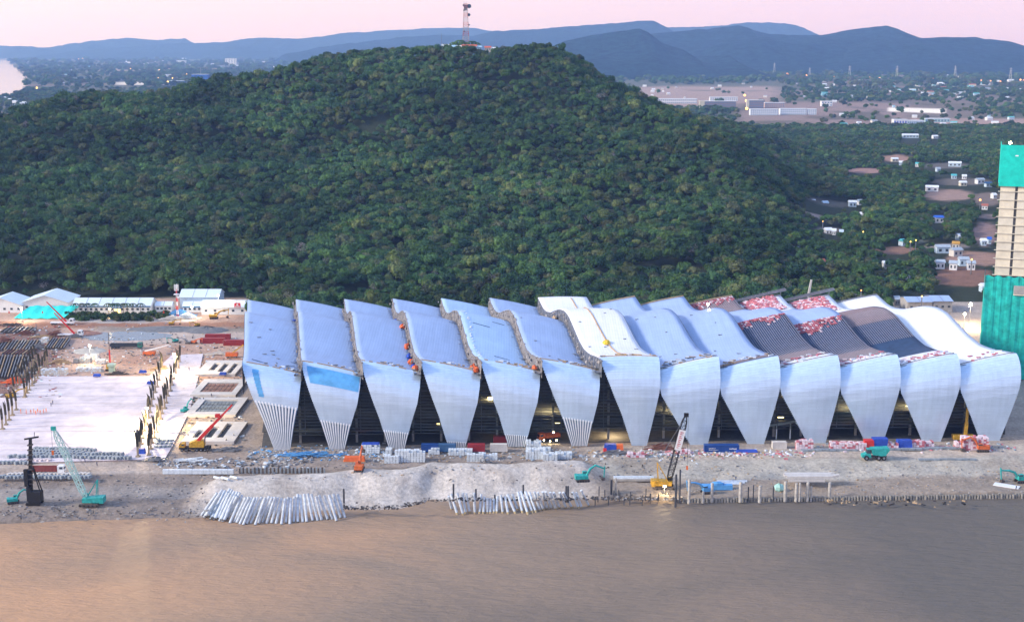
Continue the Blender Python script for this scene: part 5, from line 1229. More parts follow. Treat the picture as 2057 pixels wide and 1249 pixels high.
# small rubble and building material strewn along the shells -------------------------------
def litter(name, label, n, area, mats, sz, seed):
    q = random.Random(seed); mb = MB()
    for a in range(n):
        x, y = area(q); c = G(x, y); mb.cur = q.randrange(len(mats)); s = q.uniform(*sz); sh = q.random()
        mb.box((c.x, c.y, c.z + s * .2), (s * q.uniform(.5, 2.2), s * q.uniform(.5, 1.2), s * q.uniform(.3, .8)), rz=q.uniform(-3, 3), ry=q.uniform(-.2, .2))
    o = obj(name, mb, mats); o['kind'] = 'stuff'; o['label'] = label; o['category'] = 'debris'
litter('site_debris', 'blue and white building scraps strewn before the left shells', 620, lambda q: (q.uniform(500, 780), q.gauss(912, 7)), [M_WRAP, M_BLK0, M_CONC, M_STEEL, M_SKY, M_CONC], (.2, .8), 1)
litter('site_debris', 'mixed building scraps strewn before the middle shells', 620, lambda q: (q.uniform(780, 1400), q.gauss(914, 7)), [M_WRAP, M_BLK0, M_CONC, M_STEEL, M_TAN, M_CONC], (.2, .8), 2)
litter('site_debris', 'pink packs and scraps strewn before the right shells', 420, lambda q: (q.uniform(1260, 1640), q.gauss(911, 4)), [M_PINK, M_PALEPK, M_WRAP, M_CONC, M_TAN], (.25, .8), 3)
litter('site_debris', 'scraps and planks strewn along the foot of the right shells', 240, lambda q: (q.uniform(1640, 2040), q.gauss(899, 4)), [M_PINK, M_PALEPK, M_WRAP, M_BLK0, M_STEEL], (.25, .8), 4)
litter('site_debris', 'scraps and rebar ends strewn over the yard behind the slab', 1100, lambda q: (q.uniform(0, 480), q.gauss(712, 30)), [M_WRAP, M_STEEL, M_TAN, M_CONC, M_DIRTY], (.2, .8), 5)
litter('site_debris', 'dark stones and scraps along the left shoreline', 380, lambda q: (q.uniform(0, 420), q.choice((q.gauss(1030, 7), q.gauss(990, 25)))), [M_CONC, M_DIRTY, M_STEEL], (.15, .55), 6)
litter('shore_rocks', 'dark rocks along the foot of the pale sand face', 500, lambda q: (lambda x: (x, interp(x, [690, 800, 860, 1190, 1370], [1024, 1022, 1008, 1004, 1004]) - abs(q.gauss(0, 4))))(q.uniform(690, 1370)), [M_DIRTY, M_CONC, M_PIT], (.2, .7), 7)
litter('site_debris', 'stones and scraps on the grey bench behind the pile wall', 500, lambda q: (q.uniform(1370, 2057), q.uniform(935, 992)), [M_CONC, M_CONC, M_STEEL, M_TAN], (.15, .5), 8)
litter('site_debris', 'stones and rubble on the brown bank before the hall', 500, lambda q: (q.uniform(400, 1370), q.uniform(925, 965)), [M_CONC, M_DIRTY, M_TAN, M_STEEL], (.15, .55), 9)
litter('floating_debris', 'dark planks and trash floating below the pile wall', 60, lambda q: (q.uniform(1640, 1950), q.gauss(1010, 3)), [M_DIRTY, M_TAN, M_BLACK], (.3, .8), 10)
litter('site_debris', 'boards, forms and scraps lying around the concrete basins', 420, lambda q: (q.uniform(365, 492), q.uniform(715, 905)), [M_TAN, M_STEEL, M_CONC, M_WRAP, M_DIRTY], (.25, .9), 11)
litter('site_debris', 'rusty bars and boards lying among the dark rebar mats', 520, lambda q: (q.uniform(0, 130), q.uniform(655, 800)), [M_DIRTY, M_STEEL, M_REDD, M_TAN, M_WRAP], (.25, 1.1), 12)
litter('site_debris', 'grey and blue bundles lying above the trench wall', 320, lambda q: (q.uniform(310, 620), q.gauss(933, 6)), [M_BLK0, M_CONC, M_WRAP, M_DIRTY, M_STEEL], (.25, .9), 13)
# rows of concrete blocks --------------------------------------------------------------
M_BLK = M('grey_block', (0.27, 0.31, 0.34), .85, 0, .2)
def block_row(x0, x1, y, n, label, h=1.0, dy=0, jit=.7, mat=None):
    n = max(3, int(n * .72)); c0 = gp((x0 + x1) / 2, y); c0.z = .43 if y < 926 and x1 < 262 else 0; t = thing('block_row', label, 'concrete blocks', c0, 0)
    for k in range(n):
        p = gp(x0 + (x1 - x0) * k / (n - 1) + rnd.uniform(-jit, jit), y + dy * k / n + rnd.uniform(-jit, jit)); mb = MB(); mb.box((p.x - c0.x, p.y - c0.y, h / 2 + .02 * (k % 2)), (.92, 1.7, h), rz=-.5 + rnd.uniform(-.12, .12)); obj('block', mb, mat or M_LCONC, t)
block_row(62, 170, 910, 24, 'back row of slanted concrete blocks on the near edge of the slab', dy=2, mat=M_BLK)
block_row(72, 190, 905, 24, 'rearmost short row of slanted blocks on the near edge of the slab', dy=3, mat=M_BLK)
block_row(20, 150, 921, 22, 'left front row of slanted blocks on the near edge of the slab', dy=-1, mat=M_BLK)
block_row(68, 245, 916, 36, 'middle row of slanted concrete blocks on the near edge of the slab', mat=M_BLK)
block_row(150, 260, 922, 22, 'front row of concrete blocks on the near edge of the slab', dy=3, mat=M_BLK)
block_row(0, 60, 931, 12, 'short row of pale blocks left of the black mast', mat=M_BLK)
block_row(0, 180, 960, 34, 'long row of concrete blocks between the red truck and the shore', mat=M_BLK)
block_row(20, 178, 955, 28, 'second row of concrete blocks behind the long one', mat=M_LCONC)
block_row(42, 100, 927, 12, 'pale pink block row above the red dump truck', mat=M_SLAB)
block_row(318, 430, 885 + 0, 4, 'few blue-grey blocks right of the columns', mat=M_BLK)
for k in range(3): block_row(318 - k * 2, 345 - k * 3, 888 + k * 6, 6, ['far', 'middle', 'near'][k] + ' row of blue-grey blocks beside the right columns', mat=M_GRID)
# pale sack piles and drums behind the slab
for px, py, w_, h_, lab in ((110, 752, 11, 2.6, 'pile of white wrapped blocks beside the left columns'), (180, 745, 11, 1.6, 'low pile of white wrapped blocks in the middle yard'), (185, 722, 6, 2.6, 'stack of grey blocks behind the white pile'), (172, 728, 5, 2.4, 'stack of grey crates left of the drill rig'), (203, 730, 4, 2.0, 'small stack of pale blocks left of the drill rig'), (91, 690, 3, 3, 'pale wrapped pallet behind the dark roof frames')):
    bundle(px, py, w_, 3.5, h_, lab, [M_WRAP, M_LCONC] if 'white' in lab or 'pale' in lab else [M_CONC, M_BLK], rows=3)
for px, py, lab, m_ in ((153, 728, 'dark skip left of the grey crates', M_STEEL), (286, 910, 'blue water tank between the two column rows', M_BTARP), (195, 757, 'blue sheet on the far edge of the slab', M_BTARP), (287, 750, 'blue sheeted heap right of the slab middle', M_BTARP), (303, 772, 'blue and orange parasol shaped sheet by the columns', M_BTARP), (448, 754, 'small blue sheet beside the farthest basin', M_BTARP)):
    c = gp(px, py, .4); mb = MB(); mb.box((0, 0, .9), (2.2 if 'tank' in lab or 'skip' in lab else 3.2, 1.8, 1.8 if 'tank' in lab or 'skip' in lab else 1.0), taper=.8); o = obj({'skip': 'skip', 'tank': 'water_tank'}.get(lab.split()[1 if 'skip' in lab else 2] if ('skip' in lab or 'tank' in lab) else '', 'sheeted_heap'), mb, m_); o.location = c; tag(o, lab, 'skip' if 'skip' in lab else ('tank' if 'tank' in lab else 'sheet'))
# drill rig, pickup cranes behind the slab
b = gp(222, 744); t = thing('drill_rig', 'yellow drill rig with thin red mast behind the slab', 'drill rig', b, 0)
mb = MB(); mb.box((0, 0, 1.8), (3, 2.4, 2.4)); obj('house', mb, M_YEL, t); tracks(t, 2.8, 4); q = rel(222, 668, b); mb = MB(); mb.bar((0, 0, 1), (0, 0, q[2] * .55), .5); obj('lower_mast', mb, M_RED, t); mb = MB(); mb.bar((0, 0, q[2] * .55), (0, 0, q[2]), .22); obj('upper_mast', mb, M_DIRTY, t)
mb = MB(); mb.box((1.4, -2.5, 3.2), (3.2, 2.8, 1.0)); mb.bar((1.4, -2.5, 0), (1.4, -2.5, 3), 2.2); obj('control_box', mb, M('mint_box', (.40, .52, .42), .7), t)
b = gp(140, 676); t = thing('lorry_crane', 'white lorry crane with raised red boom left of the haul road, nearer one', 'crane', b, 0)
mb = MB(); mb.box((0, 0, 1.2), (11, 2.4, .5)); obj('bed', mb, M_WHT, t); mb = MB(); mb.prism_y([(4.2, .8), (6.6, .8), (6.6, 2.1), (6.2, 3.2), (4.2, 3.2)], -1.2, 1.2); cb = obj('cab', mb, M_WHT, t); mb = MB(); mb.box((6.5, 0, 2.4), (.1, 2, .8)); mb.box((5.3, -1.21, 2.4), (1.2, .04, .8)); obj('window', mb, M_CABG, cb)
for x in (-4.5, -3, 3.5, 5.4):
    for s in (-1, 1): wheel(t, x, s * 1.0)
q = rel(108, 628, b); mb = MB(); mb.bar((2.5, 0, 1.5), (q[0], 0, q[2]), .8, .8, .35); obj('boom', mb, M_RED, t)
dd = dup(t, gp(124, 652), 0, 'white lorry crane with red boom left of the haul road, farther one'); 
b = gp(300, 714); t = thing('boom_lift', 'orange boom lift with long white boom behind the columns', 'boom lift', b, 0); mb = MB(); mb.box((0, 0, 1.3), (5.5, 2.2, 1.4)); obj('body', mb, M_ORG, t)
for x in (-1.8, 1.8):
    for s in (-1, 1): wheel(t, x, s * 1.0)
q = rel(340, 692, b); mb = MB(); mb.bar((-2, 0, 2), (q[0], 0, q[2]), .6, .6, .3); obj('boom', mb, M_WHT, t)
b = gp(466, 718); t = thing('boom_lift', 'yellow and orange boom lift against the first roof strip', 'boom lift', b, 0); mb = MB(); mb.box((0, 0, 1.6), (5.5, 2.4, 1.6)); obj('body', mb, M_ORG, t)
for x in (-1.8, 1.8):
    for s in (-1, 1): wheel(t, x, s * 1.0)
mb = MB(); mb.bar((0, 0, 2), (5.5, 0, 6), .5); obj('boom', mb, M_YEL, t)
for px, py, lab in ((390, 690, 'small orange loader left of the red containers'), (378, 690, 'small grey loader in the middle of the yard'), (352, 687, 'small teal loader behind the yard'), (396, 655, 'small yellow roller on the red-brown road'), (345, 652, 'small yellow loader on the red-brown road, left')):
    excavator(gp(px, py), rnd.uniform(0, 6), lab, M_ORG if 'orange' in lab else (M_TEAL if 'teal' in lab else (M_YEL if 'yellow' in lab else M_STEEL)), 1, .6)
# yellow crane inside the last gap
b = gp(1945, 895) + Vector((0, 6, 0)); t = thing('mobile_crane', 'yellow telescopic crane rising inside the last gap between shells', 'crane', b, 0); mb = MB(); mb.box((0, 0, 1.6), (7.5, 2.5, 1.6)); obj('chassis', mb, M_YEL, t)
for x in (-2.6, 0, 2.6):
    for s in (-1, 1): wheel(t, x, s * 1.0)
q = rel(1944, 818, b); mb = MB(); mb.bar((.8, 0, 2), (q[0] * .5 + .4, 0, q[2] * .55), 1.1); obj('boom_section', mb, M_YEL, t); mb = MB(); mb.bar((q[0] * .5 + .4, 0, q[2] * .53), (q[0], 0, q[2]), .75); obj('boom_section', mb, M_YEL, t)
# grey conveyor inside ninth gap and the boom tip behind the hall
c = gp(1570, 890) + Vector((0, 5, 0)); mb = MB(); mb.bar((-4.5, 0, 5.0), (5.4, 0, 6.6), .5, .7); mb.bar((5.4, 0, 6.6), (7.4, 0, 5.4), .5, .7); mb.bar((-1, 0, 0), (-1, 0, 5.4), .4); mb.bar((4, 0, 0), (4, 0, 6.2), .4); o = obj('conveyor', mb, M_WRAP); o.location = c; tag(o, 'grey inclined conveyor under the gap left of the tenth shell', 'conveyor')
b = P(1612, 600, 0) + Vector((0, 0, 0)); b = Vector((PD(1612, 590, 640).x, 640, 0)); t = thing('mobile_crane', 'pale crane boom rising behind the tenth roof strip', 'crane', b, 0); q = rel(1630, 562, b); mb = MB(); mb.bar((0, 0, 2), (q[0], 0, q[2]), 1.6, 1.6, .8); obj('boom', mb, M_LCONC, t); mb = MB(); mb.box((0, 0, 1.6), (9, 2.6, 1.6)); obj('chassis', mb, M_YEL, t)
for x in (-3, 0, 3):
    for s in (-1, 1): wheel(t, x, s * 1.0)
# ================================================================== PILES on the shore
M_PILE = M('spun_pile', (0.52, 0.58, 0.63), .6, 0, .3, .8); M_PEND = M('pile_end', (0.13, 0.12, 0.10), .8); M_PTIP = M('pile_tip_ochre', (0.42, 0.33, 0.18), .8)
def pile_proto(L, r, tip):
    a = MB(); a.tube((0, 0, 0), (0, L, 0), r, n=10, caps=True); b = MB(); b.tube((0, -.05, 0), (0, .18 if not tip else 1.1, 0), r * 1.03, n=10); return a.mesh('shaft', M_PILE), b.mesh('pile_shoe', M_PEND if not tip else M_PTIP)
PP = [pile_proto(L, .42, 0) for L in (9.5, 10.5, 11.5)]; PT = [pile_proto(L, .40, 1) for L in (8.5, 10)]
def lay_pile(x0, y0, x1, y1, label, group, tip, z0=-4.35, dz=0.0):
    """near end x0,y0 (in the water), far end x1,y1 on the bank"""
    a = P(x0, y0, -3.7); b = G(x1, y1); b.z += .75 + dz; a.z = -4.2 + dz
    d = b - a; L = d.length; sh, en = (PT if tip else PP)[rnd.randrange(2)]
    t = bpy.data.objects.new('concrete_pile', None); COL.objects.link(t); tag(t, label, 'pile', group); t.location = a
    t.rotation_mode = 'QUATERNION'; t.rotation_quaternion = d.to_track_quat('Y', 'Z'); base_L = (8.5, 10)[(PT if tip else PP).index((sh, en))] if tip else (9.5, 10.5, 11.5)[PP.index((sh, en))]
    t.scale = (1, L / base_L, 1); link('shaft', sh, t); link('pile_shoe', en, t)
near = [(403, 1034), (409, 1037), (415, 1038), (422, 1041), (428, 1042), (434, 1041), (440, 1044), (446, 1045), (453, 1040), (461, 1048), (470, 1046), (475, 1048), (481, 1050), (488, 1052), (495, 1050), (503, 1048), (512, 1052), (519, 1049), (527, 1046), (535, 1049), (545, 1049), (554, 1049), (565, 1051), (574, 1048), (582, 1050), (590, 1046), (598, 1047), (608, 1046), (616, 1046), (628, 1044), (638, 1043), (646, 1042), (658, 1041), (668, 1040), (676, 1044), (684, 1038), (693, 1037)]
far_ = [(436, 994), (442, 996), (447, 990), (452, 990), (457, 994), (462, 996), (466, 999), (472, 1000), (477, 1002), (487, 998), (494, 1004), (500, 1004), (506, 1003), (512, 1004), (518, 1004), (526, 1002), (533, 1004), (541, 1002), (547, 1003), (553, 1003), (559, 1004), (566, 1004), (573, 1006), (579, 1004), (584, 1004), (592, 1002), (598, 998), (603, 998), (611, 997), (618, 997), (625, 996), (635, 1002), (641, 1000), (651, 999), (661, 999), (669, 997), (678, 996)]
nn = len(near)
for k, (a, b_) in enumerate(zip(near, far_)):
    side = 'left end' if k < 9 else ('left middle' if k < 18 else ('right middle' if k < 28 else 'right end'))
    lay_pile(*a, *b_, f'long pale concrete pile lying in the {side} of the larger shoreline heap', f'piles in the {side} of the larger heap', 0, dz=.12 * (k % 3))
for k in range(8):
    j = k * 1 + 1; lay_pile(near[j][0] + 4, near[j][1] + 2, far_[j][0] + 5, far_[j][1] - 3, 'long pale concrete pile stacked on top at the left end of the larger heap', 'piles stacked on top of the larger heap', 0, dz=.9)
near2 = [(908, 1021), (919, 1031), (931, 1032), (936, 1029), (944, 1028), (954, 1029), (963, 1029), (971, 1029), (979, 1028), (985, 1028), (992, 1028), (998, 1028), (1010, 1028), (1021, 1030), (1036, 1029), (1041, 1022), (1050, 1028), (1061, 1031), (1070, 1028), (1077, 1027), (1085, 1023), (1092, 1022), (1099, 1019), (1108, 1019), (1117, 1020), (1125, 1018), (1138, 1018), (1150, 1017), (1163, 1018), (1169, 1017), (1184, 1014)]
far2 = [(901, 1001), (906, 996), (918, 994), (929, 994), (936, 995), (952, 994), (967, 996), (973, 1001), (979, 1004), (985, 1005), (992, 1006), (999, 1001), (1006, 998), (1014, 1001), (1019, 997), (1029, 996), (1040, 992), (1046, 991), (1055, 991), (1063, 992), (1073, 992), (1080, 993), (1090, 992), (1096, 992), (1105, 993), (1112, 993), (1124, 993), (1131, 993), (1150, 992), (1157, 993), (1167, 989)]
for k, (a, b_) in enumerate(zip(near2, far2)):
    side = 'left' if k < 10 else ('middle' if k < 20 else 'right')
    lay_pile(*a, *b_, f'tapered pale pile with ochre tip in the {side} part of the smaller shoreline row', f'piles in the {side} part of the smaller row', 1)
for px, py, lab in ((437, 962, 'left short white pipe at the top of the larger pile heap'), (452, 963, 'middle short white pipe at the top of the larger pile heap'), (470, 961, 'right short white pipe at the top of the larger pile heap')):
    c = G(px, py); mb = MB(); mb.tube((-1.3, .9, .45), (1.3, -.9, .45), .42, n=9); o = obj('pipe_offcut', mb, M_WRAP); o.location = c; tag(o, lab, 'pipe')
# vertical posts along the shore
M_POST = M('pale_post', (0.44, 0.42, 0.38), .8, 0, .35, .9); M_DPOST = M('dark_post', (0.06, 0.065, 0.075), .7)
def post(px, yt, yb, r, mat, label, group=None):
    b = G(px, yb); tp = PD(px, yt, b.y); mb = MB(); mb.tube((0, 0, -1), (0, 0, tp.z - b.z), r, n=8); mb.tube((0, 0, tp.z - b.z), (0, 0, tp.z - b.z + .12), r * .7, n=8); o = obj('standing_pile', mb, mat); o.location = b; tag(o, label, 'pile', group)
for px, yt, yb, r, dk, lab in ((691, 982, 1012, .3, 1, 'dark thin post at the right end of the larger pile heap'), (911, 972, 994, .3, 1, 'dark post behind the left end of the smaller pile row'), (956, 982, 998, .28, 1, 'short dark post behind the smaller pile row'), (1051, 974, 985, .28, 1, 'short dark post standing in the pale sand'), (994, 994, 1006, .28, 1, 'short brown post in the middle of the smaller row'),
        (1137, 976, 1002, .28, 1, 'left one of the twin dark posts in the smaller row'), (1141, 976, 1003, .28, 1, 'right one of the twin dark posts in the smaller row'), (1228, 964, 992, .35, 1, 'dark post left of the grey beams'), (1237, 960, 990, .4, 0, 'pale post left of the grey beams'), (1357, 953, 1012, .35, 1, 'tall black pile at the water right of the yellow crane'), (1365, 943, 1004, .28, 1, 'thin dark rod right of the tall black pile'),
        (1384, 963, 1005, .48, 0, 'tall pale concrete pile at the left end of the pile wall'), (1430, 970, 1003, .45, 0, 'second tall pale concrete pile of the pile wall'), (1412, 987, 1004, .4, 0, 'short pale stub between the two left tall piles'), (1487, 968, 1002, .55, 0, 'third tall pale concrete pile, left of the dark rods'), (1526, 976, 1003, .5, 0, 'pale concrete pile of middle height right of the dark rods'), (1577, 967, 1001, .55, 0, 'tall pale pile under the left end of the deck beam'),
        (1599, 971, 1001, .5, 0, 'pale pile under the deck beam, second from left'), (1606, 970, 1001, .35, 0, 'slim pale pile right beside the second one under the deck beam'), (1622, 969, 1001, .5, 0, 'yellowish pile under the middle of the deck beam'), (1629, 977, 1001, .3, 0, 'thin short pile under the middle of the deck beam'), (1666, 969, 999, .5, 0, 'pale pile under the right end of the deck beam'), (1503, 978, 1000, .2, 1, 'dark rod among the pale piles, left'), (1513, 974, 1000, .2, 1, 'dark rod among the pale piles, right'), (1553, 977, 998, .2, 1, 'thin dark rod left of the deck beam'),
        (1600 + 454, 940, 960, .1, 1, 'thin rod by the right edge')):
    if px > 2050: continue
    post(px, yt, yb, r, M_DPOST if dk else M_POST, lab)
for k in range(26):
    px = rnd.uniform(1195, 1350); yb = rnd.uniform(985, 1010); post(px, yb - rnd.uniform(4, 14), yb, .16, M_DPOST, 'short rusty stub among the old piles at the water', 'rusty stubs at the water left of the yellow crane')
# pile wall: row of pile heads
c = G(1372, 1006); t = thing('pile_wall', 'long low wall of round concrete pile heads along the water', 'pile wall', (c.x, c.y, -4), 0)
a0 = P(1373, 1001, -2.6); a1 = P(2100, 991, -2.6); n = 124; M_HEAD = M('pile_head', (0.30, 0.285, 0.25), .85, 0, .4, 1.0); pm = MB(); pm.tube((0, 0, -2), (0, 0, 1.35), .43, n=9); pm.tube((0, 0, 1.35), (0, 0, 1.5), .33, n=9); pme = pm.mesh('pile_head', M_HEAD)
for k in range(n):
    p = a0.lerp(a1, k / (n - 1)); o = link('pile_head', pme, t); o.location = (p.x - c.x, p.y - c.y + rnd.uniform(-.2, .2), rnd.uniform(-.3, .15)); o.rotation_euler = (rnd.uniform(-.05, .05), 0, rnd.uniform(0, 6))
mb = MB(); mb.bar((a0.x - c.x, a0.y - c.y + .9, .3), (a1.x - c.x, a1.y - c.y + .9, .3), .5, .9); obj('capping_beam', mb, M_DIRTY, t)
# deck beams
c = G(1630, 975); t = thing('deck_beams', 'long pale stacked beams on the piles right of the dark rods', 'beams', c, 0)
for k in range(5): mb = MB(); x0 = P(1580 - 4 * (k % 2), 962, 0).x - c.x; x1 = P(1672 + 8 * (k % 3), 962, 0).x - c.x; mb.bx(x0, x1, -1.6 + k * .9, -.9 + k * .9, 3.0 + (k % 2) * .06, 3.7 + (k % 2) * .06); obj('beam', mb, M_LCONC, t)
mb = MB(); mb.bx(x0 + .5, x1 - 4, -1.9, -1.7, 1.9, 2.8); obj('edge_beam', mb, M_LCONC, t)
c = G(1275, 965); t = thing('beam_stack', 'long grey beams lying left of the yellow crane', 'beams', c, 0)
for k in range(4): mb = MB(); mb.bx(-7, 6.4, k * .8 - 1, k * .8 - .35, .1, .8 + .25 * (k % 2)); obj('beam', mb, M_WRAP if k % 2 else M_CONC, t)
c = G(1460, 972); t = thing('steel_plates', 'long pale plates lying behind the left tall piles', 'plates', c, 0)
for k in range(3): mb = MB(); mb.bx(-5 + k, 5 + k, k * 1.1 - 1, k * 1.1 - .1, .1, .5 + .1 * k); obj('plate', mb, M_WRAP, t)
c = G(1420, 985); mb = MB(); mb.bx(-5, 5, -1, 1, 0, 1.6); mb.blob((0, 0, 1.8), (2.4, 1, .9), 8, 5, .1); o = obj('site_tank', mb, M_SKY); o.location = c + Vector((3.5, 1.5, 0)); tag(o, 'bright blue long tank behind the left tall piles', 'tank')
c = G(1565, 985); mb = MB(); mb.blob((0, 0, 1.0), (1.8, 1.2, 1.4), 8, 5, .25); o = obj('sheeted_heap', mb, M('mint_sheet', (.35, .58, .50), .7)); o.location = c; tag(o, 'pale mint sheet left of the deck beams', 'sheet')
for px0, px1, py, lab, m_ in ((1608, 1722, 905, 'long grey-blue plank pile along the road, left', M_GRID), (1724, 1850, 903, 'long grey-blue plank pile along the road, middle', M_GRID), (1850, 1935, 901, 'long grey-blue plank pile along the road, right', M_GRID), (1844, 1962, 924, 'long blue-grey formwork strip lying on the pale road', M_GRID)):
    a = G(px0, py); b_ = G(px1, py - 1); t = thing('plank_pile', lab, 'planks', a, 0); n = max(6, int((b_.x - a.x) / 2.4))
    for k in range(n): mb = MB(); x = (b_.x - a.x) * (k + .5) / n; mb.box((x, rnd.uniform(-.15, .15), .3), ((b_.x - a.x) / n * .94, 1.8 if py < 910 else 1.0, .6), rz=(b_.y - a.y) / (b_.x - a.x) if b_.x > a.x else 0); obj('plank', mb, m_, t)
c = G(2022, 976); mb = MB(); mb.box((0, 0, .15), (8, 3.2, .25), rz=-.55); o = obj('fallen_panel', mb, M_WHT); o.location = c; tag(o, 'white panel lying aslant on the bench near the right edge', 'panel')
# trench wall with piers, left of centre
c = G(388, 951); t = thing('trench_wall', 'low pale concrete trench wall with short piers before the first shells', 'wall', c, 0); x0 = P(325, 951, 0).x - c.x; x1 = P(468, 951, 0).x - c.x
for k in range(12): mb = MB(); mb.bx(x0 + (x1 - x0) * k / 12 + .04, x0 + (x1 - x0) * (k + 1) / 12 - .04, -.5 - .003 * k, .5, 0, 1.5); obj('wall_panel', mb, M_WRAP, t)
for k in range(46):
    x = P(478 + k * 3.9, 951, 0).x - c.x; p = G(478 + k * 3.9, 950); mb = MB(); mb.box((x, p.y - c.y, p.z - c.z + .8), (.42, .5, 1.7 + .4 * (k % 3))); obj('pier', mb, M_BLK if k % 2 else M_DIRTY, t)
# dark roof frames / rebar mats, far left
M_RUST = M('rusty_frame', (0.19, 0.085, 0.065), .85, 0, .35)
def rebar(px0, px1, py0, py1, n, label, mat, h=1.0, slats=None):
    c = gp((px0 + px1) / 2, (py0 + py1) / 2); t = thing('rebar_mat', label, 'rebar mat', c, 0); a = gp(px0, py1) - c; b_ = gp(px1, py1) - c; a2 = gp(px0 + 14, py0) - c; b2 = gp(px1 + 14, py0) - c
    for k in range(n):
        f = k / (n - 1); p = a.lerp(b_, f); q = a2.lerp(b2, f); mb = MB(); mb.bar(p + Vector((0, 0, h)), q + Vector((0, 0, h)), .32, .5); obj('rail', mb, M_TAN if k % 3 == 0 else mat, t)
    mb = MB(); m = int((a2.y - a.y) / .75)
    for k in range(m): f = (k + .5) / m; p = a.lerp(a2, f); q = b_.lerp(b2, f); mb.bar(p + Vector((0, 0, h * .6)), q + Vector((0, 0, h * .6)), .18, .3)
    o = obj('cross_bars', mb, M_DIRTY, t); o['kind'] = 'stuff'
    mb = MB(); mb.prism([(a.x, a.y), (b_.x, b_.y), (b2.x, b2.y), (a2.x, a2.y)], .02, .12); obj('base_sheet', mb, M_PIT, t)
rebar(-20, 45, 718, 762, 12, 'nearest dark rebar mat with pale rails left of the columns', M_STEEL, 1.2)
rebar(-10, 70, 686, 706, 14, 'middle dark rebar mat behind the left columns', M_STEEL, 1.0)
rebar(90, 128, 682, 702, 8, 'dark rebar mat right of the pale wrapped pallet', M_STEEL, 1.0)
rebar(0, 60, 660, 670, 8, 'far dark rebar mat by the red-brown road', M_STEEL, 1.0)
rebar(2, 60, 704, 714, 9, 'rusty red rebar mat between the two dark ones', M_RUST, .8)
def heap(px, py, w_, h_, mat, label, name='steel_heap', n=60):
    c = gp(px, py); t = thing(name, label, 'heap', c, 0); mb = MB(); q = random.Random(px)
    for k in range(n): x = q.gauss(0, w_ / 3.2); z = max(.1, h_ * (1 - abs(x) / (w_ / 1.6)) * q.random()); l = q.uniform(1.5, 4); a = q.uniform(-.6, .6); y = q.uniform(-1.5, 1.5); mb.bar((x - l / 2, y, z), (x + l / 2 * math.cos(a), y + q.uniform(-1, 1), z + l * .4 * abs(a)), .22)
    o = obj('bars', mb, mat, t); o['kind'] = 'stuff'
heap(70, 700, 8, 2, M_STEEL, 'grey steel heap between the rebar mats'); heap(20, 655, 12, 2, M_DIRTY, 'dark steel heap at the far left by the mint net'); heap(120, 730, 7, 2, M_TAN, 'tan scrap heap right of the left columns'); heap(235, 752, 6, 1.2, M_DIRTY, 'dark scrap heap at the far edge of the slab'); heap(320, 742, 6, 1.4, M_TAN, 'tan board heap beside the far columns'); heap(440, 712, 7, 1.2, M_LCONC, 'pale board heap beyond the farthest basin')
heap(10, 690, 9, 4, M_RUST, 'rusty steel heap at the left edge of the yard'); heap(52, 672, 7, 2.5, M_RUST, 'rusty steel heap beside the red-brown road'); heap(112, 676, 9, 3, M_RUST, 'rusty steel heap under the red crane booms'); heap(85, 678, 8, 1.4, M_TAN, 'low tan timber heap left of the red crane booms'); heap(30, 770, 8, 3, M_ORANGE, 'orange steel heap among the left columns'); heap(150, 678, 5, 2, M_STEEL, 'grey steel heap right of the lorry cranes')
heap(455, 905, 9, .8, M_STEEL, 'grey bar heap in front of the first shell'); heap(388, 926, 8, 1, M_WRAP, 'white scrap heap above the trench wall'); heap(1235, 912, 7, 1.2, M_STEEL, 'grey tube heap left of the black crane boom'); heap(1330, 902, 9, 2, M_RUST, 'rusty steel heap under the eighth shell gap')
heap(310, 925, 6, 1, M_STEEL, 'grey scrap heap at the near end of the right columns'); heap(615, 915, 14, 1.2, M_SKY, 'blue scrap heap before the gap of the first two shells', n=90)
# people
def person_mesh(name, seed):
    q = random.Random(seed); mb = MB(); J = {'pel': (0, 0, .95), 'ch': (0, .03, 1.3), 'nk': (0, .03, 1.5), 'hd': (0, .02, 1.62), 'ht': (0, .0, 1.75)}
    V = [(0, 0, .95), (0, 0, 1.15), (0, .02, 1.38), (0, .02, 1.5), (0, 0, 1.62), (0, 0, 1.72), (.1, 0, .92), (.12, q.uniform(-.2, .2), .5), (.13, q.uniform(-.15, .2), .06), (-.1, 0, .92), (-.12, q.uniform(-.2, .2), .5), (-.13, q.uniform(-.15, .2), .06), (.2, 0, 1.4), (.3, -.05, 1.12), (.3, -.22, .9), (-.2, 0, 1.4), (-.3, -.05, 1.12), (-.28, -.25, .95), (.13, -.12, .03), (-.13, -.12, .03)]
    E_ = [(0, 1), (1, 2), (2, 3), (3, 4), (4, 5), (0, 6), (6, 7), (7, 8), (0, 9), (9, 10), (10, 11), (2, 12), (12, 13), (13, 14), (2, 15), (15, 16), (16, 17), (8, 18), (11, 19)]
    Rr = [.15, .14, .17, .07, .10, .08, .1, .075, .05, .1, .075, .05, .07, .05, .04, .07, .05, .04, .04, .04]
    me = bpy.data.meshes.new(name); me.from_pydata(V, E_, []); o = bpy.data.objects.new('tmp', me); COL.objects.link(o); md = o.modifiers.new('s', 'SKIN')
    for i, r in enumerate(Rr): me.skin_vertices[0].data[i].radius = (r, r)
    me.skin_vertices[0].data[0].use_root = True; o.modifiers.new('u', 'SUBSURF').levels = 1
    dg = bpy.context.evaluated_depsgraph_get(); m2 = bpy.data.meshes.new_from_object(o.evaluated_get(dg)); bpy.data.objects.remove(o); m2.name = 'body'; return m2
M_VEST = M('orange_vest', (.75, .22, .10), .8); M_NAVYC = M('dark_clothes', (.05, .06, .12), .8); M_SKIN = M('skin', (.35, .2, .13), .6); M_HELM = M('yellow_helmet', (.75, .55, .05), .4)
bods = []
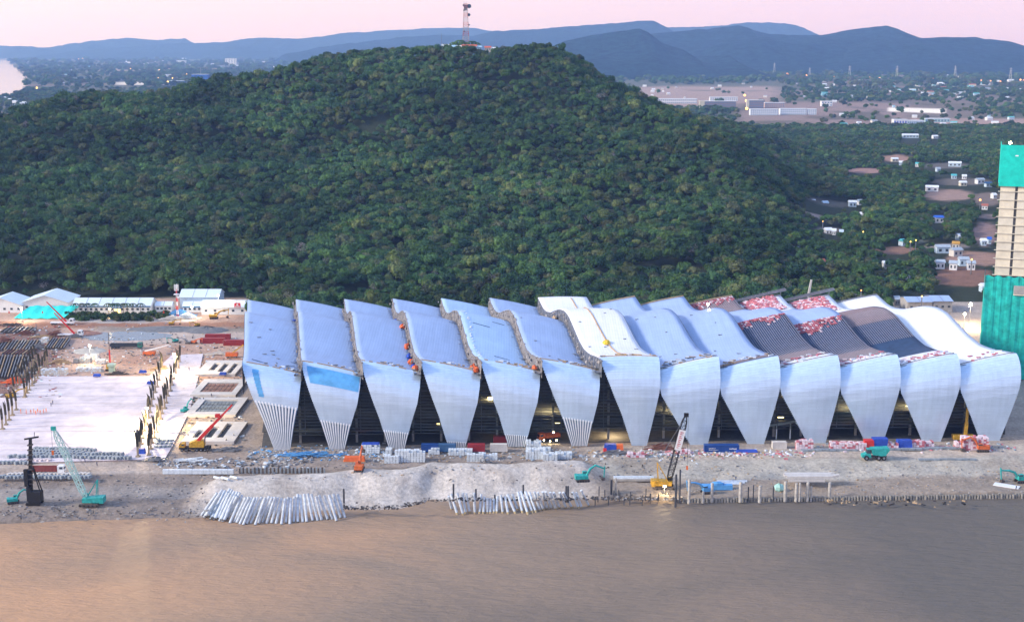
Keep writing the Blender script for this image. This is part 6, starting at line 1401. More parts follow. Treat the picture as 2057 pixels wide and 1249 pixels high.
for m_ in (M_VEST, M_NAVYC):
    for s in (1, 2): me = person_mesh('body', s); me.materials.append(m_); bods.append(me)
hm_ = MB(); hm_.blob((0, 0, 1.76), (.15, .17, .10), 8, 4, 0); helm = hm_.mesh('helmet', M_HELM)
for k, (px, py) in enumerate([(53, 831), (62, 831), (68, 829), (72, 833), (76, 829), (81, 832), (88, 830), (93, 828), (42, 830), (103, 816), (106, 812), (402, 806), (409, 806), (455, 890), (470, 880), (378, 880), (171, 928), (195, 935), (1375, 925), (2041, 984), (425, 798), (380, 745), (1478, 1005 - 40)]):
    c = P(px, py, .43) if px < 110 else G(px, py); lab = ('orange' if k < 9 else 'dark')
    where = 'standing on the pale slab, member of the small crew' if k < 9 else (('standing left of the pair beyond the crew' if k == 9 else 'standing right of the pair beyond the crew') if k < 11 else ['on the rim of the timber formwork basin, left', 'on the rim of the timber formwork basin, right', 'in front of the nearest basin', 'on the nearest basin', 'left of the nearest basin', 'right of the black piling rig, nearer', 'right of the black piling rig, farther', 'under the hook of the black boom', 'beside the white slanting panel', 'between the two formwork basins', 'at the far end of the slab', 'on the bench behind the pile wall'][k - 11])
    t = thing('person', f'worker in {lab} clothes {where}', 'person', c, rnd.uniform(0, 6.28), 'crew of workers on the slab' if k < 9 else None)
    link('body', bods[(0 if lab == 'orange' else 2) + k % 2], t); link('helmet', helm, t)
# ================================================================== SHEDS, MAST, SHRUBS at the back left
M_SHEDR = M('shed_roof', (.66, .76, .84), .5, .1, .06, .2); M_SHEDW = M('shed_wall', (.72, .74, .74), .7, 0, .06); M_SBLUE = M('shed_blue', (.03, .22, .50), .6); M_MINT = M('mint_net', (.03, .62, .56), .8, 0, .12); M_DWIN = M('dark_window', (.05, .07, .09), .25)
def shed(px0, px1, pyb, D, Hw, Hr, label, nwin=6, band=None, grp=None, ridge='x', roofm=None, wallm=None, openb=False):
    a = gp(px0, pyb); b_ = gp(px1, pyb); c = Vector(((a.x + b_.x) / 2, a.y, 0)); L = b_.x - a.x; t = thing('site_shed', label, 'shed', c, 0, grp)
    mb = MB(); mb.bx(-L / 2, L / 2, 0, .25, 0, Hw); obj('front_wall', mb, wallm or M_SHEDW, t); mb = MB(); mb.bx(-L / 2, L / 2, D - .25, D, 0, Hw); obj('back_wall', mb, wallm or M_SHEDW, t)
    for s in (-1, 1):
        mb = MB()
        if ridge == 'x': pl = [(.25, 0), (D - .25, 0), (D - .25, Hw), (D / 2, Hr - .2), (.25, Hw)]; mb.add([(s * (L / 2 - .15), y, z) for y, z in pl] + [(s * (L / 2 - .4), y, z) for y, z in pl], [(0, 1, 2, 3, 4), (9, 8, 7, 6, 5), (0, 5, 6, 1), (1, 6, 7, 2), (2, 7, 8, 3), (3, 8, 9, 4), (4, 9, 5, 0)])
        else: mb.bx(s * (L / 2 - .15) - .1, s * (L / 2 - .15) + .1, .25, D - .25, 0, Hw)
        obj('end_wall', mb, wallm or M_SHEDW, t)
    if ridge == 'x':
        for s, (y0, y1, z0, z1) in enumerate(((-.7, D / 2, Hw - .15, Hr), (D / 2, D + .7, Hr, Hw - .15))):
            mb = MB(); mb.add([(-L / 2 - .4, y0, z0), (L / 2 + .4, y0, z0), (L / 2 + .4, y1, z1), (-L / 2 - .4, y1, z1), (-L / 2 - .4, y0, z0 + .14), (L / 2 + .4, y0, z0 + .14), (L / 2 + .4, y1, z1 + .14), (-L / 2 - .4, y1, z1 + .14)], [(3, 2, 1, 0), (4, 5, 6, 7), (0, 1, 5, 4), (1, 2, 6, 5), (2, 3, 7, 6), (3, 0, 4, 7)])
            r_ = obj('roof', mb, roofm or M_SHEDR, t)
            if s == 0:
                for k in range(1, max(2, int(L / 6))): x = -L / 2 + k * L / max(2, int(L / 6)); mb = MB(); mb.bar((x, y0, z0 + .2), (x, y1, z1 + .2), .16, .08); obj('roof_seam', mb, M_STEEL, r_)
    else:
        for s in (-1, 1):
            mb = MB(); mb.add([(0, -.8, Hr), (s * (L / 2 + .4), -.8, Hw), (s * (L / 2 + .4), D + .5, Hw), (0, D + .5, Hr), (0, -.8, Hr + .18), (s * (L / 2 + .4), -.8, Hw + .18), (s * (L / 2 + .4), D + .5, Hw + .18), (0, D + .5, Hr + .18)], [(0, 1, 2, 3), (7, 6, 5, 4), (0, 4, 5, 1), (1, 5, 6, 2), (2, 6, 7, 3)]); obj('roof', mb, roofm or M_SHEDR, t)
        mb = MB(); mb.add([(-L / 2, 0, Hw), (L / 2, 0, Hw), (0, 0, Hr), (-L / 2, .2, Hw), (L / 2, .2, Hw), (0, .2, Hr)], [(0, 1, 2), (5, 4, 3), (0, 2, 5, 3), (1, 4, 5, 2)]); obj('gable', mb, wallm or M_SHEDW, t)
    for k in range(nwin):
        x = -L / 2 + (k + .5) * L / nwin; mb = MB(); mb.box((x, -.04, Hw * .52), (1.3, .07, 1.1)); obj('window', mb, M_DWIN, t)
    if band: mb = MB(); mb.bx(-L / 2 - .02, L / 2 + .02, -.09, -.03, Hw - .9, Hw - .25); obj('fascia_band', mb, band, t)
    return t
s1 = shed(147, 303, 629, 12, 4.2, 7.2, 'long white shed with blue band and dark windows before the forest', 15, M_SBLUE)
mb = MB(); mb.box((3.0, -.6, 3.6), (4.6, .5, 1.6)); obj('entrance_sign', mb, M_SBLUE, s1); mb = MB(); mb.bx(1.6, 4.4, -.5, -.1, 0, 2.4); obj('lit_door', mb, M('lit_door', (1, .75, .3), emit=1.6, var=0), s1)
for k in range(5): mb = MB(); mb.box((1.4 + k * .8, -.88, 3.6), (.45, .05, .6)); obj('sign_letter', mb, M_WHT, s1)
shed(-40, 45, 628, 18, 4, 8, 'pale gabled shed at the left edge behind the mint net', 6, None, None, 'y')
shed(45, 138, 626, 20, 5, 9, 'large pale gabled shed behind the mint net', 5, None, None, 'y')
shed(313, 345, 626, 6, 3.4, 5.0, 'small white gatehouse left of the telecom mast', 4, None)
shed(362, 440, 620, 14, 6.5, 9.5, 'grey-blue annexe with flat wall behind the telecom mast', 2, None, None, 'x', None, M('wall_bluegrey', (.42, .52, .62), .7))
shed(368, 405, 627, 7, 3.4, 5.2, 'low pale shed right beside the telecom mast', 4, M_SBLUE)
shed(405, 496, 632, 10, 4.2, 6.8, 'low wide white shed with a red sign behind the first roof strip', 5, None)
q = gp(478, 632); mb = MB(); mb.box((0, -.5, 5.2), (3.4, .2, 2.6)); o = obj('red_sign', mb, M_RED); o.location = q; tag(o, 'small red sign with white bar on the low white shed', 'sign'); mb = MB(); mb.box((0, -.64, 4.6), (2.4, .05, .35)); mb.add([(-.7, -.66, 5.2), (.7, -.66, 5.2), (0, -.66, 6.2)], [(0, 1, 2)]); obj('sign_mark', mb, M_WHT, o)
for px, py, lab in ((20, 617, 'leftmost pale shed gable'), (87, 617, 'large pale shed roof'), (330, 609, 'gatehouse')):
    q = gp(px, 628, 6) ; mb = MB(); mb.add([(-.5, 0, 0), (.5, 0, 0), (0, 0, 1.4), (-.5, .1, 0), (.5, .1, 0), (0, .1, 1.4)], [(0, 1, 2), (5, 4, 3), (0, 3, 4, 1), (1, 4, 5, 2), (2, 5, 3, 0)]); o = obj('emblem', mb, M_RED); o.location = q + Vector((0, -1.2, 0)); tag(o, 'small red triangular emblem on the ' + lab, 'emblem')
# mint shade net
c = gp(80, 641); mb = MB(); a = gp(28, 641) - c; b_ = gp(128, 641) - c; rows = []
for j in range(5):
    rows.append([(a.x + (b_.x - a.x) * i / 20 + j * 1.1, j * 3.2, .5 + j * 1.05 + .25 * math.sin(i * 1.3 + j)) for i in range(21)])
mb.sheet(rows); mb.sheet([[(x, y, z - .12) for x, y, z in r] for r in rows]); o = obj('shade_net', mb, M_MINT); o.location = c; tag(o, 'bright mint green shade net before the pale gabled sheds', 'shade net')
# telecom mast red and white
b = gp(357, 640); t = thing('telecom_mast', 'red and white telecom mast between the gatehouse and the annexe', 'mast', b, 0); q = rel(357, 572, b)[2]
for k in range(8): mb = MB(); lattice(mb, (0, 0, q * k / 8), (0, 0, q * (k + 1) / 8), .9 - .07 * k, .9 - .07 * (k + 1), 3, .12, .08); obj('mast_section', mb, M_RED if k % 2 == 0 else M_WHT, t)
for k in range(4): mb = MB(); a = k * 1.57; mb.box((math.cos(a) * .9, math.sin(a) * .9, q - 1.5), (.4, .4, 3.4)); obj('antenna', mb, M_WHT, t)
mb = MB(); mb.box((0, 0, q - 5), (2.6, 2.6, .3)); mb.tube((.9, -.5, q - 6.5), (.9, -.8, q - 6.5), .7, n=10); obj('platform', mb, M_WHT, t)
heap(360, 635, 12, 4, M_SKY, 'blue material heap at the foot of the telecom mast', n=160); heap(375, 640, 8, 3, M_WRAP, 'white material heap right of the telecom mast', n=120); heap(345, 642, 10, 2, M_LCONC, 'pale rubble heap left of the telecom mast', n=120)
# shrubs and palms
def shrub_mesh(seed): return crown_mesh('foliage', seed, R0=2.2, Hc=2.6, lobes=7, n=150, leaf=.7, z0=.1)
SHR = [shrub_mesh(500 + i) for i in range(4)]
for x0, x1, y, n, lab in ((136, 212, 645, 26, 'left of the shed path'), (226, 300, 645, 26, 'right of the shed path'), (300, 342, 640, 10, 'before the gatehouse')):
    for k in range(n):
        c = gp(x0 + (x1 - x0) * (k + .5) / n, y - rnd.uniform(0, 9)); t = thing('shrub', f'dense dark shrub in the hedge {lab}', 'shrub', c, rnd.uniform(0, 6), f'shrubs in the hedge {lab}'); m_ = link('foliage', SHR[k % 4], t); s = rnd.uniform(.8, 1.25); m_.scale = (s, s, s)
        mb = None
mbt = MB(); mbt.path([(0, 0, 0), (.15, 0, 3), (.1, .1, 6.5)], [.2, .15, .12], 6); PTR = mbt.mesh('trunk', BARK)
mbf = MB()
for k in range(13):
    a = k * 2.399; r = 2.6; pts = [(0.1 + math.cos(a) * r * f, .1 + math.sin(a) * r * f, 6.5 + 1.3 * f - 2.6 * f * f) for f in (0, .35, .7, 1)]
    for p0, p1, w0 in zip(pts[:-1], pts[1:], (.35, .5, .35)): mbf.bar(p0, p1, w0, .06)
PFR = mbf.mesh('fronds', LEAF)
for k, px in enumerate((152, 166, 177, 192, 218, 229, 236, 249, 257, 268, 283)):
    c = gp(px, 634); t = thing('palm_tree', f'young palm standing before the long white shed, {["leftmost","second from left","third from left","fourth from left","left of the shed door","right of the shed door","seventh from left","eighth from left","third from right","second from right","rightmost"][k]}', 'palm', c, rnd.uniform(0, 6), 'young palms before the long white shed'); link('trunk', PTR, t); link('fronds', PFR, t)
# gravel mounds and puddle
def mound(name, px, py, rx, ry, h, mat, kind='structure'):
    c = gp(px, py); mb = MB(); n = 28; rows = []
    for j in range(9):
        f = j / 8; rows.append([(rx * f * math.cos(6.2832 * i / n) * (1 + .08 * math.sin(i * 2.1)), ry * f * math.sin(6.2832 * i / n), h * (1 - f) ** .9 * (1 + .15 * math.sin(i * 1.7 + j)) + .02 - (.15 if j == 8 else 0)) for i in range(n + 1)])
    mb.sheet(rows); o = struct(name, mb, mat); o.location = c; return o
mound('gravel_mound', 415, 664, 11, 8, 2.2, M('gravel_grey', (.17, .17, .17), .95, 0, .25)); mound('gravel_mound', 340, 661, 22, 8, 1.2, M('gravel_grey', (.17, .17, .17)))
mound('gravel_mound', 180, 705, 8, 7, 1.6, M('sand_pale', (.45, .42, .36), .95)); mound('gravel_mound', 170, 670, 9, 5, 1.5, M('earth_red', (.30, .16, .12), .95))
mb = MB(); n = 40; mb.add([(math.cos(6.283 * i / n) * 22 * (1 + .07 * math.sin(i)), math.sin(6.283 * i / n) * 11 * (1 + .1 * math.sin(i * 2.3)), 0) for i in range(n)], [tuple(range(n))]); o = struct('puddle', mb, M('puddle', (.10, .17, .20), .15, 0, .15, .3, spec=.5)); o.location = gp(252, 675, .03)
# ================================================================== NETTED TOWER
M_NET = M('green_net', (.015, .42, .36), .85, 0, .4, .35, .6); M_NETP = M('green_net_bright', (.01, .56, .45), .85, 0, .18, .5, .5); M_TCON = M('tower_concrete', (.62, .58, .47), .85, 0, .12, .25); M_TCON2 = M('tower_concrete_pale', (.68, .62, .48), .85, 0, .14, .25)  # second tower concrete is just a slightly paler tone, mixed over the panels
TY = 566.0; xL = PD(1998, 545, TY).x; zB = 0; zm = PD(2000, 552, TY).z; z1 = PD(2010, 368, TY).z; z2 = PD(2004, 292, TY).z
t = thing('netted_tower', 'unfinished concrete tower wrapped in green net at the right edge', 'tower', (xL, TY, 0), R(-19))
W = 34; Dp = 22
mb = MB(); mb.bx(.4, W, .5, Dp, 0, z2 - 3); obj('core', mb, M_DARKC, t)
fh = (z1 - zm) / 11.0
for k in range(12):
    z = zm + (k - .5) * fh; zb = z
    # wall bays between the dark joints
    for x0, x1 in ((0, 5.9), (7.0, 13.2), (16.4, 22), (23, 29), (30, 34)):
        if k == 11: continue
        mb = MB(); mb.bx(x0, x1, -.02, .42, zb + .25 + fh * .5, zb + fh * 1.5 - .05); obj('wall_panel', mb, M_TCON2 if (k * 7 + int(x0)) % 3 else M_TCON, t)
    mb = MB(); mb.bx(-.9, W, -.45, .4, zb + fh * .5 - .05, zb + fh * .5 + .2); obj('floor_edge', mb, M_TCON, t)
    mb = MB(); mb.box((14.8, .1, zb + fh), (2.6, .3, fh * .55)); obj('net_infill', mb, M_NET, t)
mb = MB(); mb.bx(-.75, W, -.9, -.7, z1 - 1.2, z2 + .2); mb.bx(-.75, -.55, -.7, Dp, z1 - 1.2, z2 + .2); obj('top_net', mb, M_NETP, t, label='bright green net round the top of the tower')
mb = MB(); 
for k in range(8): mb.bar((k * 4.5, -.4, z1 - 1), (k * 4.5, -.4, z2 + 1.2), .15)
for k in range(3): mb.bar((-.4, -.4, z1 + k * 4), (W, -.4, z1 + k * 4), .15)
obj('scaffold', mb, M_STEEL, t)
n = 60; rows = []
for j, z in enumerate((0, zm * .25, zm * .5, zm * .75, zm)):
    rows.append([(-3.6 + i * 40 / n, -4 - .13 * math.sin(i * 1.3 + j * .4) - .15 * math.sin(i * .37 + j) - .18 * rnd.random() - (0 if z < zm else -.6), z + .4 * math.sin(i)) for i in range(n + 1)])
mb = MB(); mb.sheet(rows); mb.sheet([[(-3.6 + .3 * math.sin(j + a), -4 + a * 8, r[0][2]) for a in range(4)] for j, r in enumerate(rows)]); obj('lower_net', mb, M_NET, t, label='dull green net round the lower floors')
for k in range(4): mb = MB(); mb.bx(8 + k * 6, 13 + k * 6, -4.7, -4.2, zm - 7, zm - 3.5); obj('opening', mb, M_DARKC if k else M_CONC, t)
mb = MB(); mb.bx(8, 36, -4.6, -3.8, zm - 7.6, zm - 7.1); obj('floor_edge', mb, M_TCON, t)
for k, (fx, fz) in enumerate(((5, .72), (11, .5), (12.6, .5))): mb = MB(); mb.bx(fx, fx + 1.2, -.99, -.91, z1 + (z2 - z1) * fz, z1 + (z2 - z1) * fz + .5); obj('net_mark', mb, M_WHT, t)
q = PD(2029, 290, TY); tt = thing('floodlight', 'lit yellow floodlight on top of the netted tower', 'floodlight', (q.x, TY, z2), 0, 'lit site floodlights'); mb = MB(); mb.tube((0, 0, 0), (0, 0, .9), .1); obj('pole', mb, M_STEEL, tt); mb = MB(); mb.blob((0, -.2, 1.0), (.6, .2, .5), 8, 6, 0); obj('lamp', mb, M_LAMP, tt)
# sheds right of the hall, behind
shed(1822, 1872, 628, 14, 6, 7.4, 'grey-blue flat shed behind the last roof strips, left half', 3, None, None, 'x', M_MEMB, M_CONC); shed(1874, 1912, 628, 16, 6.4, 7.8, 'grey-blue flat shed behind the last roof strips, right half', 3, None, None, 'x', M_MEMB, M_CONC)
# ================================================================== HILLTOP STATION
b = PD(936, 94, 1412); b.z = gz(b.x, b.y); zt = PD(936, 8, 1412).z; t = thing('lattice_tower', 'tall red and white lattice telecom tower on the hilltop', 'tower', b, 0); Ht = zt - b.z
secs = 12
for k in range(secs): mb = MB(); lattice(mb, (0, 0, Ht * k / secs), (0, 0, Ht * (k + 1) / secs), 8.0 * (1 - k / secs) ** 1.0 + 3.0 * (k / secs), 8.0 * (1 - (k + 1) / secs) + 3.0 * ((k + 1) / secs), 2, .42, .24); obj('tower_section', mb, M('mast_red', (.42, .12, .10), .7) if k % 2 else M('mast_grey', (.45, .42, .42), .7), t)
mb = MB(); mb.box((0, 0, Ht * .93), (3.4, 2.6, Ht * .10)); obj('platform', mb, M_STEEL, t)
for k, (dx, fz, r) in enumerate(((3.6, .955, 1.9), (3.2, .80, 1.4), (3.4, .62, .7), (-1.6, .5, .8), (-2, .97, 1.0), (-1.8, .88, .9))): mb = MB(); mb.tube((dx, -1.2, Ht * fz), (dx, .2, Ht * fz), r * 1.15, r * .6, 12); obj('dish_antenna', mb, M('dish_dark', (.05, .10, .14), .6), t)
for k in range(3): mb = MB(); mb.box((-2.2 + k * 1.4, -1, Ht * 1.0), (.35, .35, 4.5)); obj('antenna', mb, M_WHT, t)
b2 = PD(887, 96, 1412); b2.z = gz(b2.x, b2.y); mb = MB(); mb.tube((0, 0, 0), (0, 0, PD(887, 68, 1412).z - b2.z), .28, .12, 6); o = obj('antenna_pole', mb, M_STEEL); o.location = b2; tag(o, 'thin antenna pole left of the hilltop tower', 'pole')
M_RTILE = M('red_tile_roof', (.55, .14, .08), .8, 0, .2); M_PBLUE = M('pale_blue_wall', (.35, .55, .68), .7)
def house(loc, L, Dp, Hw, label, roofm, wallm, rz=0, group=None, nw=3, name='house', cat='house', rh=None):
    t = thing(name, label, cat, loc, rz, group); rh = rh if rh is not None else Dp * .25
    mb = MB(); mb.bx(-L / 2, L / 2, -Dp / 2, Dp / 2, -1.5, Hw); obj('wall', mb, wallm, t)
    mb = MB(); e = .5; pl = [(-Dp / 2 - e, Hw - .1), (Dp / 2 + e, Hw - .1), (0, Hw + rh)]
    mb.add([(s * (L / 2 + e), y, z) for s in (-1, 1) for y, z in pl], [(0, 1, 2), (5, 4, 3), (0, 3, 4, 1), (1, 4, 5, 2), (2, 5, 3, 0)]); obj('roof', mb, roofm, t)
    for k in range(nw): mb = MB(); x = -L / 2 + (k + .5) * L / nw; mb.box((x, -Dp / 2 - .03, Hw * .5), (L / nw * .4, .1, Hw * .4)); obj('window', mb, M_DWIN, t)
    return t
def hill_pt(px, py, Y): p = PD(px, py, Y); p.z = gz(p.x, p.y); return p
def up(loc, px, py, h):
    """keep the roof line where it is seen above the trees"""
    z = PD(px, py, loc.y).z - h; return Vector((loc.x, loc.y, max(loc.z - 2, z)))
for px, py, L, H, lab, r_, w_ in ((943, 93, 15, 3.6, 'long red roofed house right below the hilltop tower', M_RTILE, M_WHT), (961, 95, 6, 4, 'pale blue house right of the red roofed one on the hilltop', M_PBLUE, M_PBLUE), (980, 96, 6, 3.2, 'small red roofed house at the right of the hilltop', M_RTILE, M_LCONC), (908, 94, 8, 4, 'pale blue house left of the hilltop tower', M_PBLUE, M_PBLUE), (920, 94.5, 10, 2.6, 'low white house left of the hilltop tower', M_WHT, M_WHT), (895, 92, 7, 2.5, 'small white hut at the left of the hilltop', M_WHT, M_WHT), (991, 98, 4, 2.4, 'tiny white hut at the right end of the hilltop', M_WHT, M_WHT)):
    p = hill_pt(px, py, 1395); house(up(p, px, py, H), L, 6, H, lab, r_, w_, nw=3)
for px, py, s in ((918, 86, 1.5), (925, 80, 1.7), (943, 84, 1.6), (948, 82, 1.5), (905, 89, 1.1), (956, 85, 1.3), (930, 84, 1.4), (914, 84, 1.3)):
    p = hill_pt(px, 95, 1406); h = PD(px, py, 1406).z - p.z; t = thing('palm_tree', f'{"tall" if s > 1.35 else "small"} dark palm on the hilltop {"left" if px < 936 else "right"} of the lattice tower', 'palm', p, rnd.uniform(0, 6), f'dark palms on the hilltop {"left" if px < 936 else "right"} of the tower'); f = max(.7, h / 6.8); a = link('trunk', PTR, t); a.scale = (f, f, f); a = link('fronds', PFR, t); a.scale = (f, f, f)
# ================================================================== SETTLEMENT right
M_ROOFB = M('roof_blue', (.03, .12, .50), .6); M_ROOFG = M('roof_grey', (.36, .42, .48), .7, 0, .15); M_ROOFW = M('roof_white', (.72, .76, .80), .6); M_ROOFR = M('roof_rust', (.38, .13, .09), .8); M_ROOFT = M('roof_teal', (.10, .45, .48), .7); M_WALLB = M('wall_bluewhite', (.50, .62, .72), .7)
LIST = [(1627, 409, 22, 'blue-white house at the left end of the village clearing', M_ROOFW, M_WALLB), (1657, 411, 12, 'small pale blue house right of the leftmost village house', M_WALLB, M_WALLB), (1712, 411, 16, 'white house in the upper middle of the village woods', M_ROOFW, M_WALLB), (1727, 408, 9, 'narrow pale house beside the white one in the village woods', M_ROOFG, M_WHT), (1731, 434, 7, 'tiny white hut below the pale village houses', M_ROOFW, M_WHT),
 (1663, 466, 14, 'white shed beside the smoky village clearing', M_ROOFW, M_WHT), (1675, 468, 8, 'small white hut right of the smoky clearing shed', M_ROOFW, M_WHT), (1690, 470, 7, 'tiny blue-white hut near the smoky clearing', M_WALLB, M_WHT), (1651, 530, 9, 'red roofed hut among trees above the eleventh strip', M_ROOFR, M_WALLB), (1776, 534, 5, 'tiny white hut in the lower woods', M_ROOFW, M_WHT), (1824, 556, 10, 'small teal roofed hut in the lower woods', M_ROOFT, M_WHT), (1598, 505, 12, 'pale blue hut in the left woods', M_ROOFG, M_WALLB),
 (1885, 442, 18, 'white house with bright blue roof in the village', M_ROOFB, M_WHT), (1872, 380, 26, 'long white roofed shed on the pinkish clearing', M_ROOFW, M_WHT), (1918, 331, 26, 'long white house with stepped roof in the upper village', M_ROOFW, M_WALLB), (1797, 322, 14, 'pale pink house in the upper clearing', M_ROOFW, M_TCON), (1810, 329, 8, 'small white hut below the pale pink house', M_ROOFW, M_WALLB), (1843, 332, 8, 'small teal and white hut in the upper village', M_ROOFT, M_WHT), (1884, 342, 8, 'grey hut left of the stepped white house', M_ROOFG, M_WALLB),
 (1916, 356, 10, 'grey-teal hut below the stepped white house', M_ROOFT, M_WALLB), (1937, 357, 8, 'small white hut below the stepped white house', M_ROOFW, M_WHT), (1934, 370, 14, 'white house with rusty patches near the tower', M_ROOFW, M_TCON), (1968, 365, 18, 'grey roofed row house near the tower top', M_ROOFG, M_WHT), (1985, 372, 14, 'dark blue roofed house left of the tower', M('roof_navy', (.03, .10, .22), .7), M_WALLB), (1978, 417, 12, 'rust roofed house below the orange street lamp', M_ROOFR, M_WHT), (1996, 395, 8, 'white hut just left of the tower', M_ROOFW, M_WHT),
 (1893, 502, 30, 'long grey roofed market hall beside the dark road', M_ROOFG, M_WALLB), (1920, 508, 24, 'second long grey roofed hall right of the first', M_ROOFG, M_LCONC), (1920, 494, 14, 'yellow roofed stall behind the grey halls', M('roof_ochre', (.50, .28, .06), .7), M_LCONC), (1888, 533, 18, 'white walled shop with dark panels above the brown field, left', M_ROOFG, M_WHT), (1915, 535, 16, 'white walled shop with dark panels above the brown field, middle', M_ROOFG, M_WHT), (1950, 535, 16, 'white walled shop with dark panels above the brown field, right', M_ROOFG, M_WHT), (1935, 527, 20, 'blue-grey roofed shed behind the white walled shops', M_ROOFG, M_WALLB),
 (1975, 488, 10, 'pale blue hut by the village road', M_ROOFW, M_WALLB), (1987, 485, 6, 'bright blue hut left of the tower', M_ROOFB, M_WALLB), (1926, 478, 8, 'white hut above the grey halls', M_ROOFW, M_WALLB), (1812, 489, 8, 'teal hut beside the dirt track', M_ROOFT, M_WALLB), (1975, 580, 12, 'pale roofed hut right below the brown field', M_ROOFW, M_WALLB), (1828, 274, 34, 'large white warehouse at the edge of the woods', M_ROOFW, M_WALLB), (1878, 276, 12, 'small white shed right of the large warehouse', M_ROOFW, M_WHT), (1800, 606, 10, 'grey hut right behind the last roof strips', M_ROOFG, M_CONC)]
for px, py, w_, lab, r_, wl in LIST:
    h = 3.4 if w_ < 16 else 4.2; p = P(px, py, h * .5); L = w_ / F * p.y * 1.02 if w_ > 4 else 4; L = w_ * .86 * (p - Vector((0, 0, CAMH))).length / F
    hh = 5 if py > 300 else 3; house(Vector((p.x, p.y, 0)), L, min(12, max(5, L * .5)), h * 1.05, lab, r_, wl, rnd.uniform(-.45, .45), None, max(2, int(L / 4)), rh=1.6)
# trimmed: far building rows
def block_building(x0, x1, yt, yb, label, wallm, winm, nx, nz, rz=0, Dp=14, endm=None, group=None):
    a = P(x0, yb, 0); b_ = P(x1, yb, 0); L = b_.x - a.x; c = Vector(((a.x + b_.x) / 2, a.y, 0)); H = PD((x0 + x1) / 2, yt, a.y).z; t = thing('apartment_row', label, 'building', c, rz, group)
    mb = MB(); mb.bx(-L / 2, L / 2, 0, Dp, 0, H); obj('wall', mb, wallm, t); mb = MB(); mb.bx(-L / 2 - .5, L / 2 + .5, -.5, Dp + .5, H, H + .8); obj('roof', mb, M_ROOFW, t)
    w = MB(); w.box((0, -.05, 0), (L / nx * .5, .3, H / nz * .5)); wm = w.mesh('window', winm)
    for i in range(nx):
        for j in range(nz): o = link('window', wm, t); o.location = (-L / 2 + (i + .5) * L / nx, -.05, (j + .5) * H / nz)
    if endm: mb = MB(); mb.bx(-L / 2 - .3, -L / 2 + L * .14, -.6, Dp * .5, 0, H + 1.5); obj('end_block', mb, endm, t)
    return t
M_WINB = M('window_blue', (.12, .22, .34), .4); M_BRK = M('brown_facade', (.26, .22, .25), .8); M_PNK = M('pink_facade', (.48, .37, .34), .8); M_BW = M('bluewhite_facade', (.72, .78, .84), .7)
block_building(1507, 1563, 220, 232, 'white apartment row with blue windows, left half of the front pair', M_BW, M_WINB, 14, 3); block_building(1567, 1620, 219, 231, 'white apartment row with blue windows, right half of the front pair', M_BW, M_WINB, 13, 3); block_building(1624, 1640, 220, 231, 'short white apartment block at the right end of the front row', M_BW, M_WINB, 4, 3)
block_building(1405, 1478, 204, 219, 'long brown apartment row with pale end block', M_BRK, M_WINB, 18, 3, endm=M_TCON); block_building(1318, 1400, 199, 209, 'long pale apartment row half hidden by the hill', M_WHT, M_WINB, 20, 2); block_building(1426, 1482, 196, 203, 'pale apartment row behind the brown one', M_WHT, M_WINB, 13, 2)
block_building(1500, 1534, 202, 218, 'brown and cream apartment block left of the pink one', M_BRK, M_WINB, 8, 3, endm=M_TCON); block_building(1536, 1576, 207, 217, 'pinkish apartment block behind the white front row', M_PNK, M_WINB, 9, 3)
block_building(1650, 1672, 204, 214, 'white block standing alone right of the apartment rows', M_WHT, M_WINB, 4, 2); block_building(1795, 1822, 241, 250, 'white and blue building at the edge of the brown plain', M_WHT, M_ROOFB, 5, 1); block_building(1823, 1856, 243, 250, 'pale blue long building on the brown plain', M_WALLB, M_WINB, 8, 1); block_building(1858, 1908, 239, 246, 'pale teal long hall on the brown plain', M('teal_hall', (.40, .58, .58), .7), M_WINB, 8, 1)
block_building(385, 418, 150, 171, 'dark blue netted block with a crane left of the hill', M('blue_net', (.02, .10, .38), .8), M('blue_net2', (.02, .14, .50), .8), 4, 4, Dp=30); block_building(340, 384, 163, 171, 'low dark blue netted block left of the taller one', M('blue_net2', (.02, .14, .50)), M('blue_net', (.02, .10, .38)), 6, 2, Dp=30)
block_building(453, 474, 118, 131, 'pale tall building on the far plain left of the hill', M_WHT, M_WINB, 4, 5, Dp=40); block_building(355, 372, 122, 131, 'pale building left of the tall one on the far plain', M_WHT, M_WINB, 4, 3, Dp=40); block_building(330, 345, 150, 157, 'small pale building left of the blue netted block', M_WHT, M_WINB, 3, 3); block_building(442, 453, 152, 160, 'small pale building right of the blue netted block', M_WHT, M_WINB, 3, 3)
q = P(400, 171, 0); t = thing('tower_crane', 'thin tower crane behind the dark blue netted block', 'crane', q + Vector((0, 32, 0)), 0); H = PD(400, 136, q.y + 32).z; mb = MB(); mb.bar((0, 0, 0), (0, 0, H), 2.2); obj('mast', mb, M_STEEL, t); mb = MB(); mb.bar((-12, 0, H), (30, 0, H), 1.6); obj('jib', mb, M_STEEL, t)
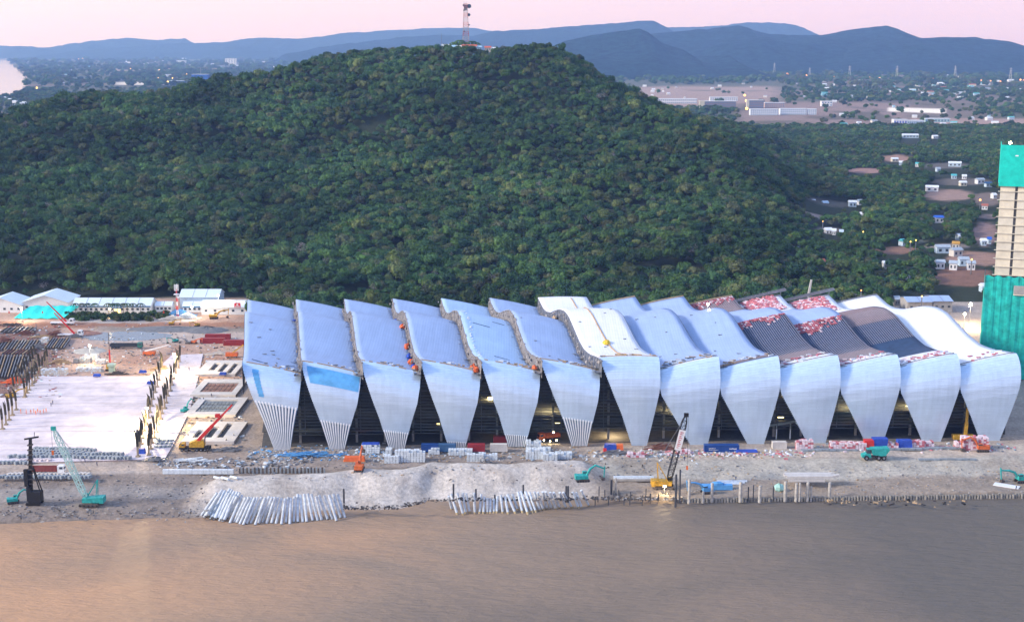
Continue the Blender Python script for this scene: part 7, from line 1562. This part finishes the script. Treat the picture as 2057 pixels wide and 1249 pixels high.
# scattered far houses
FG = {'w': ('white roofed', M_ROOFW, M_WHT), 'g': ('grey roofed', M_ROOFG, M_LCONC), 'b': ('blue roofed', M_ROOFT, M_WALLB), 'p': ('rust roofed', M_ROOFR, M_TCON)}
def far_house(px, py, w_, kind, where):
    p = P(px, py, 0); D = p.y; L = w_ * D / F; nm, r_, wl = FG[kind]; h = min(9, 3.5 + L * .12)
    t = thing('house', f'{nm} small far house {where}', 'house', p, rnd.uniform(-.3, .3), f'{nm} houses {where}')
    mb = MB(); mb.bx(-L / 2, L / 2, -L * .3, L * .3, 0, h); obj('wall', mb, wl, t); mb = MB(); mb.add([(s * L * .52, y, z) for s in (-1, 1) for y, z in ((-L * .33, h - .1), (L * .33, h - .1), (0, h + L * .12))], [(0, 1, 2), (5, 4, 3), (0, 3, 4, 1), (1, 4, 5, 2), (2, 5, 3, 0)]); obj('roof', mb, r_, t)
for k in range(120):
    u = rnd.random()
    if u < .62: far_house(rnd.uniform(1650, 2057), rnd.gauss(180, 13), rnd.uniform(4, 13), rnd.choice('wwgbwp'), 'in the woods below the right mountains')
    elif u < .78: far_house(rnd.uniform(1680, 2050), rnd.uniform(208, 256), rnd.uniform(4, 14), rnd.choice('wgbw'), 'on the open plain at right')
    elif u < .9: far_house(rnd.uniform(1290, 1620), rnd.uniform(166, 200), rnd.uniform(3, 8), rnd.choice('wgw'), 'around the pale field behind the hill')
    else: far_house(rnd.uniform(1700, 2040), rnd.uniform(152, 162), rnd.uniform(5, 9), rnd.choice('wg'), 'at the foot of the right mountains')
for k in range(95): far_house(rnd.uniform(120, 600), rnd.choice((rnd.uniform(118, 140), rnd.uniform(140, 170))), rnd.uniform(3, 9), rnd.choice('wgwb'), 'on the hazy plain left of the hill')
for px, py in ((12, 199), (22, 203), (30, 207), (40, 206), (45, 211), (34, 214), (15, 201), (49, 209)): far_house(px, py, rnd.uniform(5, 10), 'w', 'by the bay at the left edge')
# far street lamps
M_SODIUM = M('sodium_lamp', (1.0, .38, .12), emit=2.2, var=0); M_WARM2 = M('warm_far_lamp', (1.0, .60, .14), emit=2.2, var=0)
def far_lamp(px, py, label, grp, r=2.6, m_=None):
    top = P(px, py, 9); t = thing('street_lamp', label, 'street lamp', (top.x, top.y, 0), 0, grp); mb = MB(); mb.bar((0, 0, 0), (0, 0, 9), .5); obj('pole', mb, M_STEEL, t); mb = MB(); mb.blob((0, 0, 9.5), r, 6, 4, 0); obj('lamp', mb, m_ or M_SODIUM, t)
for k in range(22): f = k / 21; far_lamp(1498 + 86 * f + rnd.uniform(-1, 1), 128 + 22 * f + rnd.uniform(-1, 1), 'orange lit street lamp on the road climbing between the mountains', 'orange street lamps on the mountain road', 2.6)
for px, py in ((1607, 153), (1620, 152), (1648, 154), (1676, 155), (1697, 155), (1727, 158), (1747, 156), (1767, 157), (1805, 158), (1822, 158), (1841, 159), (1857, 159), (1875, 159), (1912, 161), (1951, 162), (1971, 162), (1990, 163), (2010, 164), (2050, 161), (2056, 162)): far_lamp(px, py, 'orange lit street lamp in the row at the foot of the right mountains', 'orange street lamps below the right mountains', rnd.choice((2.2, 2.6, 3.4)))
for px, py, lab in ((1496, 192, 'upper'), (1499, 203, 'middle'), (1500, 219, 'lower')): far_lamp(px, py, f'{lab} of three yellow lit lamps beside the brown apartment block', 'yellow lamps by the apartment rows', 3.0, M_WARM2)
for px, py in ((158, 119), (162, 116), (166, 118), (172, 119), (237, 123), (262, 139), (320, 141), (405, 125), (318, 158), (337, 165), (345, 165), (362, 164), (374, 162), (384, 161), (391, 162), (375, 150), (347, 158), (240, 153)): far_lamp(px, py, 'yellow lit lamp on the hazy plain left of the hill', 'yellow lamps on the plain left of the hill', 3.2, M_WARM2)
far_lamp(74, 158, 'upper yellow lamp on the wooded cape by the bay', None, 2.2, M_WARM2); far_lamp(74, 177, 'lower yellow lamp on the wooded cape by the bay', None, 3.0, M_WARM2)
for px, py, lab, r in ((1969, 403, 'orange lit street lamp above the rust roofed house', 1.0), (1734, 467, 'small lit lamp in the dark village woods', .5), (1829, 487, 'left one of two lit lamps near the dirt track', .5), (1840, 484, 'right one of two lit lamps near the dirt track', .5), (1653, 446, 'tiny lit lamp in the left village clearing', .4), (1952, 523, 'yellow lit lamp at the white walled shops', .6), (1730, 585, 'tiny orange lamp behind the twelfth strip', .4), (1852, 597, 'yellow lamp on the grey-blue shed', .5)):
    far_lamp(px, py, lab, None, r, M_SODIUM if 'orange' in lab else M_WARM2)
# pylons
def pylon(px, yt, yb, label):
    b = P(px, yb, 0); H = PD(px, yt, b.y).z; t = thing('power_pylon', label, 'pylon', b, 0); mb = MB()
    for s in (-1, 1): mb.bar((s * H * .12, 0, 0), (0, 0, H), .9)
    for k in range(5): z = H * k / 6; w_ = H * .12 * (1 - z / H); mb.bar((-w_, 0, z), (w_ * .8, 0, z + H / 6), .5); mb.bar((w_, 0, z), (-w_ * .8, 0, z + H / 6), .5)
    obj('lattice_mast', mb, M_LCONC, t)
    for k, z in enumerate((.68, .8, .92)): mb = MB(); mb.bar((-H * .12, 0, H * z), (H * .12, 0, H * z), .7); obj('cross_arm', mb, M_LCONC, t)
for px, yt, yb, lab in ((1460, 96, 128, 'pylon on the flank of the nearer mountain'), (1555, 126, 150, 'pylon beside the lit mountain road'), (1626, 136, 156, 'pylon right of the lit mountain road'), (1706, 132, 158, 'pylon beside the pale tall house'), (1801, 132, 160, 'pylon behind the white round building'), (1918, 132, 158, 'thin pylon before the wide right mountain'), (2029, 136, 166, 'tallest thin pylon near the right edge')): pylon(px, yt, yb, lab)
# ================================================================== HAZE
hz = MB(); hz.bx(-19500, 19500, -1000, 18600, -9, 430)
hm = bpy.data.materials.new('haze'); hm.use_nodes = True; t = hm.node_tree; t.nodes.clear()
o_ = t.nodes.new('ShaderNodeOutputMaterial'); pv = t.nodes.new('ShaderNodeVolumePrincipled')
pv.inputs['Color'].default_value = (0.30, 0.50, 1.0, 1); pv.inputs['Density'].default_value = 6.6e-5; pv.inputs['Anisotropy'].default_value = 0.1
pv.inputs['Absorption Color'].default_value = (1, 1, 1, 1)
t.links.new(pv.outputs[0], o_.inputs['Volume'])
ho = obj('haze', hz, hm); ho['kind'] = 'stuff'; ho['label'] = 'thin blue evening haze over the land'; ho['category'] = 'haze'
